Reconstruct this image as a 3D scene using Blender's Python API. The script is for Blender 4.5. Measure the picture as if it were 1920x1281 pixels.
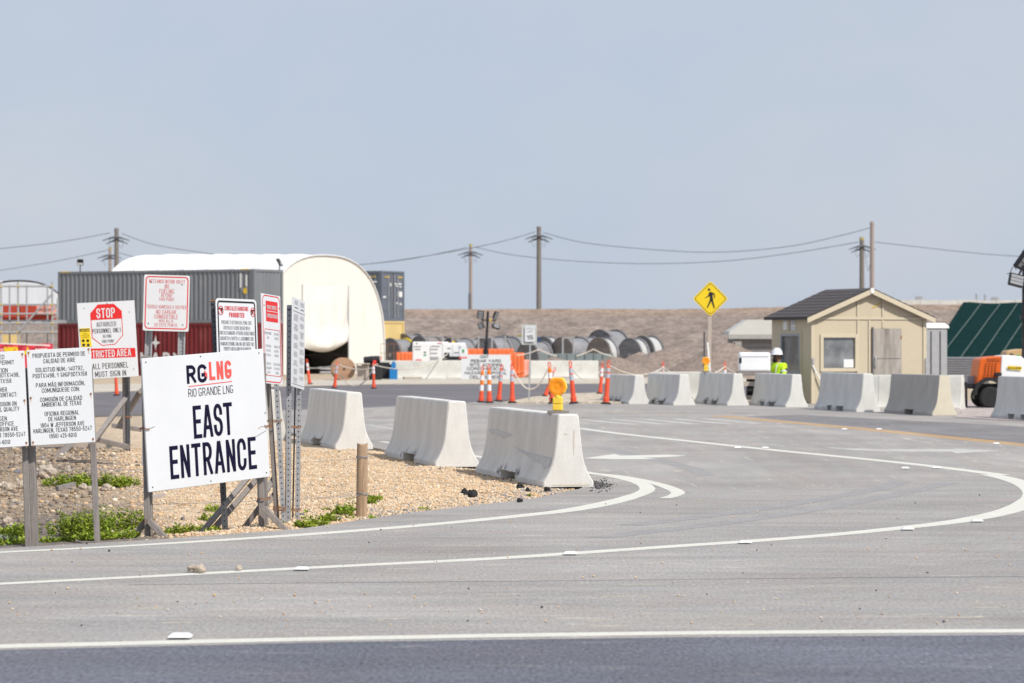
import bpy, bmesh, math, random
import numpy as np
from mathutils import Matrix, Vector, noise as mnoise
random.seed(7); RNG = np.random.default_rng(11)
S = bpy.context.scene
for o in list(bpy.data.objects): bpy.data.objects.remove(o)
R = math.radians
# ------------------------------------------------------------------ camera
FPX, HOR, CAMZ = 5600.0, 640.5, 1.685          # focal length in photo pixels, horizon row, eye height
cam_d = bpy.data.cameras.new('camera'); cam = bpy.data.objects.new('camera', cam_d); S.collection.objects.link(cam)
cam.location = (0, 0, CAMZ); cam.rotation_euler = (R(90), 0, 0)
cam_d.sensor_width = 36; cam_d.lens = FPX/1920*36; cam_d.clip_end = 6000; cam_d.clip_start = 0.5
cam_d.dof.use_dof = True; cam_d.dof.focus_distance = 29.5; cam_d.dof.aperture_fstop = 4.4
S.camera = cam
# ------------------------------------------------------------------ world, sun, exposure
SUN_AZ, SUN_EL = 138.0, 46.0                    # degrees clockwise from +Y (the view direction), above the horizon
W = bpy.data.worlds.new('World'); S.world = W; W.use_nodes = True
nt = W.node_tree; nt.nodes.clear()
def wn(t, **k):
    n = nt.nodes.new(t)
    for a, b in k.items(): setattr(n, a, b)
    return n
out = wn('ShaderNodeOutputWorld'); bg = wn('ShaderNodeBackground'); bg.inputs[1].default_value = 0.10
sky = wn('ShaderNodeTexSky', sky_type='NISHITA'); sky.sun_disc = False
sky.sun_elevation = R(SUN_EL); sky.sun_rotation = R(SUN_AZ); sky.air_density = 1.0; sky.dust_density = 1.2; sky.ozone_density = 2.0
tc = wn('ShaderNodeTexCoord'); mp = wn('ShaderNodeMapping'); mp.inputs['Scale'].default_value = (3.2, 3.2, 5)
nz = wn('ShaderNodeTexNoise'); nz.inputs['Scale'].default_value = 2.3; nz.inputs['Detail'].default_value = 6; nz.inputs['Roughness'].default_value = .55
nt.links.new(tc.outputs['Generated'], mp.inputs[0]); nt.links.new(mp.outputs[0], nz.inputs[0])
rp = wn('ShaderNodeValToRGB')                   # thin high overcast, slightly uneven
rp.color_ramp.elements[0].position = .36; rp.color_ramp.elements[0].color = (5.05, 5.75, 7.0, 1)
rp.color_ramp.elements[1].position = .70; rp.color_ramp.elements[1].color = (5.75, 6.15, 7.0, 1)
nt.links.new(nz.outputs[0], rp.inputs[0])
mx = wn('ShaderNodeMixRGB'); mx.inputs[0].default_value = .88
nt.links.new(sky.outputs[0], mx.inputs[1]); nt.links.new(rp.outputs[0], mx.inputs[2])
nt.links.new(mx.outputs[0], bg.inputs[0]); nt.links.new(bg.outputs[0], out.inputs[0])
sd = bpy.data.lights.new('sun', 'SUN'); sun = bpy.data.objects.new('sun', sd); S.collection.objects.link(sun)
sd.energy = 4.1; sd.angle = R(1.6); sd.color = (1.0, .95, .87)
_sv = Vector((math.sin(R(SUN_AZ))*math.cos(R(SUN_EL)), math.cos(R(SUN_AZ))*math.cos(R(SUN_EL)), math.sin(R(SUN_EL))))
sun.rotation_euler = _sv.to_track_quat('Z', 'Y').to_euler(); sun.location = _sv*300
S.view_settings.view_transform = 'Standard'; S.view_settings.look = 'None'; S.view_settings.exposure = 0.06; S.view_settings.gamma = 1
S.render.engine = 'CYCLES'; S.cycles.use_denoising = True; S.cycles.max_bounces = 6; S.cycles.diffuse_bounces = 3
S.cycles.caustics_reflective = False; S.cycles.caustics_refractive = False
# ------------------------------------------------------------------ helpers
def P(px, py, D): return Vector(((px-960)/FPX*D, D, CAMZ-(py-HOR)/FPX*D))      # a photo pixel at a real distance
def G(px, py, z=0.0):                                                           # a photo pixel on the ground
    D = (CAMZ-z)*FPX/(py-HOR); return Vector(((px-960)/FPX*D, D, z))
ROOT = {}
class MB:
    def __init__(s): s.v = []; s.f = []; s.M = None
    def add(s, vs, fs):
        n = len(s.v)
        if s.M is not None: vs = [s.M @ Vector(v) for v in vs]
        s.v += [tuple(v) for v in vs]; s.f += [tuple(i+n for i in f) for f in fs]; return s
    def box(s, c, d, rz=0, M=None):
        x, y, z = d[0]/2, d[1]/2, d[2]/2
        vs = [Vector((i*x, j*y, k*z)) for i in (-1, 1) for j in (-1, 1) for k in (-1, 1)]
        m = Matrix.Translation(Vector(c)) @ (M if M is not None else Matrix.Rotation(rz, 4, 'Z'))
        return s.add([m @ v for v in vs], [(0,1,3,2),(4,6,7,5),(0,4,5,1),(2,3,7,6),(0,2,6,4),(1,5,7,3)])
    def bar(s, a, b, w, h, up=(0,0,1)):                    # a straight timber from a to b
        a, b = Vector(a), Vector(b); z = (b-a); L = z.length; z.normalize()
        u = Vector(up)
        if abs(u.dot(z)) > .95: u = Vector((0, -1, 0))
        x = u.cross(z).normalized(); y = z.cross(x)
        vs = [a + x*(i*w/2) + y*(j*h/2) + z*(L*k) for k in (0, 1) for i, j in ((-1,-1),(1,-1),(1,1),(-1,1))]
        return s.add(vs, [(3,2,1,0),(4,5,6,7),(0,1,5,4),(1,2,6,5),(2,3,7,6),(3,0,4,7)])
    def cyl(s, a, b, r0, r1=None, n=12, cap=True):
        r1 = r0 if r1 is None else r1
        a, b = Vector(a), Vector(b); z = (b-a).normalized(); u = Vector((1,0,0)) if abs(z.x) < .9 else Vector((0,1,0))
        x = z.cross(u).normalized(); y = z.cross(x)
        vs = [p + (x*math.cos(t) + y*math.sin(t))*r for p, r in ((a, r0), (b, r1)) for t in [2*math.pi*i/n for i in range(n)]]
        fs = [(i, (i+1) % n, n+(i+1) % n, n+i) for i in range(n)]
        if cap: fs += [tuple(range(n-1, -1, -1)), tuple(range(n, 2*n))]
        return s.add(vs, fs)
    def tube(s, pts, r, n=6, cap=True):
        pts = [Vector(p) for p in pts]; vs = []; m = len(pts)
        x = None
        for i, p in enumerate(pts):
            t = (pts[min(i+1, m-1)] - pts[max(i-1, 0)]).normalized()
            if x is None:
                u = Vector((0,0,1)) if abs(t.z) < .9 else Vector((1,0,0)); x = u.cross(t).normalized()
            else: x = (x - t*x.dot(t)).normalized()
            y = t.cross(x); rr = r[i] if isinstance(r, (list, tuple)) else r
            vs += [p + (x*math.cos(2*math.pi*k/n) + y*math.sin(2*math.pi*k/n))*rr for k in range(n)]
        fs = [(i*n+k, i*n+(k+1) % n, (i+1)*n+(k+1) % n, (i+1)*n+k) for i in range(m-1) for k in range(n)]
        if cap: fs += [tuple(range(n-1, -1, -1)), tuple(range((m-1)*n, m*n))]
        return s.add(vs, fs)
    def loft(s, rings, closed=True, cap=True):
        n = len(rings[0]); vs = [v for r in rings for v in r]; fs = []
        for i in range(len(rings)-1):
            for k in range(n if closed else n-1): fs.append((i*n+k, i*n+(k+1) % n, (i+1)*n+(k+1) % n, (i+1)*n+k))
        if cap: fs += [tuple(range(n-1, -1, -1)), tuple(range((len(rings)-1)*n, len(rings)*n))]
        return s.add(vs, fs)
    def lathe(s, prof, n=16, c=(0,0,0), M=None):           # prof: (radius, z)
        m = Matrix.Translation(Vector(c)) @ (M if M is not None else Matrix())
        return s.loft([[m @ Vector((r*math.cos(2*math.pi*k/n), r*math.sin(2*math.pi*k/n), z)) for k in range(n)] for r, z in prof])
    def prism(s, poly, a, b):                              # 2-D outline extruded between two maps (p -> 3-D)
        n = len(poly); vs = [a(p) for p in poly] + [b(p) for p in poly]
        return s.add(vs, [tuple(range(n-1, -1, -1)), tuple(range(n, 2*n))] + [(i, (i+1) % n, n+(i+1) % n, n+i) for i in range(n)])
    def flat(s, pts): return s.add(pts, [tuple(range(len(pts)))])
    def build(s, name, m, parent=None, root=None, bevel=0, smooth=False, seg=1, label=None, fix=True):
        """link as ONE mesh; vertices are in world space when root is given (a thing's Empty), else in the parent's own space"""
        me = bpy.data.meshes.new(name); vs = s.v
        if root is not None:
            inv = ROOT[root.name].inverted(); vs = [tuple(inv @ Vector(v)) for v in vs]
        me.from_pydata(vs, [], s.f); me.update()
        if bevel or fix:
            bm = bmesh.new(); bm.from_mesh(me)
            if bevel:
                bmesh.ops.remove_doubles(bm, verts=bm.verts, dist=1e-5)
                ed = [e for e in bm.edges if len(e.link_faces) == 2 and e.calc_face_angle(0) > .6]
                bmesh.ops.bevel(bm, geom=ed, offset=bevel, segments=seg, profile=.5, affect='EDGES', clamp_overlap=True)
            bmesh.ops.recalc_face_normals(bm, faces=bm.faces); bm.to_mesh(me); bm.free()
        if smooth: me.shade_smooth()
        o = bpy.data.objects.new(name, me); S.collection.objects.link(o)
        if m: me.materials.append(m)
        if parent: o.parent = parent
        if label: o['label'] = label
        return o
def tag(o, label, cat, group=None):
    o['label'] = label; o['category'] = cat
    if group: o['group'] = group
    return o
def thing(name, label, cat, loc=(0,0,0), rz=0, group=None):
    o = bpy.data.objects.new(name, None); S.collection.objects.link(o); o.empty_display_size = .2
    o.location = loc; o.rotation_euler = (0, 0, rz); tag(o, label, cat, group)
    ROOT[o.name] = Matrix.Translation(Vector(loc)) @ Matrix.Rotation(rz, 4, 'Z'); return o
def kind(o, k): o['kind'] = k; return o
def solo(mb, name, m, label, cat, group=None, **k):        # a thing that is one mesh: origin moved to the middle of its base
    xs = [v[0] for v in mb.v]; ys = [v[1] for v in mb.v]; c = Vector(((min(xs)+max(xs))/2, (min(ys)+max(ys))/2, min(v[2] for v in mb.v)))
    mb.v = [tuple(Vector(v)-c) for v in mb.v]; o = mb.build(name, m, **k); o.location = c; return tag(o, label, cat, group)
def copy_tree(o, loc=None, rz=None, label=None):
    r = o.copy(); S.collection.objects.link(r)
    if loc is not None: r.location = loc
    if rz is not None: r.rotation_euler = (0, 0, rz)
    if label: r['label'] = label
    for ch in [c for c in bpy.data.objects if c.parent == o]:
        c = ch.copy(); S.collection.objects.link(c); c.parent = r
        for g in [x for x in bpy.data.objects if x.parent == ch]:
            d = g.copy(); S.collection.objects.link(d); d.parent = c
    return r
def smooth_path(pts, k=6):
    pts = [Vector(p) for p in pts]; o = []
    for i in range(len(pts)-1):
        a, b, c, d = pts[max(i-1,0)], pts[i], pts[i+1], pts[min(i+2,len(pts)-1)]
        for j in range(k):
            t = j/k; o.append(.5*((2*b) + (c-a)*t + (2*a-5*b+4*c-d)*t*t + (3*b-a-3*c+d)*t**3))
    return o + [pts[-1]]
# ------------------------------------------------------------------ materials
def mat(name, col, rough=.8, amt=.12, scale=6, stretch=(1,1,1), bump=0., bscale=None, metal=0., fine=0., fscale=80, spec=.35, col2=None, thr=None, dirt=None, attr=None, coat=0):
    """procedural paint/wood/stone: base colour, blotchy variation, optional second colour in noise patches, fine speckle, bump"""
    m = bpy.data.materials.new(name); m.use_nodes = True; t = m.node_tree; L = t.links.new; b = t.nodes['Principled BSDF']
    b.inputs['Roughness'].default_value = rough; b.inputs['Metallic'].default_value = metal; b.inputs['Specular IOR Level'].default_value = spec
    if coat: b.inputs['Coat Weight'].default_value = coat
    N = t.nodes.new
    tc = N('ShaderNodeTexCoord'); mp = N('ShaderNodeMapping'); mp.inputs['Scale'].default_value = stretch; L(tc.outputs['Object'], mp.inputs[0])
    n1 = N('ShaderNodeTexNoise'); n1.inputs['Scale'].default_value = scale; n1.inputs['Detail'].default_value = 5; n1.inputs['Roughness'].default_value = .6; L(mp.outputs[0], n1.inputs[0])
    mr = N('ShaderNodeMapRange'); mr.inputs[1].default_value = .25; mr.inputs[2].default_value = .75; mr.inputs[3].default_value = 1-amt; mr.inputs[4].default_value = 1+amt; L(n1.outputs[0], mr.inputs[0])
    fac = mr.outputs[0]
    if fine:
        n2 = N('ShaderNodeTexNoise'); n2.inputs['Scale'].default_value = fscale; n2.inputs['Detail'].default_value = 3; L(mp.outputs[0], n2.inputs[0])
        m2 = N('ShaderNodeMapRange'); m2.inputs[1].default_value = .3; m2.inputs[2].default_value = .7; m2.inputs[3].default_value = 1-fine; m2.inputs[4].default_value = 1+fine; L(n2.outputs[0], m2.inputs[0])
        mu = N('ShaderNodeMath'); mu.operation = 'MULTIPLY'; L(fac, mu.inputs[0]); L(m2.outputs[0], mu.inputs[1]); fac = mu.outputs[0]
    if attr:
        a = N('ShaderNodeAttribute'); a.attribute_name = attr; src = a.outputs['Color']
    else:
        c = N('ShaderNodeRGB'); c.outputs[0].default_value = (*col, 1); src = c.outputs[0]
    if col2:
        n3 = N('ShaderNodeTexNoise'); n3.inputs['Scale'].default_value = dirt or scale*.35; n3.inputs['Detail'].default_value = 7; n3.inputs['Roughness'].default_value = .65
        L(mp.outputs[0], n3.inputs[0]); r3 = N('ShaderNodeMapRange'); r3.inputs[1].default_value = (thr or .55); r3.inputs[2].default_value = (thr or .55)+.14; r3.inputs[3].default_value = 0; r3.inputs[4].default_value = 1; L(n3.outputs[0], r3.inputs[0])
        mix = N('ShaderNodeMixRGB'); L(r3.outputs[0], mix.inputs[0]); L(src, mix.inputs[1]); mix.inputs[2].default_value = (*col2, 1); src = mix.outputs[0]
    v = N('ShaderNodeVectorMath'); v.operation = 'SCALE'; L(src, v.inputs[0]); L(fac, v.inputs['Scale']); L(v.outputs[0], b.inputs['Base Color'])
    if bump:
        nb = N('ShaderNodeTexNoise'); nb.inputs['Scale'].default_value = bscale or scale*4; nb.inputs['Detail'].default_value = 6; L(mp.outputs[0], nb.inputs[0])
        bp = N('ShaderNodeBump'); bp.inputs['Strength'].default_value = bump; bp.inputs['Distance'].default_value = .02; L(nb.outputs[0], bp.inputs['Height']); L(bp.outputs[0], b.inputs['Normal'])
    return m
M = {}
M['white'] = mat('white_board', (.655,.67,.695), .5, .03, 3, fine=.02, col2=(.60,.595,.58), thr=.62)
M['white_poly'] = mat('white_plastic', (.80,.81,.82), .4, .04, 2)
M['plate'] = mat('white_sheet_metal', (.66,.675,.70), .4, .04, 3)
M['navy'] = mat('navy_vinyl', (.009,.008,.030), .7, .1, spec=.1)
M['coral'] = mat('coral_vinyl', (.72,.10,.085), .5, .06)
M['black'] = mat('black_ink', (.018,.018,.02), .6, .1)
M['greyink'] = mat('faded_grey_ink', (.28,.28,.30), .7, .2)
M['redink'] = mat('red_ink', (.62,.045,.06), .5, .1)
M['redfade'] = mat('faded_red_ink', (.60,.17,.18), .5, .2, 30)
M['signred'] = mat('red_sign_film', (.66,.022,.022), .45, .05)
M['yellowsign'] = mat('yellow_sign_film', (.80,.58,.02), .45, .05)
M['wood'] = mat('weathered_timber', (.255,.228,.215), .9, .22, 5, (6,6,.8), .35, 30, fine=.15, col2=(.16,.14,.13), thr=.60)
M['woodlight'] = mat('pale_timber', (.46,.40,.35), .9, .2, 5, (6,6,.8), .3, 30, fine=.12, col2=(.30,.26,.23), thr=.6)
M['postwood'] = mat('round_post_timber', (.42,.29,.19), .9, .25, 4, (8,8,.7), .5, 25, fine=.15, col2=(.22,.14,.085), thr=.56)
M['galv'] = mat('galvanised_steel', (.42,.425,.44), .5, .15, 9, fine=.1, metal=.35, col2=(.30,.16,.09), thr=.70)
M['galvdark'] = mat('dark_steel_post', (.10,.105,.115), .55, .2, 9, metal=.3, col2=(.20,.09,.04), thr=.68)
M['rust'] = mat('rusty_steel', (.30,.14,.06), .85, .3, 14, fine=.2, col2=(.12,.05,.03))
M['hole'] = mat('punched_hole', (.012,.012,.014), .9, .1)
M['concrete'] = mat('precast_concrete', (.635,.625,.60), .85, .13, 2.2, (2.0,2.0,.55), .07, 60, fine=.07, fscale=45, col2=(.50,.485,.46), thr=.55, dirt=1.1)
M['concretetan'] = mat('tan_concrete', (.42,.40,.37), .85, .10, 3, (1,1,.6), .25, 60, fine=.07, fscale=45, col2=(.35,.33,.31), thr=.57)
M['concretepale'] = mat('pale_concrete', (.60,.59,.55), .85, .10, 3, fine=.05, col2=(.5,.48,.44), thr=.58)
M['grime'] = mat('tyre_grime', (.27,.26,.24), .9, .35, 9, fine=.2)
M['orange'] = mat('safety_orange', (.78,.10,.045), .5, .08, 4, col2=(.55,.075,.04), thr=.62)
M['brightorange'] = mat('bright_orange', (.86,.20,.02), .5, .08, 4)
M['tubewhite'] = mat('reflective_white_band', (.78,.79,.82), .4, .06, 4)
M['tubegrey'] = mat('reflective_grey_band', (.46,.49,.54), .35, .1, 4)
M['rubber'] = mat('black_rubber', (.022,.022,.024), .8, .25, 8)
M['lampyellow'] = mat('yellow_housing', (.86,.60,.07), .4, .05, 4)
M['blackmetal'] = mat('black_paint', (.02,.02,.024), .45, .15)
M['greymetal'] = mat('grey_paint', (.34,.35,.37), .5, .1, 4)
M['lens'] = mat('lamp_glass', (.30,.31,.33), .25, .1, 20)
M['cont_grey'] = mat('grey_container_paint', (.185,.20,.22), .55, .12, 1.2, (1,1,.25), fine=.05, col2=(.26,.26,.26), thr=.64)
M['cont_bluegrey'] = mat('blue_grey_container_paint', (.135,.155,.19), .55, .12, 1.2, (1,1,.25), col2=(.2,.2,.21), thr=.64)
M['cont_red'] = mat('dark_red_container_paint', (.155,.016,.02), .55, .2, 1.2, (1,1,.25), col2=(.22,.06,.05), thr=.62)
M['cont_yellow'] = mat('tan_container_paint', (.66,.50,.22), .55, .1, 1.2, (1,1,.25), col2=(.48,.32,.15), thr=.66)
M['paintwhite'] = mat('white_paint', (.75,.75,.74), .6, .06, 8)
M['paintyellow'] = mat('yellow_paint', (.72,.48,.03), .6, .1, 8)
M['tent'] = mat('white_tent_fabric', (.80,.80,.80), .6, .03, .8, fine=.01)
M['tentfront'] = mat('cream_tent_fabric', (.735,.72,.675), .65, .05, .9, (1,1,.5), col2=(.70,.66,.57), thr=.64, dirt=.5)
M['tentgrey'] = mat('grey_tent_fabric', (.55,.57,.60), .65, .08, .7, (2,2,.3))
M['dark'] = mat('interior_shade', (.02,.013,.012), .9, .3)  # near-black paint for the shade inside the two tents
M['spoolwood'] = mat('spool_plywood', (.36,.22,.14), .85, .2, 1.2, (1,1,5), col2=(.24,.13,.08), thr=.55)
M['drumgrey'] = mat('grey_drum_wrap', (.24,.24,.255), .75, .25, 1.2, (1,1,3), col2=(.14,.14,.15), thr=.5, dirt=.9)
M['drumbrown'] = mat('brown_drum_wrap', (.215,.195,.185), .75, .3, 1.5, (1,1,3), col2=(.15,.135,.13), thr=.5)
M['drumdark'] = mat('dark_drum_rim', (.15,.15,.162), .7, .2, 3)
M['drumyellow'] = mat('yellow_drum_rim', (.78,.55,.02), .55, .08, 3)
M['drumwhite'] = mat('white_cable_wrap', (.46,.46,.46), .5, .1, 3)
M['barrierorange'] = mat('orange_plastic_barrier', (.74,.16,.05), .5, .1, 2, col2=(.5,.10,.04), thr=.6)
M['pinkorange'] = mat('faded_orange_plastic', (.80,.36,.28), .5, .06, 3)
M['barnred'] = mat('red_mesh_screen', (.42,.055,.03), .8, .2, 2)
M['banner'] = mat('red_banner', (.66,.05,.085), .6, .08, 2)
M['blue'] = mat('blue_plastic', (.02,.19,.48), .45, .1)
M['siding'] = mat('tan_siding', (.525,.455,.335), .75, .05, 1.5, (1,1,.4), .1, 40, fine=.04, fscale=30)
M['trim'] = mat('tan_trim', (.56,.49,.365), .7, .05, 3)
M['shingle'] = mat('grey_shingles', (.085,.077,.079), .9, .28, 3, (1.2,9,9), .5, 14, fine=.15, fscale=20)
M['ply'] = mat('weathered_plywood', (.34,.31,.28), .85, .3, 1.6, (5,5,1), .2, 20, fine=.1, col2=(.21,.18,.16), thr=.52)
M['berm'] = None
M['tarp'] = mat('green_tarp', (.004,.024,.024), .9, .2, 1.2, fine=.15, fscale=6, spec=.05)
M['tarpseam'] = mat('tarp_seam', (.085,.12,.11), .8, .3, 3)
M['genorange'] = mat('orange_generator_shell', (.66,.12,.012), .4, .06, 2)
M['tanmachine'] = mat('tan_machine_paint', (.50,.34,.18), .5, .08, 2)
M['steelbar'] = mat('grey_rebar', (.20,.20,.22), .7, .25, 6, (1,1,6))
M['lime'] = mat('lime_safety_fabric', (.52,.80,.02), .8, .08, 14)
M['reflect'] = mat('reflective_tape', (.62,.63,.62), .35, .1)
M['skin'] = mat('skin', (.22,.105,.065), .6, .08, 10)
M['hair'] = mat('black_hair', (.012,.010,.009), .8, .3, 60)
M['hat'] = mat('white_hard_hat', (.78,.80,.84), .3, .03)
M['jeans'] = mat('dark_trousers', (.035,.04,.06), .85, .15, 20)
M['pole'] = mat('utility_pole_timber', (.20,.18,.165), .9, .2, 2, (8,8,.5), fine=.1)
M['polelight'] = mat('new_utility_pole_timber', (.34,.275,.245), .9, .15, 2, (8,8,.5), fine=.1)
M['dullyellow'] = mat('dull_yellow_band', (.42,.36,.14), .8, .15, 4)
M['wire'] = mat('overhead_wire', (.12,.13,.15), .7, .1)
M['rope'] = mat('pale_rope', (.66,.60,.52), .9, .15, 20)
M['paint'] = mat('road_paint_white', (.63,.62,.56), .75, .08, 5, fine=.10, fscale=40, col2=(.40,.39,.37), thr=.69, dirt=3)
M['paintfade'] = mat('worn_road_paint', (.50,.49,.46), .8, .12, 4, fine=.15, fscale=30, col2=(.33,.325,.33), thr=.50, dirt=2)
M['yellowline'] = mat('road_paint_yellow', (.62,.33,.07), .75, .15, 5, fine=.12, fscale=40, col2=(.40,.33,.24), thr=.62, dirt=3)
M['yellowfade'] = mat('worn_yellow_paint', (.50,.37,.22), .8, .12, 4, fine=.12, fscale=30, col2=(.33,.32,.31), thr=.55)
M['crack'] = mat('asphalt_joint', (.08,.078,.078), .9, .3, 6)
M['chunk'] = mat('asphalt_lump', (.028,.028,.03), .9, .4, 18, bump=.5)
M['rock'] = mat('pale_rock', (.44,.37,.30), .9, .2, 8, bump=.4)
M['leaf'] = mat('weed_leaf', (.115,.20,.025), .7, .3, 6, attr='Col', spec=.2)
M['sheet'] = mat('grey_canopy_sheet', (.56,.56,.54), .6, .06, 1, (1,1,4))
M['canwall'] = mat('grey_mesh_wall', (.21,.205,.215), .85, .15, 3, col2=(.25,.24,.25))
def add_glass(name, col, rough=.05):
    m = bpy.data.materials.new(name); m.use_nodes = True; b = m.node_tree.nodes['Principled BSDF']
    b.inputs['Base Color'].default_value = (*col, 1); b.inputs['Roughness'].default_value = rough; b.inputs['Specular IOR Level'].default_value = .9; return m
def clear_glass(name):
    m = bpy.data.materials.new(name); m.use_nodes = True; t = m.node_tree; t.nodes.clear(); L = t.links.new
    o = t.nodes.new('ShaderNodeOutputMaterial'); mx = t.nodes.new('ShaderNodeMixShader'); tr = t.nodes.new('ShaderNodeBsdfTransparent'); gl = t.nodes.new('ShaderNodeBsdfGlossy'); fr = t.nodes.new('ShaderNodeFresnel')
    fr.inputs[0].default_value = 2.4; gl.inputs['Roughness'].default_value = .03; tr.inputs[0].default_value = (.80,.83,.83,1)
    df = t.nodes.new('ShaderNodeBsdfDiffuse'); df.inputs[0].default_value = (.42,.44,.46,1); m2 = t.nodes.new('ShaderNodeMixShader'); nn = t.nodes.new('ShaderNodeTexNoise'); nn.inputs['Scale'].default_value = 2.2; nn.inputs['Detail'].default_value = 6; r_ = t.nodes.new('ShaderNodeMapRange'); r_.inputs[1].default_value = .3; r_.inputs[2].default_value = .7; r_.inputs[3].default_value = .15; r_.inputs[4].default_value = .55
    tcn = t.nodes.new('ShaderNodeTexCoord'); L(tcn.outputs['Object'], nn.inputs[0]); L(nn.outputs[0], r_.inputs[0])          # uneven pale film painted over the pane in place of bright reflections
    L(fr.outputs[0], mx.inputs[0]); L(tr.outputs[0], mx.inputs[1]); L(gl.outputs[0], mx.inputs[2]); L(r_.outputs[0], m2.inputs[0]); L(mx.outputs[0], m2.inputs[1]); L(df.outputs[0], m2.inputs[2]); L(m2.outputs[0], o.inputs[0]); return m
M['glass'] = clear_glass('window_glass')
def amber(name):
    m = bpy.data.materials.new(name); m.use_nodes = True; b = m.node_tree.nodes['Principled BSDF']
    b.inputs['Base Color'].default_value = (.98,.33,.004,1); b.inputs['Roughness'].default_value = .18; b.inputs['Subsurface Weight'].default_value = .25
    b.inputs['Subsurface Radius'].default_value = (.05,.02,.005); b.inputs['Coat Weight'].default_value = .5; return m
M['amber'] = amber('amber_lens')
# asphalt: pale dusty aggregate with tyre streaks running along the lane
def asphalt(name, col, dust, stretch, dthr, ang=0, streak=.5, agg=.20, patch=.14):
    m = bpy.data.materials.new(name); m.use_nodes = True; t = m.node_tree; L = t.links.new; N = t.nodes.new; b = t.nodes['Principled BSDF']
    b.inputs['Roughness'].default_value = .85; b.inputs['Specular IOR Level'].default_value = .25
    tc = N('ShaderNodeTexCoord'); mp = N('ShaderNodeMapping'); mp.inputs['Scale'].default_value = stretch; mp.inputs['Rotation'].default_value = (0,0,ang); L(tc.outputs['Object'], mp.inputs[0])
    def noise(src, sc, det, lo, hi, a, c, rough=.6, dist=0):
        n = N('ShaderNodeTexNoise'); n.inputs['Scale'].default_value = sc; n.inputs['Detail'].default_value = det; n.inputs['Roughness'].default_value = rough; n.inputs['Distortion'].default_value = dist; L(src, n.inputs[0])
        r = N('ShaderNodeMapRange'); r.inputs[1].default_value = lo; r.inputs[2].default_value = hi; r.inputs[3].default_value = a; r.inputs[4].default_value = c; L(n.outputs[0], r.inputs[0]); return r.outputs[0]
    def mul(a, c):
        n = N('ShaderNodeMath'); n.operation = 'MULTIPLY'; L(a, n.inputs[0]); L(c, n.inputs[1]); return n.outputs[0]
    def mapped(sc, rot=0):
        m_ = N('ShaderNodeMapping'); m_.inputs['Scale'].default_value = sc; m_.inputs['Rotation'].default_value = (0,0,rot); L(tc.outputs['Object'], m_.inputs[0]); return m_.outputs[0]
    O = tc.outputs['Object']; sp = mapped((1,.2,1))
    big = noise(O, .35, 4, .3, .7, 1-patch, 1+patch)
    st = noise(mp.outputs[0], 1.0, 6, .3, .7, 1-streak*.5, 1+streak*.5, .62, .6)
    ag = noise(sp, 46, 3, .3, .7, 1-agg, 1+agg)
    ag2 = noise(sp, 24, 2, .66, .74, 1, 1+agg*1.7)
    ag3 = noise(sp, 21, 2, .24, .33, 1-agg*1.5, 1)
    f = mul(mul(mul(mul(big, st), ag), ag2), ag3)
    mk = noise(mp.outputs[0], .8, 9, dthr, dthr+.22, 0, .7, .68, .8)
    mix = N('ShaderNodeMixRGB'); L(mk, mix.inputs[0]); mix.inputs[1].default_value = (*col, 1); mix.inputs[2].default_value = (*dust, 1)
    warm = N('ShaderNodeMixRGB'); L(noise(mapped((stretch[0]*2.2, stretch[1]*.7, 1), ang), 1.1, 6, .42, .68, 0, .6, .6, .5), warm.inputs[0]); L(mix.outputs[0], warm.inputs[1]); warm.inputs[2].default_value = (col[0]*1.02, col[1]*.93, col[2]*.88, 1)
    sk = N('ShaderNodeMixRGB'); L(noise(mapped((stretch[0]*4.5, stretch[1]*4.5, 1), ang), 1.0, 5, .60, .72, 0, .62, .6, .5), sk.inputs[0]); L(warm.outputs[0], sk.inputs[1]); sk.inputs[2].default_value = (dust[0]*1.45, dust[1]*1.42, dust[2]*1.32, 1)
    v = N('ShaderNodeVectorMath'); v.operation = 'SCALE'; L(sk.outputs[0], v.inputs[0]); L(f, v.inputs['Scale']); L(v.outputs[0], b.inputs['Base Color'])
    nb = N('ShaderNodeTexNoise'); nb.inputs['Scale'].default_value = 70; nb.inputs['Detail'].default_value = 4; L(tc.outputs['Object'], nb.inputs[0])
    bp = N('ShaderNodeBump'); bp.inputs['Strength'].default_value = .35; bp.inputs['Distance'].default_value = .01; L(nb.outputs[0], bp.inputs['Height']); L(bp.outputs[0], b.inputs['Normal'])
    return m
M['asph'] = asphalt('dusty_grey_asphalt', (.315,.302,.294), (.39,.365,.33), (.30,1.7,1), .50, streak=.22)
M['asph_lane'] = asphalt('entrance_asphalt', (.328,.312,.301), (.39,.368,.335), (1.4,.16,1), .52, ang=R(-13), streak=.22, agg=.15)
M['asph_dark'] = asphalt('dark_highway_asphalt', (.132,.138,.168), (.18,.176,.19), (.25,1.4,1), .56, streak=.22, agg=.34)
M['asph_cross'] = asphalt('cross_road_asphalt', (.155,.148,.160), (.20,.185,.18), (.1,.8,1), .6, streak=.2)
M['asph_mid'] = asphalt('older_asphalt', (.205,.20,.205), (.26,.25,.24), (1.4,.16,1), .55, ang=R(-13), streak=.2)
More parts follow.
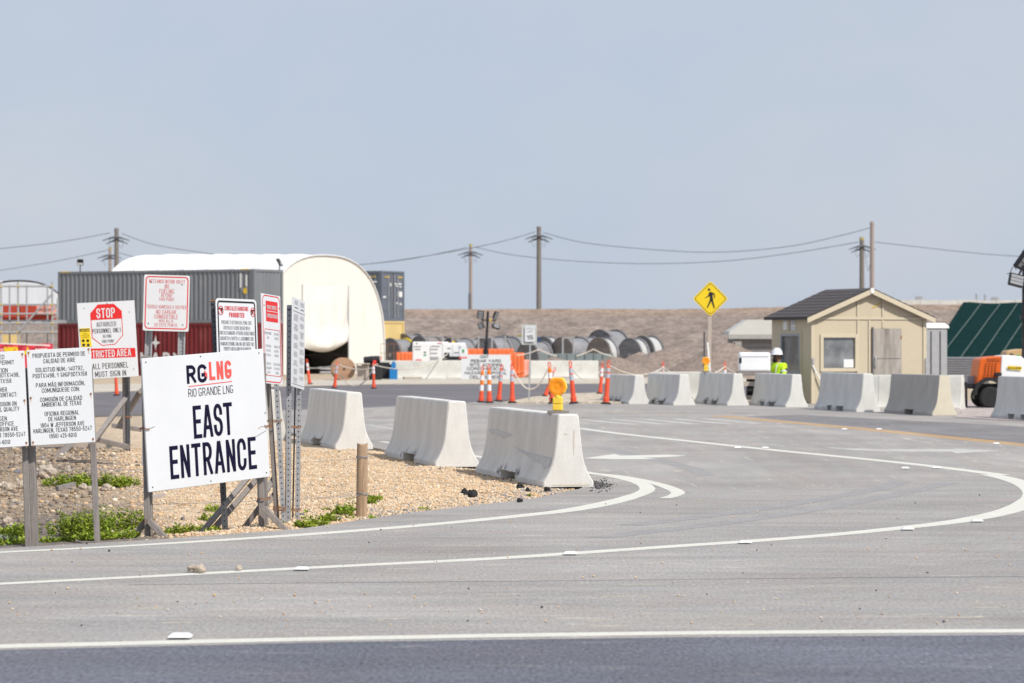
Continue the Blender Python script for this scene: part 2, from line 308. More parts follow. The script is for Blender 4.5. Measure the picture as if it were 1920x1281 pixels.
# ------------------------------------------------------------------ ground
EDGE = [(-9,21.2),(-6.0,23.0)] + [tuple(G(*p)[:2]) for p in [(0,1028),(270,1013),(560,992),(780,960),(1000,935),(1085,917),(1118,903)]] + [(.66,36.2),(-.35,40),(-1.75,45.6),(-3.3,52),(-7.2,68),(-9.5,78)]
_ea = np.array(EDGE)
def edge_dist(x, y):
    """distance from the pavement edge, positive on the gravel side (left of the edge walked away from the camera)"""
    best = None; sg = 1
    p = np.array((x, y))
    a = _ea[:-1]; d = _ea[1:]-a; t = np.clip(((p-a)*d).sum(1)/(d*d).sum(1), 0, 1); q = a + d*t[:,None]; r = p-q; k = int(np.argmin((r*r).sum(1)))
    cr = d[k][0]*r[k][1]-d[k][1]*r[k][0]
    return math.hypot(*r[k])*(1 if cr > 0 else -1)
def sm(x, a, b):
    t = min(1, max(0, (x-a)/(b-a))); return t*t*(3-2*t)
BY0, BY1 = 182.0, 209.0
def crest(x): return 3.98 + .28*sm(x, 9, 30) + .10*mnoise.noise(Vector((x*.12, 3, 0))) + .05*mnoise.noise(Vector((x*.9, 4, 0))) + .10*max(0, mnoise.noise(Vector((x*.45, 9, 0))))*sm(x, 8, 13)
def hz(x, y):
    if y < 60:
        e = edge_dist(x, y) if y > 18 else -1
        if e < .05: return -.06
        d = -.40*sm(e, .25, 2.6)*(1-sm(y, 31.5, 38.5))*(1-sm(x, -3.3, -1.2))
        n = .035*mnoise.noise(Vector((x*1.3, y*1.3, 0))) + .012*mnoise.noise(Vector((x*5, y*5, 0)))
        return -.035*(1-sm(e, .05, .5)) -.004 + d + n*sm(e, .2, .8)
    if y < BY0: return -.012 + (.02*mnoise.noise(Vector((x*.4, y*.4, 0))) if y > 118 else -.03)
    c = crest(x); t = min(1, (y-BY0)/(BY1-BY0))
    if y <= BY1+.01:
        n = (mnoise.noise(Vector((x*.9, y*.9, 0)))*.16 + mnoise.noise(Vector((x*.9-y*.35, y*.22+x*.12, 5)))*.22)*min(1, 4*t*(1-t)+.05)
        return -.012 + c*t + n
    return c*(1-sm(y, 235, 262)) - .02
def lines(segs):
    o = []
    for a, b, s in segs: o += list(np.arange(a, b-1e-6, s))
    return o
XL = lines([(-600,-200,100),(-200,-50,15),(-50,-9,1.0),(-9,-6,.5),(-6,1.6,.16),(1.6,6,.6),(6,46,.8),(46,60,2),(60,200,14),(200,601,100)])
YL = lines([(-60,10,14),(10,22,3),(22,25,.5),(25,44,.17),(44,60,.8),(60,180,4),(181,211,.42),(212,262,6),(262,500,60),(500,801,100)])
PALE = np.array((.54,.43,.31)); MUD = np.array((.165,.142,.126)); BANK = np.array((.33,.255,.185)); FAR = np.array((.44,.355,.26)); BERM = np.array((.248,.203,.176))
vs = []; cs = []
for y in YL:
    for x in XL:
        vs.append((x, y, hz(x, y)))
        if y < 60:
            k = sm(x+.17*(y-27), -3.7, -2.3); n = mnoise.noise(Vector((x*.9, y*.5, 7)))
            mud = (1-k)*(1-sm(y, 33.4+n+.5*(x+4.5), 35.6+n+.5*(x+4.5))); far = sm(y, 36, 41)*(1-k)
            c = PALE*k + BANK*(1-k); c = c*(1-mud) + MUD*mud; c = c*(1-.5*far)+(MUD*1.45)*.5*far
        elif y < 180: c = FAR*(1 + .10*mnoise.noise(Vector((x*.1, y*.25, 0))))
        else:
            n = .6*mnoise.noise(Vector((x*.25, y*.2, 2)))+mnoise.noise(Vector((x*.9-y*.35, y*.22+x*.1, 5)))+.9*mnoise.noise(Vector((x*1.9, y*.9, 8))); top = sm(y, 204, 208)
            c = BERM*(1+.19*n); c = c*(1-top*.35) + np.array((.40,.27,.18))*top*.35
        cs += [*c, 1]
nx = len(XL)
me = bpy.data.meshes.new('ground'); me.from_pydata(vs, [], [(j*nx+i, j*nx+i+1, (j+1)*nx+i+1, (j+1)*nx+i) for j in range(len(YL)-1) for i in range(nx-1)])
at = me.color_attributes.new('Col', 'FLOAT_COLOR', 'POINT'); at.data.foreach_set('color', np.array(cs, dtype=np.float32)); me.shade_smooth()
M['ground'] = mat('gravelly_soil', (1,1,1), .95, .16, 5, bump=.6, bscale=22, fine=.30, fscale=14, attr='Col', spec=.15)
me.materials.append(M['ground']); M['bank'] = mat('bank_soil', (1,1,1), .95, .22, .8, (1,.7,1), bump=.8, bscale=2.2, fine=.22, fscale=3.2, attr='Col', spec=.1); me.materials.append(M['bank'])
for f_ in me.polygons:
    if f_.center.y > 175: f_.material_index = 1
gr = bpy.data.objects.new('ground', me); S.collection.objects.link(gr); kind(gr, 'structure')
# ------------------------------------------------------------------ road sheets
def sheet(name, pts, m, z, th=.05, k='structure'):
    mb = MB(); n = len(pts); mb.add([(p[0], p[1], z) for p in pts] + [(p[0], p[1], z-th) for p in pts], [tuple(range(n))] + [(i, n+i, n+(i+1) % n, (i+1) % n) for i in range(n)])
    o = mb.build(name, m); kind(o, k); return o
def g2(*px): return [tuple(G(*p)[:2]) for p in px]
main_edge = g2((-300,1237),(0,1219),(640,1204),(1280,1195),(1920,1191),(2300,1189))
turn = [(-60, main_edge[0][1]-.8)] + [(x, y-.1) for x, y in main_edge] + [(60, 18.0), (60, 84), (22, 84), (14.5, 84), (5, 84), (-9.5, 84)] + EDGE[::-1] + [(-20, 15.9+1.0), (-60, 15.9)]
turn = turn[:1] + turn[1:]
sheet('turn_lane_road', turn, M['asph'], 0.0, .08)
sheet('highway', [(-300,-40),(300,-40),(300,17.6),(60,17.6)] + main_edge[::-1] + [(-60,15.4),(-300,13)], M['asph_dark'], .0008, .05)
# the entrance lanes run away to the left: their own streak direction
lane = g2((1112,887),(1000,872),(860,850),(760,834),(690,810),(640,776),(600,763),(1000,759),(1800,788),(2150,812),(2300,880),(1935,931),(1900,897),(1870,889),(1700,905),(1500,918),(1300,925),(1200,906))
sheet('entrance_road', lane, M['asph_lane'], .0008, .03)
sheet('older_road_strip', g2((1395,781),(1700,810),(1920,834),(2300,872),(2300,826),(1920,800),(1500,778)), M['asph_mid'], .0016, .02)
sheet('cross_road', g2((-500,748),(0,742),(180,736),(430,728),(690,721.5),(1000,720),(1500,720),(1500,741),(1140,746),(950,750),(880,755),(700,764),(430,772),(180,779),(0,784),(-500,800)), M['asph_cross'], .002, .04)
M['median'] = mat('median_gravel', (.50,.43,.34), .95, .25, 5, bump=.5, fine=.35, fscale=9)
sheet('median_strip', g2((948,757),(1000,747),(1040,742),(1145,738),(1165,757)), M['median'], .05, .08)
sheet('dirt_verge', g2((-300,727),(0,725),(430,716),(690,711),(1000,709),(1400,708),(1400,719),(1000,719),(690,720.5),(430,727),(180,735),(0,741)), mat('pale_packed_dirt', (.50,.45,.38), .9, .12, .3, (.2,1,1), fine=.12, fscale=6), .006, .02)
sheet('gravel_verge', g2((1790,783),(1870,788),(2100,796),(2100,752),(1795,752)), mat('pinkish_verge_gravel', (.42,.36,.34), .95, .3, 6, bump=.5, fine=.3, fscale=12), .014, .02)
# ------------------------------------------------------------------ painted lines (flat sheets on the asphalt)
def stripe(name, pxs, w, m, z=.0016, k=8, off=0.0, closed=False):
    pts = smooth_path([G(*p[:2]) for p in pxs], k); n = len(pxs)
    ws = [p[2] if len(p) > 2 else w for p in pxs]
    mb = MB(); vs = []; N = len(pts)
    for i, p in enumerate(pts):
        t = (pts[min(i+1, N-1)]-pts[max(i-1, 0)]); t.z = 0; t.normalize(); nn = Vector((-t.y, t.x, 0))
        f = i/k; a = min(int(f), n-1); b = min(a+1, n-1); ww = ws[a]+(ws[b]-ws[a])*(f-int(f))
        wob = .006*mnoise.noise(Vector((p.x*2.1, p.y*2.1, 1)))
        c = p + nn*off; vs += [(*(c+nn*(ww/2+wob))[:2], z), (*(c-nn*(ww/2-wob))[:2], z)]
    mb.add(vs, [(2*i, 2*i+1, 2*i+3, 2*i+2) for i in range(N-1)])
    o = mb.build(name, m, fix=False); kind(o, 'structure'); return o
def mark(name, pxs, m, z=.0016):
    o = MB().flat([(*G(*p)[:2], z) for p in pxs]).build(name, m, fix=False); kind(o, 'structure'); return o
stripe('edge_line', [(-250,1219),(0,1212.5),(640,1197.5),(1280,1187.5),(1920,1183),(2200,1182)], .21, M['paint'])
stripe('turn_lane_line', [(-200,1106,.17),(0,1095,.17),(300,1080,.18),(560,1066,.2),(900,1049,.22),(1070,1038,.23),(1280,1023.5,.23),(1400,1015.5,.23),(1560,1003,.23),(1700,989,.24),(1800,977,.26),(1880,961,.27),(1922,945,.27),(1940,928,.26),(1926,911,.26),(1895,899,.26),(1855,890,.24)], .2, M['paint'])
stripe('lane_divider_line', [(1880,891,.24),(1700,869,.23),(1440,843,.24),(1280,826,.23),(1160,813,.22),(1085,803,.20)], .24, M['paint'], z=.0017)
stripe('road_edge_line', [(-200,1045,.14),(0,1036,.14),(270,1022,.16),(560,1003.5,.22),(800,984.5,.22),(1000,965,.24),(1080,955,.26),(1150,941,.25),(1195,928,.20),(1213,919,.18),(1207,909,.18),(1180,900,.17),(1146,893,.17),(1105,887,.17),(1050,878,.18),(900,857,.16),(800,841,.14),(715,828,.12)], .2, M['paint'], z=.0018)
stripe('bend_line', [(1105,887.5,.14),(1150,891.5,.15),(1190,898,.16),(1230,907,.16),(1258,916,.17),(1271,924,.16),(1263,930,.14),(1246,934.5,.14)], .22, M['paint'], z=.0020)
for k_ in (-.13, .13): stripe('centre_line', [(1345,780),(1600,803),(1760,818.5),(1920,834.5),(2150,856)], .11, M['yellowline'], z=.0026, off=k_)
stripe('faded_centre_line', [(1060,769.5),(1150,773),(1290,778.5)], .13, M['yellowfade'])
stripe('faded_centre_dash', [(796,757.5),(858,757.8),(940,758)], .2, M['yellowfade'], z=.0030)
for i in range(5): stripe('worn_bar_marking', [(1090+58*i,787-.4*i),(1190+58*i,796-.4*i)], .26, M['paintfade'])
for px in [[(690,787),(772,790)],[(690,797),(735,804),(772,810)],[(770,787),(905,788)]]: stripe('faded_line', px, .14, M['paintfade'], z=.0017)
stripe('expansion_joint', [(690,783.4),(900,784),(1090,782.6),(1290,779.6)], .07, M['crack'])
stripe('pavement_seam', [(240,1097),(675,1092.5),(1100,1089),(1500,1084.5),(1920,1081.5),(2100,1081)], .014, M['crack'])
mark('turn_arrow_marking', [(1094,859.6),(1152,851.6),(1164,854.6),(1250,852.8),(1287,854.8),(1250,857.3),(1206,858.4),(1236,861),(1150,861.2)], M['paint'])
mark('turn_arrow_marking', [(1540,838.6),(1640,842.6),(1716,843),(1790,842.6),(1790,840.6),(1878,845.6),(1792,850.8),(1784,847.4),(1680,847.6),(1590,844)], M['paintfade'], .0026)
M['track'] = mat('tyre_polished_asphalt', (.292,.280,.276), .75, .10, 3, fine=.16, fscale=22, col2=(.318,.304,.298), thr=.50, dirt=1.2)
for px in [[(1180,985),(1420,955),(1640,918),(1690,902)],[(1120,1008),(1400,975),(1640,935),(1780,905)],[(1120,838),(1230,862),(1300,880),(1325,893)]]: stripe('tyre_track', px, .26, M['track'], z=.0013)
M['spill'] = mat('fresh_asphalt_spill', (.075,.073,.078), .9, .3, 12, fine=.3, fscale=30, col2=(.20,.195,.195), thr=.52, dirt=7)
pos, rad, col = [], [], []
for _ in range(420):
    px, py = random.gauss(1126,13), random.gauss(909,5)
    if not (1092 < px < 1180 and 896 < py < 926): continue
    q = G(px, py); r = random.choice((.003,.004,.006,.008,.012)); pos.append((q.x, q.y, .002+r*.3)); rad.append(r); col.append(random.choice([(.05,.05,.055),(.09,.09,.095),(.03,.03,.032),(.16,.15,.15)]))
stones_later = (pos, rad, col)
M['mud'] = mat('dried_mud_streak', (.42,.38,.32), .9, .15, 6, fine=.25, fscale=18, col2=(.32,.305,.295), thr=.46, dirt=2.5)
for k in range(22):
    px, py = random.uniform(20,1900), random.choice((random.uniform(1105,1180), random.uniform(1075,1180))); L_ = random.uniform(20,110); stripe('mud_streak', [(px,py+.006*L_),(px+L_*.5,py+random.uniform(-.8,.8)),(px+L_,py-.006*L_)], random.uniform(.03,.10), M['mud'], z=.0008, k=4)
# raised pavement markers
def marker(px, py, label, s=1.0):
    p = G(px, py, .012); mb = MB(); a, b, h = .07*s, .045*s, .021*s
    mb.add([(-a,-a,0),(a,-a,0),(a,a,0),(-a,a,0),(-b,-b*.9,h),(b,-b*.9,h),(b,b*.9,h),(-b,b*.9,h)], [(3,2,1,0),(4,5,6,7),(0,1,5,4),(1,2,6,5),(2,3,7,6),(3,0,4,7)])
    mb.v = [(x+p.x, y+p.y, z+.012) for x, y, z in mb.v]
    return solo(mb, 'road_stud', M['white_poly'], label, 'road marker', 'raised studs along the painted lines', bevel=.004)
for px, py, l in [(338,1194,'large white stud on the white edge line in the foreground'),(566,1067,'white stud on the curved line nearest the entrance sign'),(1069,1038,'white stud on the curved line in front of the barrier with the amber lamp'),
    (1397,1017,'white stud midway along the curved line, in front of the bend'),(1702,992,'first white stud where the curved line starts to sweep right'),(1832,977,'white stud on the widest sweep of the curved line'),
    (1383,840,'left one of two studs close together on the straight lane divider'),(1435,840,'stud just right of its close neighbour on the lane divider'),(1697,878,'stud below the lane divider before the merging point'),(1755,877,'rightmost stud on the lane divider near the merging point'),
    (1583,805,'stud on the near side of the double yellow line'),(1648,805,'stud on the far side of the double yellow line'),(1868,832,'rightmost stud on the double yellow line')]: marker(px, py, l, (1.0 if py > 1100 else .82))
# ------------------------------------------------------------------ loose stones (nobody could count them)
ICO_V = []; t_ = (1+5**.5)/2
for a, b in ((-1,t_),(1,t_),(-1,-t_),(1,-t_)): ICO_V += [(a,b,0)]
for a, b in ((-1,t_),(1,t_),(-1,-t_),(1,-t_)): ICO_V += [(0,a,b)]
for a, b in ((t_,-1),(t_,1),(-t_,-1),(-t_,1)): ICO_V += [(a,0,b)]
ICO_V = np.array(ICO_V)/math.hypot(1, t_)
ICO_F = np.array([(0,11,5),(0,5,1),(0,1,7),(0,7,10),(0,10,11),(1,5,9),(5,11,4),(11,10,2),(10,7,6),(7,1,8),(3,9,4),(3,4,2),(3,2,6),(3,6,8),(3,8,9),(4,9,5),(2,4,11),(6,2,10),(8,6,7),(9,8,1)])
def stones(name, pos, rad, col, m):
    n = len(pos); pos = np.array(pos); rad = np.array(rad)
    sc = RNG.uniform(.6, 1.3, (n,1,3)); sc[:,:,2] *= .75; jit = RNG.uniform(.78, 1.2, (n,12,1)); an = RNG.uniform(0, 6.28, n)
    v = ICO_V[None]*jit*sc*rad[:,None,None]; c, s = np.cos(an)[:,None], np.sin(an)[:,None]
    v = np.stack([v[:,:,0]*c-v[:,:,1]*s, v[:,:,0]*s+v[:,:,1]*c, v[:,:,2]], 2) + pos[:,None,:]
    f = (ICO_F[None] + (np.arange(n)*12)[:,None,None]).reshape(-1)
    me = bpy.data.meshes.new(name); me.vertices.add(n*12); me.vertices.foreach_set('co', v.reshape(-1).astype(np.float32))
    me.loops.add(len(f)); me.loops.foreach_set('vertex_index', f.astype(np.int32)); me.polygons.add(n*20); me.polygons.foreach_set('loop_start', (np.arange(n*20)*3).astype(np.int32))
    me.update(calc_edges=True); a = me.color_attributes.new('Col', 'FLOAT_COLOR', 'POINT')
    cc = np.concatenate([np.repeat(np.array(col), 12, 0), np.ones((n*12,1))], 1); a.data.foreach_set('color', cc.reshape(-1).astype(np.float32))
    me.materials.append(m); o = bpy.data.objects.new(name, me); S.collection.objects.link(o); kind(o, 'stuff'); return o
M['stone'] = mat('stone', (1,1,1), .9, .12, 20, attr='Col', spec=.2)
TAN = [(.58,.43,.28),(.62,.49,.34),(.56,.38,.22),(.66,.55,.41),(.52,.39,.27),(.62,.43,.25),(.47,.33,.22),(.55,.45,.34),(.68,.59,.47),(.60,.46,.31),(.57,.40,.25)]
BRN = [(.34,.26,.19),(.28,.22,.17),(.40,.32,.24),(.22,.18,.15),(.46,.40,.33),(.36,.27,.18)]
pos, rad, col = [], [], []
while len(pos) < 110000:
    y = 25 + 22*random.random()**1.25; x = random.uniform(-.176*y, 1.15)
    if abs(x/y) > .19: continue
    e = edge_dist(x, y)
    if e < .03: continue
    n = mnoise.noise(Vector((x*.9, y*.5, 7))); k = sm(x+.17*(y-27)+.3*mnoise.noise(Vector((x*2, y*2, 3))), -3.7, -2.4); wet = (1-k)*(1-sm(y, 32.6+n+.5*(x+4.5), 35+n+.5*(x+4.5)))
    if random.random() < wet*.97 or random.random() > .6+.4*k: continue
    r = random.choice((.005,.006,.007,.008,.010,.012,.014)) if random.random() < .988-.05*(1-k) else random.uniform(.018,.03+.02*(1-k))
    pos.append((x, y, hz(x, y)+r*.25)); rad.append(r)
    q = mnoise.noise(Vector((x*1.1, y*.9, 20)))
    grey = (e < 1.0 and x > -1.5 and random.random() < (.42+.5*q)*(1-e)) or random.random() < .022
    c = random.choice([(.20,.21,.24),(.14,.145,.16),(.27,.27,.29)]) if grey else (random.choice(TAN) if random.random() < k+.12 else random.choice(BRN)); b = random.uniform(.92, 1.18)*(.84+.16*k); col.append([t*b for t in c])
stones('gravel', pos, rad, col, M['stone'])
pos, rad, col = [], [], []
for i in range(900):
    y = random.uniform(17.6, 34); x = random.uniform(-.18, .18)*y
    if y > 22 and edge_dist(x, y) > -.05: continue
    if random.random() > .35+.65*(y < 20.5): continue
    r = random.choice((.004,.005,.006,.008,.010)); pos.append((x, y, .004+r*.4)); rad.append(r); col.append(random.choice(TAN+[(.05,.05,.05),(.1,.09,.08)]))
stones('road_grit', pos, rad, col, M['stone'])
stones('asphalt_crumbs', *stones_later, M['stone'])
def lump(px, py, r, m, name, label, cat, group, D=None, z=None, sq=.95):
    p = G(px, py) if D is None else P(px, py, D)
    mb = MB(); vs = []
    bm = bmesh.new(); bmesh.ops.create_icosphere(bm, subdivisions=3, radius=1)
    sd_ = random.uniform(0, 99)
    zb = z if z is not None else (hz(p.x, p.y) if edge_dist(p.x, p.y) > 0 else .004)
    for v in bm.verts:
        n = 1 + .55*mnoise.noise(v.co*1.5+Vector((sd_,0,0))) + .2*mnoise.noise(v.co*4+Vector((sd_,5,0))); v.co *= n
    mb.add([(p.x+v.co.x*r, p.y+v.co.y*r, max(zb-.005, zb+r*sq*.55+v.co.z*r*sq)) for v in bm.verts], [tuple(v.index for v in f.verts) for f in bm.faces]); bm.free()
    return solo(mb, name, m, label, cat, group, smooth=False)
for px, py, r, l in [(872,927,.050,'black asphalt lump with a raised back, leftmost of its pair on the gravel'),(886,932,.058,'broad black asphalt lump in front of its smaller twin'),(975,915,.045,'black asphalt lump just left of the lamp barrier foot'),(990,921,.03,'small dark asphalt lump beside the lamp barrier foot'),(1026,919,.04,'dark asphalt lump under the near corner of the lamp barrier'),(974,942,.028,'tiny black asphalt lump at the pavement edge')]:
    lump(px, py, r, M['chunk'], 'asphalt_lump', l, 'asphalt lump', 'broken asphalt lumps on the gravel')
for px, py, r, l in [(359,1074,.030,'left small brown stone on the white curved line'),(376,1075,.038,'right brown stone lying on the white curved line'),(448,1071,.022,'smallest pale stone just above the curved line')]:
    lump(px, py, r, M['rock'], 'stone', l, 'stone', 'stones dropped on the road', z=.012)
for px, py, r, D, l in [(88,893,.115,37.2,'large pale boulder behind the permit sign posts'),(45,912,.065,36.3,'pale flat rock left of the double sign post'),(155,912,.05,36.2,'small grey rock under the drift timber'),(200,915,.055,36.1,'whitish rock between the green weeds'),(15,920,.065,36.0,'low buff rock at the far left of the bank'),(14,984,.06,33.0,'small pale stone on the wet mud'),(108,905,.055,36.6,'greyish rock in front of the pale boulder')]:
    lump(px, py, r, M['rock'], 'rock', l, 'rock', 'rocks on the ditch bank', D=D)
# ------------------------------------------------------------------ puddle and weeds
def water_mat():
    m = bpy.data.materials.new('puddle_water'); m.use_nodes = True; b = m.node_tree.nodes['Principled BSDF']
    b.inputs['Base Color'].default_value = (.08,.09,.09,1); b.inputs['Roughness'].default_value = .06; b.inputs['Specular IOR Level'].default_value = .8; return m
_w = [( -8+.0,31.0),(-7,30.2),(-5.2,28.7),(-4.4,28.4),(-3.8,28.9),(-3.5,29.6),(-3.9,30.4),(-4.6,31.2),(-6,31.9),(-8,32.2)]
mb = MB(); mb.flat([(x, y, -.355) for x, y in smooth_path([(x, y, 0) for x, y in _w], 3) for _ in (0,)] if False else [(p.x, p.y, -.355) for p in smooth_path([(x, y, 0) for x, y in _w], 4)])
kind(mb.build('puddle', water_mat(), fix=False), 'structure')
def weeds(name, spots, label, cat='weeds', group='green weed patches', stuff=False):
    """spots: (x, y, radius, height, n) - sprigs of small leaf faces on stems"""
    V, F, C = [], [], []
    for x0, y0, rr, hh, n in spots:
        for _ in range(n):
            a = random.uniform(0, 6.28); q = rr*math.sqrt(random.random()); bx, by = x0+q*math.cos(a), y0+q*math.sin(a)*.7; bz = hz(bx, by)
            h = hh*random.uniform(.35, 1.2)*(1-.5*q/rr)*(.65+.7*(mnoise.noise(Vector((bx*9,by*9,3)))*.5+.5)); lx, ly = random.gauss(0,.3)*h, random.gauss(0,.3)*h; tone = random.uniform(.55, 1.3); g = random.random()
            base = np.array((.19,.29,.03))*(1-g*.6) + np.array((.40,.42,.05))*g*.6
            for j in range(int(9+h*60)):
                t = random.uniform(.08, 1); c = Vector((bx+lx*t*t, by+ly*t*t, bz+h*t)); s = random.uniform(.012, .030)
                d = Vector((random.gauss(0,1), random.gauss(0,1), random.uniform(-.1,1.1))).normalized(); e = d.cross(Vector((random.gauss(0,1), random.gauss(0,1), random.gauss(0,1)))).normalized()
                k = len(V); V.extend([c, c+d*s*.8+e*s*.3, c+d*s*1.7, c+d*s*.8-e*s*.3]); F.append((k, k+1, k+2, k+3)); w = tone*random.uniform(.75, 1.2); C.extend([[*(base*w), 1]]*4)
            k = len(V); V.extend([Vector((bx-.002, by, bz-.01)), Vector((bx+.002, by, bz-.01)), Vector((bx+lx, by+ly, bz+h))]); F.append((k, k+1, k+2)); C.extend([[.09,.13,.02,1]]*3)
    xs = [v.x for v in V]; ys = [v.y for v in V]; c = Vector(((min(xs)+max(xs))/2, (min(ys)+max(ys))/2, min(v.z for v in V)))
    me = bpy.data.meshes.new(name); me.from_pydata([tuple(v-c) for v in V], [], F); a = me.color_attributes.new('Col', 'FLOAT_COLOR', 'POINT'); a.data.foreach_set('color', np.array(C, dtype=np.float32).reshape(-1)); me.materials.append(M['leaf'])
    o = bpy.data.objects.new(name, me); S.collection.objects.link(o); o.location = c
    if stuff: kind(o, 'stuff')
    else: tag(o, label, cat, group)
    return o
def W_(px, py, D): p = P(px, py, D); return p.x, p.y
def run(pts, D, r, h, n): return [(*W_(px, py, D), r, h, n) for px, py in pts]
weeds('weed_clump', run([(-4,0),(12,0),(28,0)], 32.0, .12, .15, 34), 'light green weed clump at the far left edge of the wet mud')
weeds('weed_clump', run([(34,0),(46,0),(56,0)], 31.4, .12, .23, 44), 'bushy green weed clump in the water behind the double sign post')
weeds('weed_clump', run([(118,0),(135,0),(158,0),(180,0)], 31.9, .17, .27, 44) + run([(168,0),(195,0),(222,0),(250,0)], 32.6, .17, .29, 44), 'long bright green weed bank between the permit sign and the entrance sign')
weeds('weed_clump', run([(110,0),(130,0),(150,0),(165,0)], 36.6, .19, .17, 60), 'darker green weeds by the pale boulder behind the permit sign')
weeds('weed_clump', run([(195,0),(225,0),(240,0)], 36.4, .16, .16, 44), 'small dark green weeds right of the permit sign post')
weeds('weed_clump', [(*G(px, py)[:2], .10, .085, 22) for px, py in [(352,943),(368,932),(385,922),(400,915)]], 'diagonal strip of green weeds on gravel under the entrance sign')
weeds('weed_clump', [(*G(px, py)[:2], .09, .09, 24) for px, py in [(310,996),(340,999),(318,975)]], 'short green weeds beside the entrance sign brace')
weeds('weed_clump', [(*G(px, py)[:2], .07, .06, 14) for px, py in [(395,990),(400,985)]], 'sparse green weeds at the foot of the long timber brace')
weeds('weed_clump', [(*G(px, py)[:2], .11, .09, 34) for px, py in [(572,984),(595,980),(618,974),(640,966),(655,958)]], 'green weeds running from the sign posts to the fence post')
weeds('weed_clump', [(*G(px, py)[:2], .07, .08, 26) for px, py in [(692,944),(703,940)]], 'small weed tuft just right of the round fence post')
weeds('weed_clump', [(*G(px, py)[:2], .06, .06, 22) for px, py in [(690,974),(706,970)]], 'low weed tuft in front of the round fence post at the road edge')
weeds('weed_clump', [(*G(px, py)[:2], .12, .05, 24) for px, py in [(1803,776),(1820,776)]], 'small green weeds on the gravel by the trailer wheel')
sp = []
for i in range(60):
    t = i/59; px = -20+250*t + random.uniform(-6,6)
    if px < 115 and random.random() < .6: continue
    py = 1026-12*t-3; p = G(px, py); sp.append((p.x, p.y+.22+random.uniform(0,.5), .10, random.uniform(.04,.09), 10))
for i in range(26): x, y = random.uniform(-3.4,.4), random.uniform(26.5,33); sp.append((x, max(y, 25.6+.9*(x+4)*.6), .05, .03, 3)) if edge_dist(x, max(y, 25.6+.9*(x+4)*.6)) > .1 else None
weeds('verge_grass', sp, '', stuff=True)
# ------------------------------------------------------------------ lettering
class Frame:
    """a flat board in space: L(fx, fy, d) gives the point at fraction fx across, fy down, d metres in front of the face"""
    def __init__(s, o, u, v, w, h): s.o, s.u, s.v, s.w, s.h = Vector(o), Vector(u).normalized(), Vector(v).normalized(), w, h; s.n = s.u.cross(s.v)
    def L(s, fx, fy, d=0): return s.o + s.u*(fx*s.w) + s.v*((1-fy)*s.h) + s.n*d
def frame_px(TL, TR, BR, BL, Dl, Dr):
    a, b, c, d = P(*TL, Dl), P(*TR, Dr), P(*BR, Dr), P(*BL, Dl); u = ((b-a)+(c-d))/2; v = ((a-d)+(b-c))/2; w, h = u.length, v.length
    u.normalize(); v = (v-u*v.dot(u)).normalized(); ctr = (a+b+c+d)/4; return Frame(ctr-u*w/2-v*h/2, u, v, w, h)
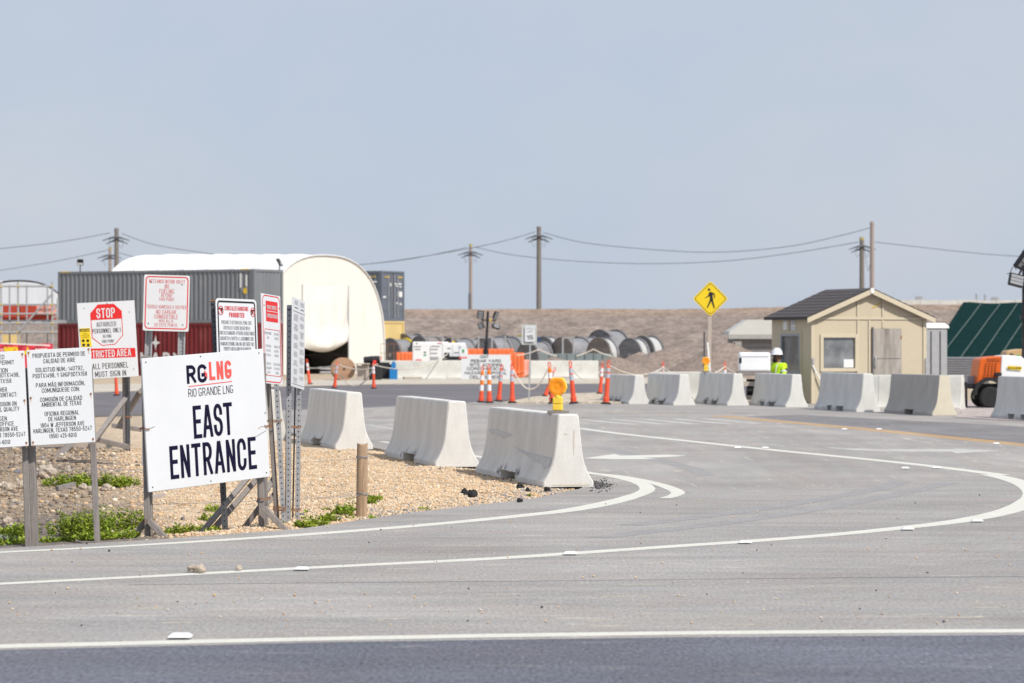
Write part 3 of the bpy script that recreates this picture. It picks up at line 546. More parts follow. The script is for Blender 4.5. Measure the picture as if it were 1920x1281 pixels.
# stroke lettering: centre lines in a 0..w by 0..1 box, drawn as ribbons of even weight
def _arc(cx, cy, rx, ry, a0, a1, n=8): return [(cx+rx*math.cos(R(a0+(a1-a0)*i/n)), cy+ry*math.sin(R(a0+(a1-a0)*i/n))) for i in range(n+1)]
def _glyphs():
    w = .50; h = w/2; k = .24; g = {}
    top = lambda a0, a1, n=8: _arc(h, 1-k, h, k, a0, a1, n)
    bot = lambda a0, a1, n=8: _arc(h, k, h, k, a0, a1, n)
    g['A'] = (.58, [[(0,0),(.25,1)],[(.33,1),(.58,0)],[(.10,.28),(.48,.28)]])
    g['B'] = (w, [[(0,0),(0,1),(.28,1)]+_arc(.27,.76,.21,.24,90,-90)+[(0,.52)], _arc(.27,.26,.23,.26,90,-90)+[(0,0)]])
    g['B'] = (w, [[(.27,.52),(.27,.52)][:0]+[(0,.52),(0,1)]+[(.26,1)]+_arc(.26,.76,.21,.24,90,-90)+[(0,.52)], [(0,.52),(.27,.52)]+_arc(.27,.26,.23,.26,90,-90)+[(0,0),(0,.52)]])
    g['C'] = (w, [[(w,.72)]+top(0,180)+bot(180,360)+[(w,.28)]])
    g['D'] = (w, [[(0,0),(0,1),(.24,1)]+_arc(.22,.72,.28,.28,90,0)+_arc(.22,.28,.28,.28,0,-90)+[(0,0)]])
    g['E'] = (.44, [[(.44,1),(0,1),(0,0),(.44,0)],[(0,.52),(.38,.52)]])
    g['F'] = (.42, [[(.42,1),(0,1),(0,0)],[(0,.52),(.36,.52)]])
    g['G'] = (w, [top(28,180)+bot(180,360)+[(w,.40),(.29,.40)]])
    g['H'] = (w, [[(0,0),(0,1)],[(w,0),(w,1)],[(0,.52),(w,.52)]])
    g['I'] = (.0, [[(0,0),(0,1)]])
    g['J'] = (.42, [[(.42,1),(.42,.22)]+_arc(.21,.22,.21,.22,0,-180)])
    g['K'] = (.52, [[(0,0),(0,1)],[(.50,1),(0,.42)],[(.16,.58),(.52,0)]])
    g['L'] = (.42, [[(0,1),(0,0),(.42,0)]])
    g['M'] = (.66, [[(0,0),(0,1)],[(.03,1),(.33,.22)],[(.33,.22),(.63,1)],[(.66,1),(.66,0)]])
    g['N'] = (w, [[(0,0),(0,1)],[(.03,1),(w-.03,0)],[(w,0),(w,1)]])
    g['O'] = (w, [top(0,180)+bot(180,360)+[(w,1-k)]])
    g['P'] = (w, [[(0,0),(0,1),(.25,1)]+_arc(.25,.74,.24,.26,90,-90)+[(0,.48)]])
    g['Q'] = (w, g['O'][1]+[[(.28,.2),(.52,-.04)]])
    g['R'] = (w, g['P'][1]+[[(.24,.48),(.5,0)]])
    g['S'] = (w, [[(.49,.74)]+_arc(.25,.76,.24,.24,0,180)+[(.02,.68)]+_arc(.24,.70,.22,.17,190,270,4)[1:]+_arc(.26,.27,.24,.24,80,0,5)+_arc(.25,.24,.25,.24,0,-180)+[(0,.27)]])
    g['T'] = (w, [[(0,1),(w,1)],[(h,1),(h,0)]])
    g['U'] = (w, [[(0,1),(0,k)]+bot(180,360)+[(w,1)]])
    g['V'] = (.56, [[(0,1),(.25,0)],[(.31,0),(.56,1)]])
    g['W'] = (.78, [[(0,1),(.18,0)],[(.22,0),(.37,.9)],[(.41,.9),(.56,0)],[(.60,0),(.78,1)]])
    g['X'] = (.54, [[(0,0),(.54,1)],[(0,1),(.54,0)]])
    g['Y'] = (.54, [[(0,1),(.27,.45),(.54,1)],[(.27,.45),(.27,0)]])
    g['Z'] = (w, [[(0,1),(w,1)],[(w-.02,1),(.02,0)],[(0,0),(w,0)]])
    g['0'] = g['O']; g['1'] = (.2, [[(0,.80),(.2,1),(.2,0)]])
    g['2'] = (w, [_arc(.25,.74,.25,.26,170,-20,9)+[(0,0),(w,0)]])
    g['3'] = (w, [_arc(.25,.76,.23,.24,160,-90,9)+[(.18,.52)], [(.18,.52)]+_arc(.25,.26,.25,.26,90,-160,9)])
    g['4'] = (.52, [[(.4,0),(.4,1),(0,.28),(.52,.28)]])
    g['5'] = (w, [[(.46,1),(.06,1),(.03,.52)]+_arc(.25,.30,.25,.30,125,-155,10)])
    g['6'] = (w, [[(.45,.92)]+_arc(.25,.72,.25,.28,60,180,6)+[(0,.3)]+_arc(.25,.30,.25,.30,180,540,14)])
    g['7'] = (w, [[(0,1),(w,1),(.16,0)]])
    g['8'] = (w, [_arc(.25,.76,.22,.24,-90,270,14), _arc(.25,.26,.25,.26,90,450,14)])
    g['9'] = (w, [[(.05,.08)]+_arc(.25,.28,.25,.28,-120,0,6)+[(w,.7)]+_arc(.25,.70,.25,.30,0,360,14)])
    g['.'] = (.0, [[(0,-.0),(0,.06)]]); g[','] = (.06, [[(.05,.07),(0,-.14)]]); g[':'] = (.0, [[(0,.0),(0,.06)],[(0,.55),(0,.61)]])
    g['-'] = (.24, [[(0,.45),(.24,.45)]]); g['('] = (.14, [_arc(.3,.5,.3,.62,125,235,6)]); g[')'] = (.14, [_arc(-.16,.5,.3,.62,55,-55,6)])
    for a, b in (('Á','A'),('Í','I'),('Ó','O')):
        w0, s = g[b]; g[a] = (w0, s+[[(w0/2-.02,1.16),(w0/2+.12,1.34)]])
    return g
GL = _glyphs()
def put_text(mb, fr, s, cx, cy, ch, w=None, off=0.0, d=.002, res=3):
    """write s centred at (cx, cy); cap height ch and width w are fractions of the board; off sets the weight"""
    t = .105 + off*3.0; H_ = ch*fr.h; gs = [None if q == ' ' else GL[q] for q in s]; N_ = sum(q is not None for q in gs); sumw = sum(q[0] for q in gs if q); nsp = len(gs)-N_
    tw, gap, spc = t*H_, .125*H_, .26*H_
    Wm = w*fr.w if w else sumw*H_*.86 + N_*tw + (N_-1)*gap + nsp*spc
    for q in (1, .85, .7, .58, .48):                 # squeezed lines keep their letters apart
        kx = (Wm - N_*tw*q - (N_-1-nsp)*gap*q - nsp*(spc+gap)*q)/max(sumw, 1e-6)
        if kx > .50*H_ or not w: break
    tw *= max(q, .7); gap = (Wm - N_*tw - sumw*kx - nsp*spc*q)/max(1, N_-1) if N_ > 1 else 0; ky = H_-tw; x = 0; items = []
    for q_ in gs:
        if q_ is None: x += spc*q; continue
        items.append((x+tw/2, q_)); x += q_[0]*kx+tw+gap
    c0 = fr.L(cx, cy, 0); n = 0
    for x0, g in items:
        for pl in g[1]:
            lim = 9 if any(py > 1.01 or py < -.01 for _, py in pl) else H_/2; pts = [Vector((x0+px*kx - Wm/2, py*ky - ky/2)) for px, py in pl]; q = [pts[0]]
            for p in pts[1:]:
                if (p-q[-1]).length > 1e-5: q.append(p)
            if len(q) < 2: continue
            closed = (q[0]-q[-1]).length < tw*.35 and len(q) > 3
            if closed: q[-1] = q[0].copy()
            m = len(q); L_, R_ = [], []; hw = tw/2
            for i, p in enumerate(q):
                a = (q[i]-q[i-1]).normalized() if i > 0 else ((q[-1]-q[-2]).normalized() if closed else (q[1]-q[0]).normalized())
                b = (q[i+1]-q[i]).normalized() if i < m-1 else ((q[1]-q[0]).normalized() if closed else (q[-1]-q[-2]).normalized())
                na, nb = Vector((-a.y, a.x)), Vector((-b.y, b.x)); nn = na+nb
                nn = nn.normalized() if nn.length > .2 else na; mlen = min(1.9, 1/max(.35, nn.dot(na))); e = Vector((0,0))
                if not closed and i == 0: e = -a*hw
                if not closed and i == m-1: e = a*hw
                L_.append(p+nn*hw*mlen+e); R_.append(p-nn*hw*mlen+e)
            dd = d + .00012*(n % 5); n += 1
            vs = []
            for l, r_ in zip(L_, R_):
                l.y = min(lim, max(-lim, l.y)); r_.y = min(lim, max(-lim, r_.y)); vs += [c0+fr.u*l.x+fr.v*l.y+fr.n*dd, c0+fr.u*r_.x+fr.v*r_.y+fr.n*dd]
            mb.add(vs, [(2*i+1, 2*i+3, 2*i+2, 2*i) for i in range(m-1)])
def rrect(fx0, fy0, fx1, fy1, fr, r, k=5):
    rx, ry = r/fr.w, r/fr.h; o = []
    for cx, cy, a0 in ((fx1-rx, fy0+ry, -90), (fx1-rx, fy1-ry, 0), (fx0+rx, fy1-ry, 90), (fx0+rx, fy0+ry, 180)):
        for i in range(k+1): a = R(a0+90*i/k); o.append((cx+rx*math.cos(a), cy+ry*math.sin(a)))
    return o
def poly(mb, fr, pts, d=.002): mb.flat([fr.L(x, y, d) for x, y in pts])
def ring(mb, fr, outer, inner, d=.002):
    n = len(outer); mb.add([fr.L(*p, d) for p in outer] + [fr.L(*p, d) for p in inner], [(i, (i+1) % n, n+(i+1) % n, n+i) for i in range(n)])
def rframe(mb, fr, x0, y0, x1, y1, t, r, d=.002):
    tx, ty = t/fr.w, t/fr.h; ring(mb, fr, rrect(x0, y0, x1, y1, fr, r), rrect(x0+tx, y0+ty, x1-tx, y1-ty, fr, max(.001, r-t)), d)
def board(mb, fr, t, outline=None, bev=0):
    o = outline or [(0,0),(1,0),(1,1),(0,1)]; mb.prism(o, lambda p: fr.L(*p, 0), lambda p: fr.L(*p, -t)); return mb
def lines_(mb, fr, rows, d=.002, off=0.0):
    for r in rows: put_text(mb, fr, r[0], r[1], r[2], r[3], r[4] if len(r) > 4 else None, off, d)
def screws(root, fr, pts, m, r=.008):
    for x, y in pts: MB().cyl(fr.L(x, y, 0), fr.L(x, y, .005), r, n=8).build('screw', m, root, root=root)
def base_of(fr, z=None):
    c = fr.L(.5, 1, -.05); return (c.x, c.y, hz(c.x, c.y) if z is None else z)
def perforated(root, a, b, w, m, name='post', face=None, holes=True, step=.0254*1.0, side=True):
    """square punched sign post from a to b, a row of dark holes down two faces"""
    a, b = Vector(a), Vector(b); mb = MB().bar(a, b, w, w, up=(0,-1,0)); p = mb.build(name, m, root, root=root)
    z = (b-a).normalized(); u = Vector((0,-1,0)); x = u.cross(z).normalized(); y = z.cross(x); L = (b-a).length; hb = MB(); k = int(L/.05)
    for i in range(1, k):
        c = a+z*(L*i/k); s = .0052
        for n_, t_ in ((y, x), (-y, x), (x, y), (-x, y)):
            q = c + n_*(w/2+.0012); hb.add([q-t_*s-z*s*1.2, q+t_*s-z*s*1.2, q+t_*s+z*s*1.2, q-t_*s+z*s*1.2], [(0,1,2,3)])
    hb.build('punched_holes', M['hole'], p, root=root, fix=False); return p
def uchannel(root, a, b, m, w=.055):
    a, b = Vector(a), Vector(b); z = (b-a).normalized(); x = Vector((1,0,0)); x = (x-z*x.dot(z)).normalized(); y = z.cross(x)
    prof = [(-.5,.0),(-.5,-.06),(-.28,-.06),(-.2,.42),(.2,.42),(.28,-.06),(.5,-.06),(.5,0),(.34,0),(.25,.5),(-.25,.5),(-.34,0)]
    mb = MB(); mb.loft([[q + x*(p[0]*w)+y*(p[1]*w*.6) for p in prof] for q in (a, b)]); p = mb.build('post', m, root, root=root)
    hb = MB(); L = (b-a).length; k = int(L/.05)
    for i in range(1, k):
        c = a+z*(L*i/k) + y*(.41*w*.6-.002)*(1) - y*.0
        for sgn in (-1, 1):
            q = a+z*(L*i/k) + y*(w*.6*(.51 if sgn > 0 else .41)) + y*(.001*sgn); s = .0045
            hb.add([q-x*s-z*s, q+x*s-z*s, q+x*s+z*s, q-x*s+z*s], [(0,1,2,3)])
    hb.build('punched_holes', M['hole'], p, root=root, fix=False); return p
def timber(root, a, b, w, h, m='wood', name='post', up=(0,-1,0)): return MB().bar(a, b, w, h, up).build(name, M[m], root, root=root, bevel=.004)
def wire_tie(root, c, rx, ry, m='rust', tail=None):
    mb = MB(); c = Vector(c)
    for k in range(2): mb.tube([c+Vector((rx*math.cos(a), ry*math.sin(a), .012*k+.006*math.sin(3*a+k))) for a in [2*math.pi*i/16 for i in range(17)]], .0028, 5)
    if tail: mb.tube([c+Vector((rx*.6,-ry,0))]+[Vector(t) for t in tail], .0028, 5)
    return mb.build('wire_tie', M[m], root, root=root)
# ------------------------------------------------------------------ air permit boards (two boards on shared timber posts)
def permit(corners, Dl, Dr, rows, label, posts, screws_at):
    fr = frame_px(*corners, Dl, Dr); r = thing('permit_sign', label, 'sign', base_of(fr), group='air permit boards on timber posts')
    pan = board(MB(), fr, .012).build('panel', M['white'], r, root=r, bevel=.002); t = MB(); lines_(t, fr, rows, off=.0); t.build('lettering', M['black'], pan, root=r)
    rs = MB()
    for x, y in screws_at:
        rs.flat([fr.L(x+dx/fr.w, y+dy/fr.h, .0018) for dx, dy in ((-.004,0),(.004,0),(.003,.02),(.001,.04),(-.002,.035))])
    rs.build('rust_streaks', mat('rust_stain_'+str(len(bpy.data.materials)), (.55,.32,.16), .8, .3, 30), pan, root=r); screws(r, fr, screws_at, M['rust'], .009)
    for a, b, w, h in posts: timber(r, a, b, w, h)
    return r, fr
def post_pts(px0, py0, px1, py1, D, dz=0):
    b = P(px1, py1, D); b.z = min(b.z, hz(b.x, b.y)); a = P(px0, py0, D); return b, a
A1 = [(51,657),(170,651),(179,829),(57,836)]
y0, hh = 654, 179
def row(s, y, w, ch=8.2): return (s, .5, (y-y0)/hh, ch/hh, w/121)
b1 = post_pts(55, 690, 66.5, 1030, 24.93); b2 = post_pts(168, 690, 183, 1022, 25.05); b0 = post_pts(43, 690, 54.5, 1030, 24.90)
permit(A1, 24.75, 24.9, [row(*q) for q in [('PROPUESTA DE PERMISO DE',665,99),('CALIDAD DE AIRE',676,60),('SOLICITUD NUM.: 140792,',692,91),('PSDTX1498, Y GHGPSDTX158',703,102),('PARA MÁS INFORMACIÓN,',720.5,92),('COMUNÍQUESE CON:',731,71),('COMISIÓN DE CALIDAD',748,79),('AMBIENTAL DE TEXAS',757.5,75),('OFICINA REGIONAL',775,65),('DE HARLINGEN',785,52),('1804 W JEFFERSON AVE',796,83),('HARLINGEN, TEXAS 78550-5247',806,110),('(956) 425-6010',817,51)]],
    'white permit board in Spanish starting with PROPUESTA DE PERMISO, nearest complete board on the left', [(b1[0], b1[1], .05, .09), (b2[0], b2[1], .045, .07)], [(.03,.025),(.965,.02),(.03,.50),(.965,.49),(.03,.965),(.965,.965)])
A2 = [(-73,663),(46,657.5),(53.5,836.5),(-66,843)]
y0 = 660
permit(A2, 24.55, 24.73, [('PROPOSED',.5,.055,.045,.36),('AIR QUALITY PERMIT',.5,.115,.045,.66)] + [row(*q) for q in [('APPLICATION',698-3,54),('NUM.: 140792, PSDTX1498,',707-3,98),('AND GHGPSDTX158',718-3,66),('FOR FURTHER',734-3,48),('INFORMATION CONTACT:',744-3,86),('TEXAS COMMISSION ON',761-3,82),('ENVIRONMENTAL QUALITY',771-3,92),('HARLINGEN',788-3,42),('REGIONAL OFFICE',798-3,68),('1804 W JEFFERSON AVE',808-3,83),('HARLINGEN, TEXAS 78550-5247',819-3,110),('(956) 425-6010',832-3,51)]],
    'white English permit board cut off by the left edge of the photo', [(b0[0], b0[1], .05, .09), (post_pts(-70,690,-62,1032,24.7)[0], post_pts(-70,690,-62,1032,24.7)[1], .05, .09)], [(.03,.025),(.965,.035),(.965,.52),(.965,.965),(.03,.965)])
# ------------------------------------------------------------------ EAST ENTRANCE board
Gc = [(270.5,671),(495,655),(505,893),(274.5,925)]; fr = frame_px(*Gc, 26.0, 27.2)
r = thing('entrance_sign', 'large white board reading EAST ENTRANCE under a navy and red logo', 'sign', base_of(fr))
pan = board(MB(), fr, .02).build('panel', M['white'], r, root=r, bevel=.003)
def gx(x): return (x-271.5)/228
t = MB(); put_text(t, fr, 'EAST', .545, .515, .25, .325, .024); put_text(t, fr, 'ENTRANCE', .535, .80, .25, .715, .024); put_text(t, fr, 'RIO GRANDE LNG', .54, .290, .062, .37, -.006); t.build('lettering', M['navy'], pan, root=r)
t = MB(); put_text(t, fr, 'RG', .432, .150, .14, .165, .030); t.build('logo_navy_letters', M['navy'], pan, root=r)
t = MB(); put_text(t, fr, 'LNG', .627, .138, .14, .185, .028); poly(t, fr, [(.36,.2375),(.72,.228),(.72,.2345),(.36,.244)])
for k in range(2): poly(t, fr, [(.488+.007*k,.138+.024*k),(.499+.007*k,.130+.024*k),(.519,.160+.020*k),(.514,.172+.02*k)], .0035)
t.build('logo_red_letters', M['coral'], pan, root=r)
screws(r, fr, [(.03,.03),(.47,.02),(.96,.03),(.03,.965),(.5,.975),(.97,.965),(.985,.5)], M['galvdark'], .006)
for px0, px1, py1, D, w in ((270,277,1013,26.12,.045),(276,281,1012,26.25,.05),(486,491.5,1000,27.25,.05),(493,498,1000,27.4,.045)):
    a, b = post_pts(px0, 668 if px0 < 300 else 662, px1, py1, D); timber(r, a, b, w, .09)
for a, b, D in (((276,974),(241,1017),26.2),((279,976),(314,1014),26.05),((488,950),(448,1003),27.5),((494,952),(537,996),27.1)):
    q = P(*b, D); q.z = min(q.z, hz(q.x, q.y)+.005); timber(r, P(*a, D), q, .05, .085, name='brace')
timber(r, P(360,1010,27.0)-Vector((0,0,.05)), P(478,880,28.6), .05, .08, name='brace'); timber(r, P(376,1010,27.15)-Vector((0,0,.05)), P(486,893,28.75), .05, .08, name='brace')
wire_tie(r, P(279.5,977,26.15), .055, .12); wire_tie(r, P(273,805,26.1), .05, .12, tail=[P(283,803,25.9), P(290,800,25.85)]); wire_tie(r, P(495,936,27.3), .06, .12); wire_tie(r, P(499,800,27.3), .055, .13, tail=[P(490,800,27.0), P(484,804,26.95)])
# ------------------------------------------------------------------ STOP board
fr = frame_px((147,569),(255,563),(257,706),(149,712), 46.0, 46.2)
r = thing('access_sign', 'white board with a red STOP octagon and a RESTRICTED AREA band', 'sign', base_of(fr, hz(fr.o.x, 46)))
pan = board(MB(), fr, .015).build('panel', M['white'], r, root=r, bevel=.002)
ax = lambda x: (x-148)/108.5; ay = lambda y, x=200: (y-(569-(x-147)*.055))/143
oc = [(187,571),(217,569.5),(231.5,583),(231.5,629),(216,646),(191,648.5),(172.5,634),(172,588)]; oc = [(ax(x), ay(y, x)) for x, y in oc]; cxo = sum(p[0] for p in oc)/8; cyo = sum(p[1] for p in oc)/8
t = MB(); ring(t, fr, oc, [(cxo+(x-cxo)*.955, cyo+(y-cyo)*.965) for x, y in oc]); fy = ay(599)
poly(t, fr, [oc[7], oc[0], oc[1], oc[2], (oc[2][0], fy), (oc[7][0], fy)], .0022); poly(t, fr, [(ax(150),ay(654,150)),(ax(253),ay(652.5,253)),(ax(253),ay(669.5,253)),(ax(150),ay(673,150))]); t.build('red_markings', M['signred'], pan, root=r)
t = MB(); put_text(t, fr, 'STOP', ax(201), ay(587), .13, .325, .022, .0045); put_text(t, fr, 'RESTRICTED AREA', ax(198), ay(663), .095, .86, .022, .0045); t.build('white_lettering', M['plate'], pan, root=r)
t = MB(); lines_(t, fr, [('AUTHORIZED',ax(201),ay(608),.06,.34),('PERSONNEL ONLY',ax(201.5),ay(620),.06,.50),('BEYOND',ax(201.5),ay(630.5),.04,.145),('THIS POINT',ax(202.5),ay(640),.04,.215),('ALL PERSONNEL',ax(204),ay(686),.075,.625),('MUST SIGN IN',ax(204),ay(701),.075,.54)], off=.0); t.build('black_lettering', M['black'], pan, root=r)
screws(r, fr, [(.12,.07),(.52,.02),(.9,.15),(.92,.9)], M['galvdark'], .008)
cr = [(150,616),(169.5,615),(171.5,650),(152,651)]; c4 = [(ax(x), ay(y, x)) for x, y in cr]
cs_ = MB(); cs_.prism(c4, lambda p: fr.L(*p, .008), lambda p: fr.L(*p, .001)); ca = cs_.build('caution_sticker', M['yellowsign'], pan, root=r, label='yellow caution notice with round pictograms')
t = MB(); poly(t, fr, [(ax(150.4),ay(617,150)),(ax(169),ay(616,169)),(ax(169),ay(621.5,169)),(ax(150.6),ay(622.5,150))], .009)
for x, y in ((156,639),(164.5,639),(156.5,647),(165,647)): poly(t, fr, [(ax(x)+.026*math.cos(a), ay(y, x)+.020*math.sin(a)) for a in [i*.5236 for i in range(12)]], .009)
lines_(t, fr, [('WEAR',ax(160.5),ay(625.6,160),.016,.075),('PROTECTIVE',ax(160.5),ay(629.2,160),.016,.14),('EQUIPMENT',ax(160.5),ay(632.8,160),.016,.13)], d=.009); t.build('caution_print', M['black'], pan, root=r)
t = MB(); put_text(t, fr, 'CAUTION', ax(160), ay(619.3,160), .028, .15, .01, .0105); t.build('caution_heading', M['yellowsign'], pan, root=r)
a, b = post_pts(233, 690, 235, 842, 46.5); timber(r, a, b, .06, .09); a, b = post_pts(240, 600, 241, 842, 46.45); perforated(r, a, b, .05, M['galvdark'])
a, b = post_pts(172, 700, 171, 866, 46.4); timber(r, a, b, .05, .05, 'galvdark')
for a, b, D0, D1 in (((234,750),(168,838),46.3,44.5),((264,733),(226,795),46.4,49.5)): timber(r, P(*a, D0), P(*b, D1), .07, .09, name='brace')
timber(r, P(180,824,45.3), P(240,838,46.0), .07, .09, name='foot_rail'); timber(r, P(34,871,42.0), P(174,867,44.2), .07, .09, name='foot_rail'); timber(r, P(138,825,46.5), P(96,872,43.2), .07, .09, name='brace'); timber(r, P(210,798,48.5), P(266,806,48.5), .07, .09, name='foot_rail')
wire_tie(r, P(240,783,46.2), .06, .09)
# ------------------------------------------------------------------ wetlands board
fr = frame_px((271,514.5),(356,517.5),(354,622),(267,620), 40.0, 40.1)
r = thing('wetlands_sign', 'white board with a red frame about wetlands and no fueling', 'sign', base_of(fr))
pan = board(MB(), fr, .006, rrect(0,0,1,1,fr,.02)).build('panel', M['plate'], r, root=r)
t = MB(); rframe(t, fr, .035, .025, .97, .965, .014, .05); t.build('red_frame', M['signred'], pan, root=r); t = MB()
for s, y, ch, w in [('WETLANDS WITHIN 100 FT',218,30,305),('NO',260,36,36),('FUELING',302,36,125),('BEYOND',338,27,92),('THIS POINT',371,27,132),('TIERRAS HUMEDAS A 100 PIES',437,30,338),('NO CARGAR',480,34,170),('COMBUSTIBLE',521,36,200),('MAS ALLA',557,26,120),('DE ESTE PUNTO',592,27,190)]:
    put_text(t, fr, s, .5, (y-163)/482, ch/482*1.05, w/390, .0)
t.build('lettering', M['redfade'], pan, root=r); screws(r, fr, [(.15,.13),(.83,.16),(.12,.87),(.87,.88)], M['galvdark'], .009)
for x0, x1 in ((281,272),(342,336)): a, b = post_pts(x0, 560, x1, 872, 40.15); uchannel(r, a, b, M['galv'], .10)
# ------------------------------------------------------------------ handgun board
fr = frame_px((403,558.5),(477,562.5),(489,712),(410,712), 26.9, 27.4)
r = thing('handgun_sign', 'white board with a black frame reading CONCEALED HANDGUNS PROHIBITED in red', 'sign', base_of(fr))
pan = board(MB(), fr, .004, rrect(0,0,1,1,fr,.04)).build('panel', M['plate'], r, root=r)
t = MB(); rframe(t, fr, .035, .028, .965, .98, .016, .035); dy = lambda y: (y-90)/960
poly(t, fr, [(.06,.03),(.94,.03),(.93,.05),(.07,.05)], .0021); rows = [('PURSUANT TO SECTION 30.06, PENAL CODE',372,.74),('(TRESPASS BY LICENSE HOLDER WITH A',437,.66),('CONCEALED HANDGUN), A PERSON LICENSED UNDER',497,.86),('SUBCHAPTER H, CHAPTER 411, GOVERNMENT CODE',562,.82),('(HANDGUN LICENSING LAW), MAY NOT ENTER THIS',625,.82),('PROPERTY WITH A CONCEALED HANDGUN',686,.66)]
for s, y, w in rows: put_text(t, fr, s, .49, dy(y), .045, w, -.008)
def gun(mb, cx, cy, k):
    mb_p = [(-.05,-.028),(.045,-.028),(.05,-.010),(.012,-.006),(-.006,.008),(-.014,.035),(-.042,.033),(-.036,.0),(-.05,-.006)]; poly(mb, fr, [(cx+x*k, cy+y) for x, y in mb_p], .0025)
gun(t, .115, .148, -1); gun(t, .90, .155, 1); t.build('black_print', M['black'], pan, root=r)
t = MB(); put_text(t, fr, 'CONCEALED HANDGUNS', .50, dy(205), .055, .58, .012); put_text(t, fr, 'PROHIBITED', .50, dy(283), .06, .37, .022)
for cx, cy in ((.115,.15),(.90,.157)):
    el = lambda k: [(cx+.062*k*math.cos(a), cy+.058*k*math.sin(a)) for a in [i*math.pi/12 for i in range(24)]]
    ring(t, fr, el(1), el(.84), .003); poly(t, fr, [(cx-.045,cy-.036),(cx-.036,cy-.044),(cx+.045,cy+.036),(cx+.036,cy+.044)], .0035)
t.build('red_print', M['redink'], pan, root=r)
a, b = post_pts(400, 562, 423, 1008, 27.05); perforated(r, a, b, .05, M['galvdark']); a, b = post_pts(477, 572, 490, 1004, 27.6); perforated(r, a, b, .045, M['galvdark'])
mb = MB().cyl(P(394,564,27.0), P(404,564,27.0), .006, n=6); mb.build('bolt', M['rust'], r, root=r)
# ------------------------------------------------------------------ private property board
fr = frame_px((486.5,549.5),(523,555.5),(532,722),(497,718), 27.6, 28.0)
r = thing('property_sign', 'tall white board with a red PRIVATE PROPERTY block between two other signs', 'sign', base_of(fr))
pan = board(MB(), fr, .006, rrect(0,0,1,1,fr,.012)).build('panel', M['plate'], r, root=r)
ex = lambda x: (x-590)/255; ey = lambda y: (y-28)/1085
t = MB(); rframe(t, fr, .05, .012, .97, .985, .009, .06); rframe(t, fr, .11, .39, .93, .912, .005, .02); poly(t, fr, [(.22,.075),(.84,.075),(.84,.305),(.22,.305)]); t.build('red_print', M['signred'], pan, root=r)
t = MB(); put_text(t, fr, 'PRIVATE PROPERTY', .53, .145, .045, .52, .01, .0035); put_text(t, fr, 'PROPIEDAD PRIVADA', .53, .24, .045, .54, .01, .0035); poly(t, fr, [(.25,.186),(.81,.186),(.81,.193),(.25,.193)], .0035); t.build('white_lettering', M['plate'], pan, root=r)
t = MB()
for s, x, y, w in [('AUTHORIZED PERSONNEL',.30,.437,.36),('ONLY',.30,.487,.10),('SOLO PERSONAL',.73,.437,.26),('AUTORIZADO',.74,.487,.22),('- NO TRESPASSING',.30,.58,.30),('- NO SOLICITING',.29,.63,.26),('- NO LOITERING',.29,.68,.26),('- PROHIBIDO EL PASO',.74,.58,.33),('- NO SOLICITAR',.71,.63,.24),('- NO MERODEAR',.71,.68,.24),('VISITORS MUST',.30,.778,.25),('CHECK IN WITH',.30,.826,.26),('SECURITY',.30,.873,.16),('LOS VISITANTES DEBEN',.72,.778,.36),('REGISTRARSE CON',.72,.826,.30),('SEGURIDAD',.72,.873,.18)]: put_text(t, fr, s, x, y, .028, w, -.004)
t.build('grey_lettering', M['greyink'], pan, root=r); screws(r, fr, [(.13,.13),(.92,.14),(.16,.9),(.9,.9)], M['rust'], .006)
a, b = post_pts(493, 556, 521, 1000, 28.15); timber(r, a, b, .042, .06); a, b = post_pts(514, 640, 533, 998, 28.1); perforated(r, a, b, .042, M['galv'])
timber(r, P(512,900,28.2), P(486,940,28.0), .05, .08, name='brace'); timber(r, P(514,928,28.2), P(486,960,28.0), .05, .08, name='brace')
wire_tie(r, P(515,790,28.1), .07, .06, tail=[P(507,795,27.95), P(504,806,27.95)]); wire_tie(r, P(524,952,28.1), .06, .05); wire_tie(r, P(524,957,28.1), .06, .05)
# ------------------------------------------------------------------ notice board
fr = frame_px((547,556),(571,566),(571.5,732),(548.5,724), 28.1, 28.65)
r = thing('notice_sign', 'narrow white NOTICE board seen almost edge on, rightmost of the sign cluster', 'sign', base_of(fr))
pan = board(MB(), fr, .008).build('panel', M['plate'], r, root=r, bevel=.001)
t = MB(); put_text(t, fr, 'NOTICE', .29, .052, .045, .24, .0); put_text(t, fr, 'NOTICIA', .76, .052, .045, .26, .0)
t.build('grey_heading', M['greyink'], pan, root=r); t = MB(); poly(t, fr, [(.16,.105),(.42,.105),(.42,.113),(.16,.113)]); poly(t, fr, [(.63,.105),(.90,.105),(.90,.113),(.63,.113)]); poly(t, fr, [(.06,.150),(.96,.150),(.96,.154),(.06,.154)]); poly(t, fr, [(.05,.965),(.95,.965),(.95,.969),(.05,.969)]); t.build('black_rules', M['black'], pan, root=r)
t = MB(); random.seed(5)
for cx in (.28, .76):
    y = .185
    while y < .93:
        for k in range(random.choice((3,4,5))):
            w = .19*random.uniform(.55,1); x = cx-w
            while x < cx+w-.02: e = min(cx+w, x+random.uniform(.02,.07)); poly(t, fr, [(x,y),(e,y),(e,y+.006),(x,y+.006)]); x = e+.014
            y += .0155
        y += .035
t.build('fine_print', M['greyink'], pan, root=r)
a, b = post_pts(542.5, 572, 540.5, 1000, 28.25); perforated(r, a, b, .045, M['galv']); a, b = post_pts(556, 600, 548.5, 998, 28.6); timber(r, a, b, .012, .05, 'galvdark'); a, b = post_pts(562.5, 640, 557, 998, 28.55); perforated(r, a, b, .042, M['galv'])
a, b = post_pts(538, 764, 536, 1000, 28.3); timber(r, a, b, .02, .02, 'rust', 'stake')
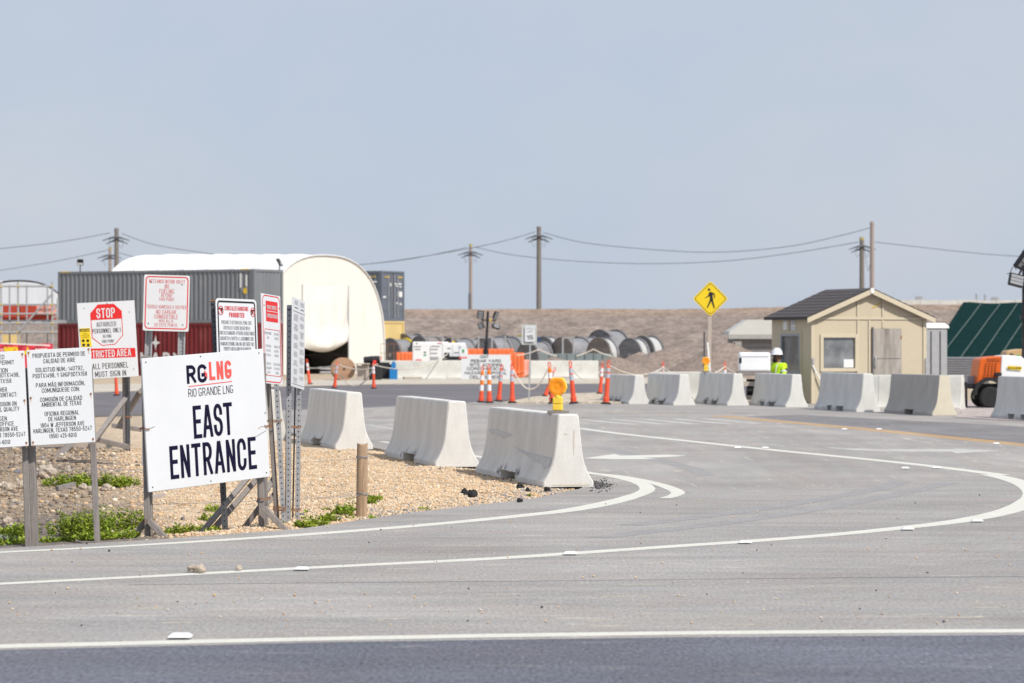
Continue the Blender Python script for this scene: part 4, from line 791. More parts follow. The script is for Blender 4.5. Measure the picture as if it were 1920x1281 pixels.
mb = MB().cyl(P(538,580,28.2), P(548,580,28.2), .006, n=6); mb.build('bolt', M['galvdark'], r, root=r); wire_tie(r, P(550,802,28.4), .075, .12); wire_tie(r, P(549,957,28.4), .075, .12)
# ------------------------------------------------------------------ round fence post and barbed wire
p0 = P(678, 975, 29.0); p0.z = hz(p0.x, p0.y)-.02; p1 = P(679.5, 833, 29.0); mb = MB(); L_ = p1-p0; rings = []
for i in range(9):
    c = p0+L_*(i/8); rr = .055*(1-.06*i/8); rings.append([c+Vector((rr*(1+.05*mnoise.noise(Vector((math.cos(a)*1.5, i*.5, math.sin(a)))))*math.cos(a), rr*math.sin(a), .012*math.sin(a*2+1) if i == 8 else 0)) for a in [k*2*math.pi/18 for k in range(18)]])
mb.loft(rings); fp = thing('fence_post', 'short round timber fence post in the gravel with two wires', 'post', tuple(p0)); mb.build('post', M['postwood'], fp, root=fp, smooth=False)
for py in (858, 927): wire_tie(fp, P(679, py, 29.0), .058, .058, 'galv')
for (pa, pb, Da, Db), l in [(((676,860),(-60,880),28.95,29.5),'upper strand of barbed wire running left from the fence post'),(((676,929),(-60,942),28.95,29.2),'middle strand of barbed wire running left from the fence post'),(((540,1000),(-60,1018),28.2,28.6),'lowest strand of barbed wire near the water')]:
    a, b = P(*pa, Da), P(*pb, Db); pts = [a.lerp(b, i/60)+Vector((0,0,-.05*math.sin(math.pi*i/60)+.004*(-1)**i)) for i in range(61)]; mb = MB().tube(pts, .0022, 5)
    for i in range(1, 60): mb.bar(pts[i]-Vector((.006,0,.010)), pts[i]+Vector((.006,0,.010)), .003, .003)
    solo(mb, 'barbed_wire', M['galv'], l, 'wire', 'strands of barbed wire')
mb = MB().bar(P(107,916,34), P(140,908,34.2), .05, .05); solo(mb, 'drift_timber', M['wood'], 'grey broken stick lying below the dark weeds', 'timber')
mb = MB().bar(P(276,934,30), P(306,928,30.4)-Vector((0,0,0)), .05, .04); solo(mb, 'timber_offcut', M['woodlight'], 'pale timber offcut lying on gravel under the entrance sign', 'timber')
# ------------------------------------------------------------------ precast barriers
AX = Vector((-.208, .978, 0)).normalized()      # the row runs away to the left
PROF = [(-.300,0),(-.300,.06),(-.264,.112),(-.224,.185),(-.195,.265),(-.175,.35),(-.161,.45),(-.143,.62),(-.125,.80),(-.117,.828),(-.104,.84)]
PROF = PROF + [(-x, z) for x, z in PROF[::-1]]
def barrier_mesh(L=3.05, notch=((-.43,.43),), seed=0, sz=1.0):
    """safety-shape barrier along local +Y, near end at y = 0; drainage openings cut in the foot"""
    ys = [0]; 
    for a, b in notch: ys += [L/2+a, L/2+a, L/2+b, L/2+b]
    ys += [L]; flags = [0]
    for _ in notch: flags += [0, 1, 1, 0]
    flags += [0]; Y, Fg = [], []
    for i in range(len(ys)-1):
        n = 1 if ys[i+1]-ys[i] < 1e-6 else max(1, int((ys[i+1]-ys[i])/.16))
        for j in range(n): Y.append(ys[i]+(ys[i+1]-ys[i])*j/n); Fg.append(flags[i] if n > 1 or flags[i] == flags[i+1] else flags[i])
    Y.append(ys[-1]); Fg.append(flags[-1]); rings = []
    for i, (y, fg) in enumerate(zip(Y, Fg)):
        rg = []
        for x, z in PROF:
            if fg and z < .11: z = .105 + (.012*mnoise.noise(Vector((y*9, x, seed)))) if z < .05 else .112
            z = z*sz; k = .0022*mnoise.noise(Vector((x*3+seed, y*.9, z*2))) + .0012*mnoise.noise(Vector((x*30, y*19+seed, z*30)))
            
            rg.append(Vector((x*(1+k*1.5), y, z if z < 1e-4 else z+k)))
        if i in (0, len(Y)-1):                          # chamfered, slightly chipped end arris
            o_ = [Vector((p.x*(1-.016/.2)+.0, p.y, max(p.z-.014*(p.z > .5), 0))) for p in rg]
            for q_, p in zip(o_, rg): q_.x = p.x - math.copysign(.013+.012*max(0, mnoise.noise(Vector((p.x*20+seed, p.z*22, seed)))), p.x)
            s_ = 1 if i == 0 else -1; inner = [Vector((p.x, p.y+s_*.016, p.z)) for p in rg]; rings += [o_, inner] if i == 0 else [inner, o_]; continue
        rings.append(rg)
    return MB().loft(rings)
def grime_patches(L, notch, seed):
    mb = MB(); rnd = random.Random(seed); fx = lambda z: float(np.interp(z, [.06,.112,.185,.265,.35], [.301,.265,.225,.196,.176]))
    for a, b in notch:
        for s in (-1, 1):
            for edge in (a, b):
                for _ in range(7):
                    y = L/2+edge+rnd.gauss(.02,.10); h = rnd.uniform(.02,.15)*math.exp(-abs(y-L/2-edge)*3); w = rnd.uniform(.02,.07); sl = rnd.uniform(.02,.12); n = 4; vs = []; z0 = .108 if a < y-L/2 < b else rnd.uniform(.03,.10)
                    for i in range(n+1):
                        t = i/n; z = z0+h*t; x = s*(fx(z)+.0045); ww = w*(1-t*.85); vs += [(x, y+sl*t, z), (x, y+sl*t+ww, z)]
                    mb.add(vs, [(2*i, 2*i+1, 2*i+3, 2*i+2) for i in range(n)])
    return mb
def barrier(px, py, label, sz=1.0, m='concrete', yaw=None, notch=((-.43,.43),), L=3.05, group='precast concrete barriers', D=None, z=0.0, seed=None, dirt=True):
    p = G(px, py, z) if D is None else Vector(((px-960)/FPX*D, D, z)); sd_ = seed if seed is not None else len(bpy.data.objects)
    rz = math.atan2(-AX.x, AX.y) if yaw is None else R(yaw); r = thing('concrete_barrier', label, 'barrier', tuple(p), rz, group)
    body = barrier_mesh(L, notch, sd_, sz).build('body', M[m], r)
    body.data.shade_smooth(); bm = bmesh.new(); bm.from_mesh(body.data)
    for e in bm.edges: e.smooth = not (len(e.link_faces) == 2 and e.calc_face_angle(0) > .55)
    bm.to_mesh(body.data); bm.free()
    if dirt: grime_patches(L, notch, sd_).build('grime_stain', M['grime'], body, fix=False)
    return r
rb_ = barrier(1066, 913, 'near barrier carrying the amber lamp, with dark water stains on its side', 1.0, seed=11, L=4.0)
def side_x(z): return float(np.interp(z/1.0, [q[1] for q in PROF[1:11]], [-q[0] for q in PROF[1:11]]))
def stain(outline, m, par, end=False):
    mb = MB()
    if end: mb.flat([(x, -.0035, z) for x, z in outline])
    else:
        n = len(outline)//2; a, b = outline[:n], outline[n:][::-1]; vs = []
        for (y0, z0), (y1, z1) in zip(a, b):
            for t in (0, .34, .67, 1): y, z = y0+(y1-y0)*t, z0+(z1-z0)*t; vs.append((-side_x(z)-.005, y, z))
        mb.add(vs, [(4*i+j, 4*i+j+1, 4*i+j+5, 4*i+j+4) for i in range(n-1) for j in range(3)])
    return mb.build('stain', m, par, fix=False)
M['damp'] = mat('damp_concrete', (.52,.525,.53), .75, .12, 9, fine=.08); M['tanstain'] = mat('tan_stain', (.58,.535,.46), .85, .15, 9, fine=.08)
bod_ = [o for o in bpy.data.objects if o.parent == rb_][0]
stain([(3.85,.56),(3.6,.572),(3.35,.565),(3.05,.555),(2.7,.545),(2.4,.535),(2.65,.505),(2.95,.48),(3.2,.495),(3.4,.52),(3.6,.50),(3.8,.53)], M['damp'], bod_)
stain([(2.3,.395),(1.95,.375),(1.5,.355),(1.1,.345),(.6,.338),(.08,.33),(.08,.24),(.32,.20),(.55,.25),(1.0,.275),(1.5,.32),(2.2,.385)], M['damp'], bod_)
for pts in ([(.060,.66),(.078,.655),(.075,.56),(.069,.45),(.062,.36),(.055,.46),(.052,.56)],[(-.06,.615),(-.03,.622),(.0,.612),(-.02,.603),(-.05,.606)],[(-.20,.022),(-.1,.03),(.05,.026),(.2,.045),(.27,.02),(.1,.012),(-.15,.012)]): stain(pts, M['tanstain'], bod_, True)
barrier(857, 875.5, 'plain barrier between the lamp barrier and the one behind the notice sign', 1.05, seed=21, L=4.1)
barrier(664, 842.5, 'barrier just right of the narrow notice sign, behind the sign posts', 1.06, seed=32, L=4.1)
barrier(512, 826, 'barrier mostly hidden behind the entrance sign, only its pale end showing', 1.02, m='concretepale', seed=43)
fb = [(1199,757.5,.92,'leftmost barrier of the far row, beside the orange tubes','concrete'),(1283,760,.97,'second barrier from the left in the far row','concrete'),(1384,760.5,1.0,'far row barrier with an amber lamp standing behind its left end','concrete'),(1494,763.5,1.0,'far row barrier in front of the guard in the lime jacket','concrete'),(1628,772.5,1.09,'far row barrier below the window of the tan shed','concrete'),(1771,780,1.10,'brownish barrier with a tan end between the shed and the trailer','concretetan'),(1990,791,1.10,'barrier cut off by the right edge, in front of the white trailer','concrete')]
for i, (x, y, s, l, m_) in enumerate(fb):
  o_b = barrier(x, y, l, s, m_, seed=60+i, notch=((-.62,-.12),(.30,.62)) if i != 5 else ((-.36,.2),), L=3.3)
  if i == 5: stain([(q[0]*.965, max(.012, q[1]*1.10*.985)) for q in PROF], mat('tan_end_paint', (.60,.55,.44), .85, .08, 4), [o for o in bpy.data.objects if o.parent == o_b][0], True)
barrier(1690, 763, 'pale crosswise barrier behind the gap below the boarded panel', .98, 'concretepale', yaw=70, D=76.5, seed=71, dirt=False, L=1.5)
barrier(1324, 751, 'pale crosswise barrier behind the third gap of the far row', .98, 'concretepale', yaw=72, D=85.0, seed=72, dirt=False, L=1.5)
barrier(1806, 766, 'pale crosswise barrier just behind the brownish one', 1.02, 'concretepale', yaw=70, D=73.6, seed=73, dirt=False, L=2.1)
for x, D, yw, l in [(838,134,86,'pale barrier across the yard, left of the stencilled delivery sign'),(958,136,88,'pale barrier behind the orange tubes, right of the stencilled delivery sign'),(1122,134,88,'pale barrier in front of the gravel heap, behind the small round lamp')]: barrier(x, 0, l, 1.0, 'concretepale', yaw=yw, D=D, z=-.01, group='pale barriers across the yard', dirt=False)
# ------------------------------------------------------------------ amber warning lamps
def lamp(loc, rz, label, s=1.0):
    r = thing('warning_lamp', label, 'warning lamp', loc, rz, 'amber barricade lamps')
    MB().box((0,.02,.022), (.27,.17,.044)).build('wood_block', M['wood'], r, bevel=.004)
    mb = MB().box((0,0,.088), (.135,.09,.088)); b0 = mb.build('battery_case', M['lampyellow'], r, bevel=.014, seg=2)
    MB().box((0,0,.18), (.135,.09,.094)).build('case_lid', M['lampyellow'], r, bevel=.016, seg=2)
    MB().cyl((0,0,.222), (0,0,.262), .05, .047, 14).build('neck', M['lampyellow'], r)
    hd = MB(); o_ = [(-.13,.36),(-.115,.43),(-.075,.495),(.075,.495),(.115,.43),(.13,.36),(.10,.29),(.05,.255),(-.05,.255),(-.10,.29)]
    hd.prism(o_, lambda p: Vector((p[0], -.028, p[1])), lambda p: Vector((p[0], .028, p[1]))); hd.build('housing', M['lampyellow'], r, bevel=.008, seg=2)
    Mx = Matrix.Rotation(R(90), 4, 'X')
    for sd_, nm in ((1,'lens'),(-1,'lens')):
        ln = MB(); ln.lathe([(.118,.0),(.118,.012),(.112,.016),(.106,.013),(.100,.016),(.085,.0195),(.082,.017),(.06,.0235),(.057,.021),(.03,.026),(.001,.027)], 28, (0,-.027*sd_,.37), Mx if sd_ == 1 else Matrix.Rotation(R(-90), 4, 'X')); lo = ln.build(nm, M['amber'], r, smooth=True)
    sc = MB()
    for a in (45,135,225,315): sc.cyl((.108*math.cos(R(a)), -.040, .37+.108*math.sin(R(a))), (.108*math.cos(R(a)), -.046, .37+.108*math.sin(R(a))), .006, n=6)
    sc.build('screws', M['rust'], r)
    MB().box((-.075,-.01,.195), (.03,.035,.05)).build('switch', M['blackmetal'], r, bevel=.005)
    ch = MB(); pts = [Vector((-.08,-.02,.22)), Vector((-.10,-.03,.25)), Vector((-.115,-.03,.27)), Vector((-.125,-.02,.30)), Vector((-.115,-.01,.27))]
    for i in range(len(pts)-1): ch.bar(pts[i], pts[i+1], .010, .006)
    ch.build('chain', M['blackmetal'], r)
    r.scale = (s, s, s); return r
p = G(1066, 913); q = p + AX*.42; lamp((q.x-.03, q.y, .836), R(-14), 'amber lens lamp on a timber block on the near barrier', .86)
p = G(1384, 760.5); q = p+AX*2.75; lamp((q.x-.10, q.y, .84), R(-8), 'small distant amber lamp on the far barrier row beside the crossing sign post', .85)
# ------------------------------------------------------------------ delineator tubes
def tube_proto(style):
    r = thing('delineator_tube', 'tmp', 'traffic tube', (0,0,0), 0, 'orange traffic tubes with loop tops')
    MB().lathe([(.125,0),(.125,.02),(.10,.04),(.075,.05)], 8).build('base', M['rubber'], r)
    MB().lathe([(.072,.04),(.075,.15),(.060,.165),(.055,.34),(.052,.52),(.050,.70),(.047,.84),(.040,.875),(.02,.89)], 14).build('tube', M['orange'] if style != 'stripe' else M['brightorange'], r, smooth=False)
    if style == 'stripe':
        MB().lathe([(.0745,.0402),(.0775,.15),(.0625,.165),(.0585,.30)], 14).build('foot', M['orange'], r)
        bands = [(.33,.49,'tubewhite'),(.62,.76,'tubewhite')]
    elif style == 'grey': bands = [(.56,.70,'tubegrey'),(.73,.86,'tubegrey')]
    elif style == 'white': bands = [(.58,.70,'tubewhite'),(.73,.86,'tubewhite')]
    else: bands = [(.62,.72,'tubegrey'),(.76,.85,'tubegrey')]
    for a, b, m in bands:
        rr = lambda z: float(np.interp(z, [.165,.34,.52,.70,.84,.875], [.060,.055,.052,.050,.047,.040]))+.003
        MB().lathe([(rr(a)-.002,a),(rr(a),a+.002),(rr(b),b-.002),(rr(b)-.003,b)], 14).build('reflective_band', M[m], r)
    mb = MB(); mb.tube([(.03*math.sin(t)*1.1, 0, .955-.07*math.cos(t)) for t in [i*2*math.pi/14 for i in range(15)]], .013, 6); mb.build('loop_handle', M['orange'], r)
    return r
PRT = {}
def tube(xt, yt, xb, yb, style, label, z=.04, D=None, yawr=None):
    p = G(xb, yb, z) if D is None else Vector(((xb-960)/FPX*D, D, z)); s = FPX/p.y
    h = (yb-yt)/s if D is None else 1.04; lean = math.atan2((xt-xb)/s, max(.3, h)); sc = min(1.12, max(.9, math.hypot(h, (xt-xb)/s)/1.04))
    if style not in PRT: PRT[style] = o = tube_proto(style)
    else: o = copy_tree(PRT[style])
    o.location = p; o['label'] = label; o.rotation_euler = (0, lean, yawr if yawr is not None else random.uniform(-.5,.5)*(abs(lean) < .1)); o.scale = (sc, sc, sc)
    return o
tube(905,685,902,755,'stripe','leftmost upright orange and white striped tube in front of the delivery sign')
tube(917,683,917.5,756,'stripe','second orange and white striped tube, touching its left twin in the photo')
tube(942,683,935,753,'grey','leaning red tube with grey bands between the striped pair and the speed sign')
tube(960,681,960.5,756,'grey','upright red tube with grey bands just left of the speed sign pole')
tube(1041,689,1022,744,'plain','red tube tipped far over to the right on the gravel median')
tube(1029,678,1036,757,'stripe','orange and white striped tube just left of the amber lamp')
tube(1068,676,1076,757,'grey','red tube with grey bands directly behind the amber lamp')
tube(1130,680,1125,739,'white','small white banded tube at the back edge of the median')
tube(1142,674,1136,758,'plain','slightly leaning orange tube at the left end of the far barrier row')
tube(575,673,581,721,'white','tube leaning left beside the tent flap, leftmost on the dirt verge', .0)
tube(633,677,627,728,'grey','tube leaning right in front of the wooden cable reel', .0)
tube(700,678,701,729,'white','upright tube on the dirt verge in front of the black bin', .0)
tube(714,667,722,709,'white','tube leaning left in front of the tan container', .0)
tube(216,690,219,742,'plain','tube seen under the STOP board at the cross road', .02)
tube(1243,678,1243,0,'white','tube standing behind the second barrier of the far row', .0, D=98)
tube(1359,678,1359,0,'stripe','orange topped tube behind the barriers, right of the crossing sign post', .0, D=98)
# ------------------------------------------------------------------ ropes
def rope(a, b, sag, label, r=.022, m='rope', group='pale ropes strung between the tubes', n=20):
    a, b = Vector(a), Vector(b); pts = [a.lerp(b, i/n)-Vector((0,0,sag*4*(i/n)*(1-i/n))) for i in range(n+1)]
    return solo(MB().tube(pts, r, 6), 'rope', M[m], label, 'rope', group, smooth=True)
rope(P(1142,685,83), P(1243,690,98), .25, 'rope sagging between the leaning orange tube and the banded tube behind the far barriers')
rope(P(1243,690,98), P(1302,708,90), .08, 'rope dropping right from the banded tube to the third far barrier')
rope(P(1326,703,88), P(1359,688,98), .05, 'rope rising from the crossing sign post to the orange topped tube')
rope(P(1359,688,98), P(1392,704,92), .04, 'rope dropping from the orange topped tube to the white case')
rope(P(960,688,82.5), P(1029,688,82), .62, 'rope looping low between the grey banded tube and the striped tube by the lamp')
rope(P(1069,686,82), P(1130,688,95), .42, 'thin rope looping behind the amber lamp', r=.012)
rope(P(634,683,108), P(700,690,107), .12, 'rope from the tube by the cable reel to the tube by the bin')
rope(P(700,684,107), P(845,660,140), .42, 'long rope from the bin tube across to the white generator')
rope(P(576,690,117), P(633,684,108), .05, 'short rope from the flap tube to the reel tube')
rope(P(640,705,108), P(700,690,107), .5, 'slack rope hanging low between reel and bin')
rope(P(968,667,140), P(1011,655,140), .05, 'rope rising behind the speed sign', r=.03); rope(P(1011,655,140), P(1045,668,140), .05, 'rope falling right of the speed sign', r=.03)
rope(P(1080,668,140), P(1113,655,140), .03, 'rope rising towards the grey drums', r=.03); rope(P(1113,655,140), P(1148,668,140), .05, 'rope falling from the drums to the gravel heap', r=.03)
# ------------------------------------------------------------------ shipping containers
def container(loc, rz, L, H, m, label, doors=True, marks=None, stack='shipping containers', win=None):
    """local +x runs along the box, near long side is -y, near end is x = L/2"""
    r = thing('shipping_container', label, 'container', loc, rz, stack); w = 2.44; t = .15
    fr_ = MB()
    for x in (-L/2+t/2, L/2-t/2):
        for y in (-w/2+t/2, w/2-t/2): fr_.box((x,y,H/2), (t,t,H))
    for y in (-w/2+.05, w/2-.05):
        fr_.box((0,y,.08), (L-2*t,.10,.16)); fr_.box((0,y,H-.06), (L-2*t,.10,.12))
    for x in (-L/2+.05, L/2-.05): fr_.box((x,0,.08), (.10,w-2*t,.16)); fr_.box((x,0,H-.06), (.10,w-2*t,.12))
    fr_.build('frame', M[m], r)
    MB().box((0,0,H-.03), (L-.2,w-.2,.03)).build('roof', M[m], r); MB().box((0,0,.14), (L-.2,w-.2,.03)).build('floor', M[m], r)
    def corr(x0, x1, y, sgn):
        n = max(4, int((x1-x0)/.275)); p = (x1-x0)/n; pr = []
        for i in range(n):
            a = x0+i*p
            for f, d in ((0,0),(.26,0),(.5,.045),(.76,.045)): pr.append((a+f*p, y+sgn*(.06-d)))
        pr.append((x1, y+sgn*.06)); mb = MB(); vs = []
        for x, yy in pr: vs += [(x,yy,.16),(x,yy,H-.12)]
        mb.add(vs, [(2*i,2*i+2,2*i+3,2*i+1) for i in range(len(pr)-1)]); return mb
    corr(-L/2+t, L/2-t, -w/2, 1).build('side_panel', M[m], r, fix=False); corr(-L/2+t, L/2-t, w/2, -1).build('side_panel', M[m], r, fix=False)
    def turned(mb, x): mb.v = [(x-y_-w/2 if False else x+(y_+w/2)*(-1 if x > 0 else 1), a, z) for a, y_, z in mb.v]; return mb
    turned(corr(-w/2+t, w/2-t, -w/2, 1), -L/2).build('end_panel', M[m], r, fix=False)
    if doors:
        for s in (-1, 1):
            d = MB().box((L/2-.05, s*(w/4-.04), H/2), (.05, w/2-.16, H-.30))
            for z in (.55,1.15,1.75): d.box((L/2-.018, s*(w/4-.04), z*H/2.6), (.02, w/2-.22, .05))
            dd = d.build('door', M[m], r)
            for y in (.14,.50) if s > 0 else (-.14,-.50):
                MB().cyl((L/2+.012,y,.2), (L/2+.012,y,H-.2), .022, n=8).build('locking_bar', M['galv'], dd); 
    else: turned(corr(-w/2+t, w/2-t, -w/2, 1), L/2).build('end_panel', M[m], r, fix=False)
    return r
CA = math.atan2(-.51, .86)                       # near stack: the right-hand end swings towards the camera
u_ = Vector((math.cos(CA), math.sin(CA), 0)); n_ = Vector((math.sin(CA), -math.cos(CA), 0))
cr_ = P(477, 640.5, 145); cr_.z = 0               # near right corner of the long side
ctr = cr_ - u_*6.10 - n_*1.22
H1 = 2.59
c1 = container((ctr.x, ctr.y, -.02), CA, 12.19, H1+.02, 'cont_red', 'dark red shipping container at the bottom of the left stack with a white star', doors=False)
c2 = container((ctr.x, ctr.y, H1+.01), CA, 12.19, 2.61, 'cont_grey', 'grey shipping container on top of the dark red one', doors=False)
def side_frame(L, H, x0, z0, w, h): return Frame((x0, -1.22+.0, z0), (1,0,0), (0,0,1), w, h)
f_ = side_frame(12.19, H1, -6.1, 0, 12.2, H1)
mb = MB(); sx = lambda px: (px-105)/372*12.2/12.2; st = [(0,-.20),(.035,-.045),(.155,0),(.035,.045),(0,.20),(-.035,.045),(-.155,0),(-.035,-.045)]
cxs = sx(294); mb.flat([f_.L(cxs+a*.16, .365+b*.75, .004) for a, b in st])
for s, px in (('M',272),('A',294),('R',314.5),('Y',334)): put_text(mb, f_, s, sx(px), .645, .19, .036, .05, .004)
mb.build('white_star_and_letters', M['paintwhite'], c1, fix=False)
mb = MB().box((-5.6,-1.225,2.60), (.6,.006,.05)).box((-3.2,-1.225,.10), (.5,.006,.06)).box((-.5,-1.225,.10), (.5,.006,.06)); mb.box((5.55,-1.225,2.60), (.5,.006,.05)); mb.flat([(5.55+.12*math.cos(a), -1.224, 1.55+.16*math.sin(a)) for a in [i*.5236 for i in range(12)]]); mb.build('yellow_markings', M['paintyellow'], c2, fix=False)
mb = MB().box((5.62,-1.224,2.05), (.10,.006,.55)).box((5.28,-1.224,2.05), (.10,.006,.7)); mb.build('white_lettering_strip', M['paintwhite'], c2, fix=False)
# right-hand stack behind the tent
cr2 = P(716, 640.5, 174); cr2.z = 0; ctr2 = cr2 - u_*6.10 - n_*1.22
c3 = container((ctr2.x, ctr2.y, -.02), CA, 12.19, 2.90, 'cont_yellow', 'tan shipping container under the blue grey one, right of the white tent', doors=False)
c4 = container((ctr2.x, ctr2.y, 2.89), CA, 12.19, 2.92, 'cont_bluegrey', 'blue grey shipping container with door bars on top of the tan one', doors=True)
fe = Frame((6.10, -1.22, 0), (0,1,0), (0,0,1), 2.44, 2.62); mb = MB()
for x, y, w, h in ((.62,.17,.10,.03),(.80,.17,.14,.03),(.70,.22,.10,.03),(.84,.23,.08,.025),(.12,.47,.14,.04),(.72,.40,.05,.10),(.84,.40,.14,.12),(.70,.60,.10,.03),(.84,.62,.10,.03),(.40,.19,.05,.07)): mb.flat([fe.L(x-w/2,y-h/2,-.02), fe.L(x+w/2,y-h/2,-.02), fe.L(x+w/2,y+h/2,-.02), fe.L(x-w/2,y+h/2,-.02)])
mb.build('white_code_marks', M['paintwhite'], c4, fix=False)
mb = MB().box((5.3,-1.224,2.28), (.9,.006,.09)).box((4.5,-1.224,2.28), (.4,.006,.09)); mb.build('white_code_marks', M['paintwhite'], c4, fix=False)
mb = MB().flat([(5.1+.13*math.cos(a), -1.224, 1.55+.18*math.sin(a)) for a in [i*.5236 for i in range(12)]]); mb.box((5.4,-1.224,2.58), (.6,.006,.05)); mb.flat([(6.103,-.9,2.59),(6.103,-.4,2.59),(6.103,-.4,2.53),(6.103,-.9,2.53)]); mb.flat([(6.103,.5,2.59),(6.103,1.0,2.59),(6.103,1.0,2.53),(6.103,.5,2.53)]); mb.build('yellow_markings', M['paintyellow'], c4, fix=False)
# floodlights on the container tops
def flood(px, py, D, label, yaw, tilt, w=.42, h=.5, zb=None, face='lens'):
    c = P(px, py, D); r = thing('flood_light', label, 'flood light', (c.x, c.y, zb), R(yaw), 'flood lights on the container roofs'); Mx = Matrix.Rotation(R(tilt), 4, 'X')
    z = c.z-zb
    MB().box((0,0,z), (w,.10,h), M=Mx).build('housing', M['blackmetal'], r, bevel=.02)
    f = MB(); q = [Mx @ Vector((x*w*.42, -.056, y*h*.42)) + Vector((0,0,z)) for x, y in ((-1,-1),(1,-1),(1,-.1),(-1,-.1))]; f.flat(q); f.build('lens', M[face], r)
    MB().bar((0,.0,0), (0,0,z-h*.25), .05, .05).build('bracket', M['blackmetal'], r); return r
flood(150.5, 492, 154, 'small flood light on the left end of the grey container roof', 0, 18, .32, .32, 2*H1+.05, 'paintwhite')
flood(524, 492, 150, 'dark flood light tipped back at the right corner of the grey container roof', 80, -30, .5, .42, 2*H1+.05)
# ------------------------------------------------------------------ hoop tent
def hoop(n=28, W=9.7, H=6.22):
    o = []
    for i in range(n+1):
        t = i/n; a = math.pi*(1-t); x = math.cos(a); z = math.sin(a)
        o.append((W/2*(abs(x)**.82)*(1 if x > 0 else -1), H*(z**.62 if z > 0 else 0)))
    return o
TA = math.atan2(-.60, .80)                        # tent axis: front faces right and towards the camera
tf = P(611, 640.5, 156); tf.z = -.02
r = thing('hoop_tent', 'large white fabric hoop tent with a tied cream door flap', 'tent', tuple(tf), TA)
# local: +x is out of the front, y across
mb = MB(); N_ = 7; Lh = 12.3; rings = []
for i in range(N_*8+1):
    x = -Lh*i/(N_*8); k = i % 8; sag = 1 - .020*math.sin(math.pi*k/8)
    tp = 1 + .035*(i/(N_*8)); rings.append([Vector((x, y*sag, z*sag*tp)) for y, z in hoop()])
vs = [v for rg in rings for v in rg]; n = len(rings[0])
mb.add(vs, [(i*n+k, i*n+k+1, (i+1)*n+k+1, (i+1)*n+k) for i in range(len(rings)-1) for k in range(n-1)]); mb.build('roof_fabric', M['tent'], r, smooth=True)
hp = hoop(); dw, dz, dcy = 1.85, 4.6, .05       # door half width, top
mb = MB(); inn = [(y*.998, z*.998) for y, z in hp]
mb.tube([Vector((.03, y, z)) for y, z in hp], .03, 6); mb.build('hoop_edge', M['tent'], r, smooth=True)
left = [p for p in inn if p[0] <= -dw]; right = [p for p in inn if p[0] >= dw]; mid = [p for p in inn if -dw < p[0] < dw]
zl = np.interp(-dw, [p[0] for p in inn], [p[1] for p in inn]); mb = MB()
def wall(pts): mb.add([Vector((-.04, y, z)) for y, z in pts] + [Vector((-.07, y, z)) for y, z in pts], [tuple(range(len(pts))), tuple(range(2*len(pts)-1, len(pts)-1, -1))])
wall(left+[(-dw, zl),(-dw,0)]); wall([(dw,0),(dw, zl)]+right); wall([(-dw,dz),(-dw, zl)]+mid+[(dw, zl),(dw,dz)]); mb.build('front_wall', M['tentfront'], r)
mb = MB(); nu, nv = 18, 22; vs = []
for j in range(nv+1):
    for i in range(nu+1):
        a, b = i/nu, j/nv; y = -dw+2*dw*a; zb = 1.55+.33*(a-.5)-.40*math.sin(math.pi*a)
        z = dz+.02-(dz-zb)*b; bul = .20*math.sin(math.pi*a)**.7*math.sin(math.pi*min(1, b*.62+.05))+.22*math.sin(math.pi*a)**.6*sm(b,.6,.95)
        bul += (.05*math.sin(a*13+b*9)+.035*math.sin(a*29-b*11))*sm(b,.35,1)+.03*math.sin(a*22+b*3)*sm(b,.0,.3)+.02*mnoise.noise(Vector((a*6,b*6,1)))
        vs.append((-.03+bul*(1-sm(b,.94,1)*.8), y, z))
mb.add(vs, [(j*(nu+1)+i, j*(nu+1)+i+1, (j+1)*(nu+1)+i+1, (j+1)*(nu+1)+i) for j in range(nv) for i in range(nu)]); mb.build('door_flap', M['tentfront'], r, smooth=True)
mb = MB()
for y in (-dw, dw): mb.bar((.0,y,0), (.0,y,dz+.05), .05, .05)
mb.build('door_jambs', M['tentgrey'], r); MB().box((-1.4,0,1.0), (2.6,2*dw,.02)).box((-3.2,0,.9),(.05,2*dw+1,1.8)).build('interior_shade_sheets', M['dark'], r)  # near-black sheets paint the shade seen under the door flap
mb = MB(); 
for k in range(1, N_): mb.tube([Vector((-Lh*k/N_+.01, y*1.002, z*1.002*(1+.035*k/N_))) for y, z in hp], .035, 5, cap=False)
mb.build('rib_seams', M['tent'], r, smooth=True)
MB().add([Vector((-Lh,y,z*1.035)) for y, z in hp], [tuple(range(len(hp)))]).build('back_wall', M['tent'], r, fix=False)
mb = MB().box((.2,.9,.55), (.12,2.6,.06)).box((.3,.2,.30),(.10,2.6,.06)); 
solo(MB().bar(P(598,690,150), P(660,694,151), .1, .12).bar(P(600,698,150), P(650,698,151), .1, .1), 'pipe_bundle', M['galv'], 'grey pipes lying across the dark tent opening', 'pipes')
# small distant tent at far left
tf2 = P(38, 640.5, 205); tf2.z = 0; r = thing('fabric_shelter', 'grey white hoop shelter behind the scaffold at the far left', 'tent', tuple(tf2), math.atan2(-.85,.53)); mb = MB(); hp2 = [(y*.85, z*.95) for y, z in hoop()]
rings = [[Vector((-14*i/24, y, z*(1-.015*math.sin(math.pi*(i % 6)/6)))) for y, z in hp2] for i in range(25)]; n = len(hp2)
mb.add([v for q in rings for v in q], [(i*n+k, i*n+k+1, (i+1)*n+k+1, (i+1)*n+k) for i in range(24) for k in range(n-1)]); mb.build('roof_fabric', M['tent'], r, smooth=True)
mb = MB(); top = [p for p in hp2 if p[1] > 3.2]; mb.add([Vector((-.05+.08*mnoise.noise(Vector((y*1.2,0,1))), y, z*.98)) for y, z in top], [tuple(range(len(top)))]); mb.build('front_curtain', M['tentgrey'], r, fix=False)
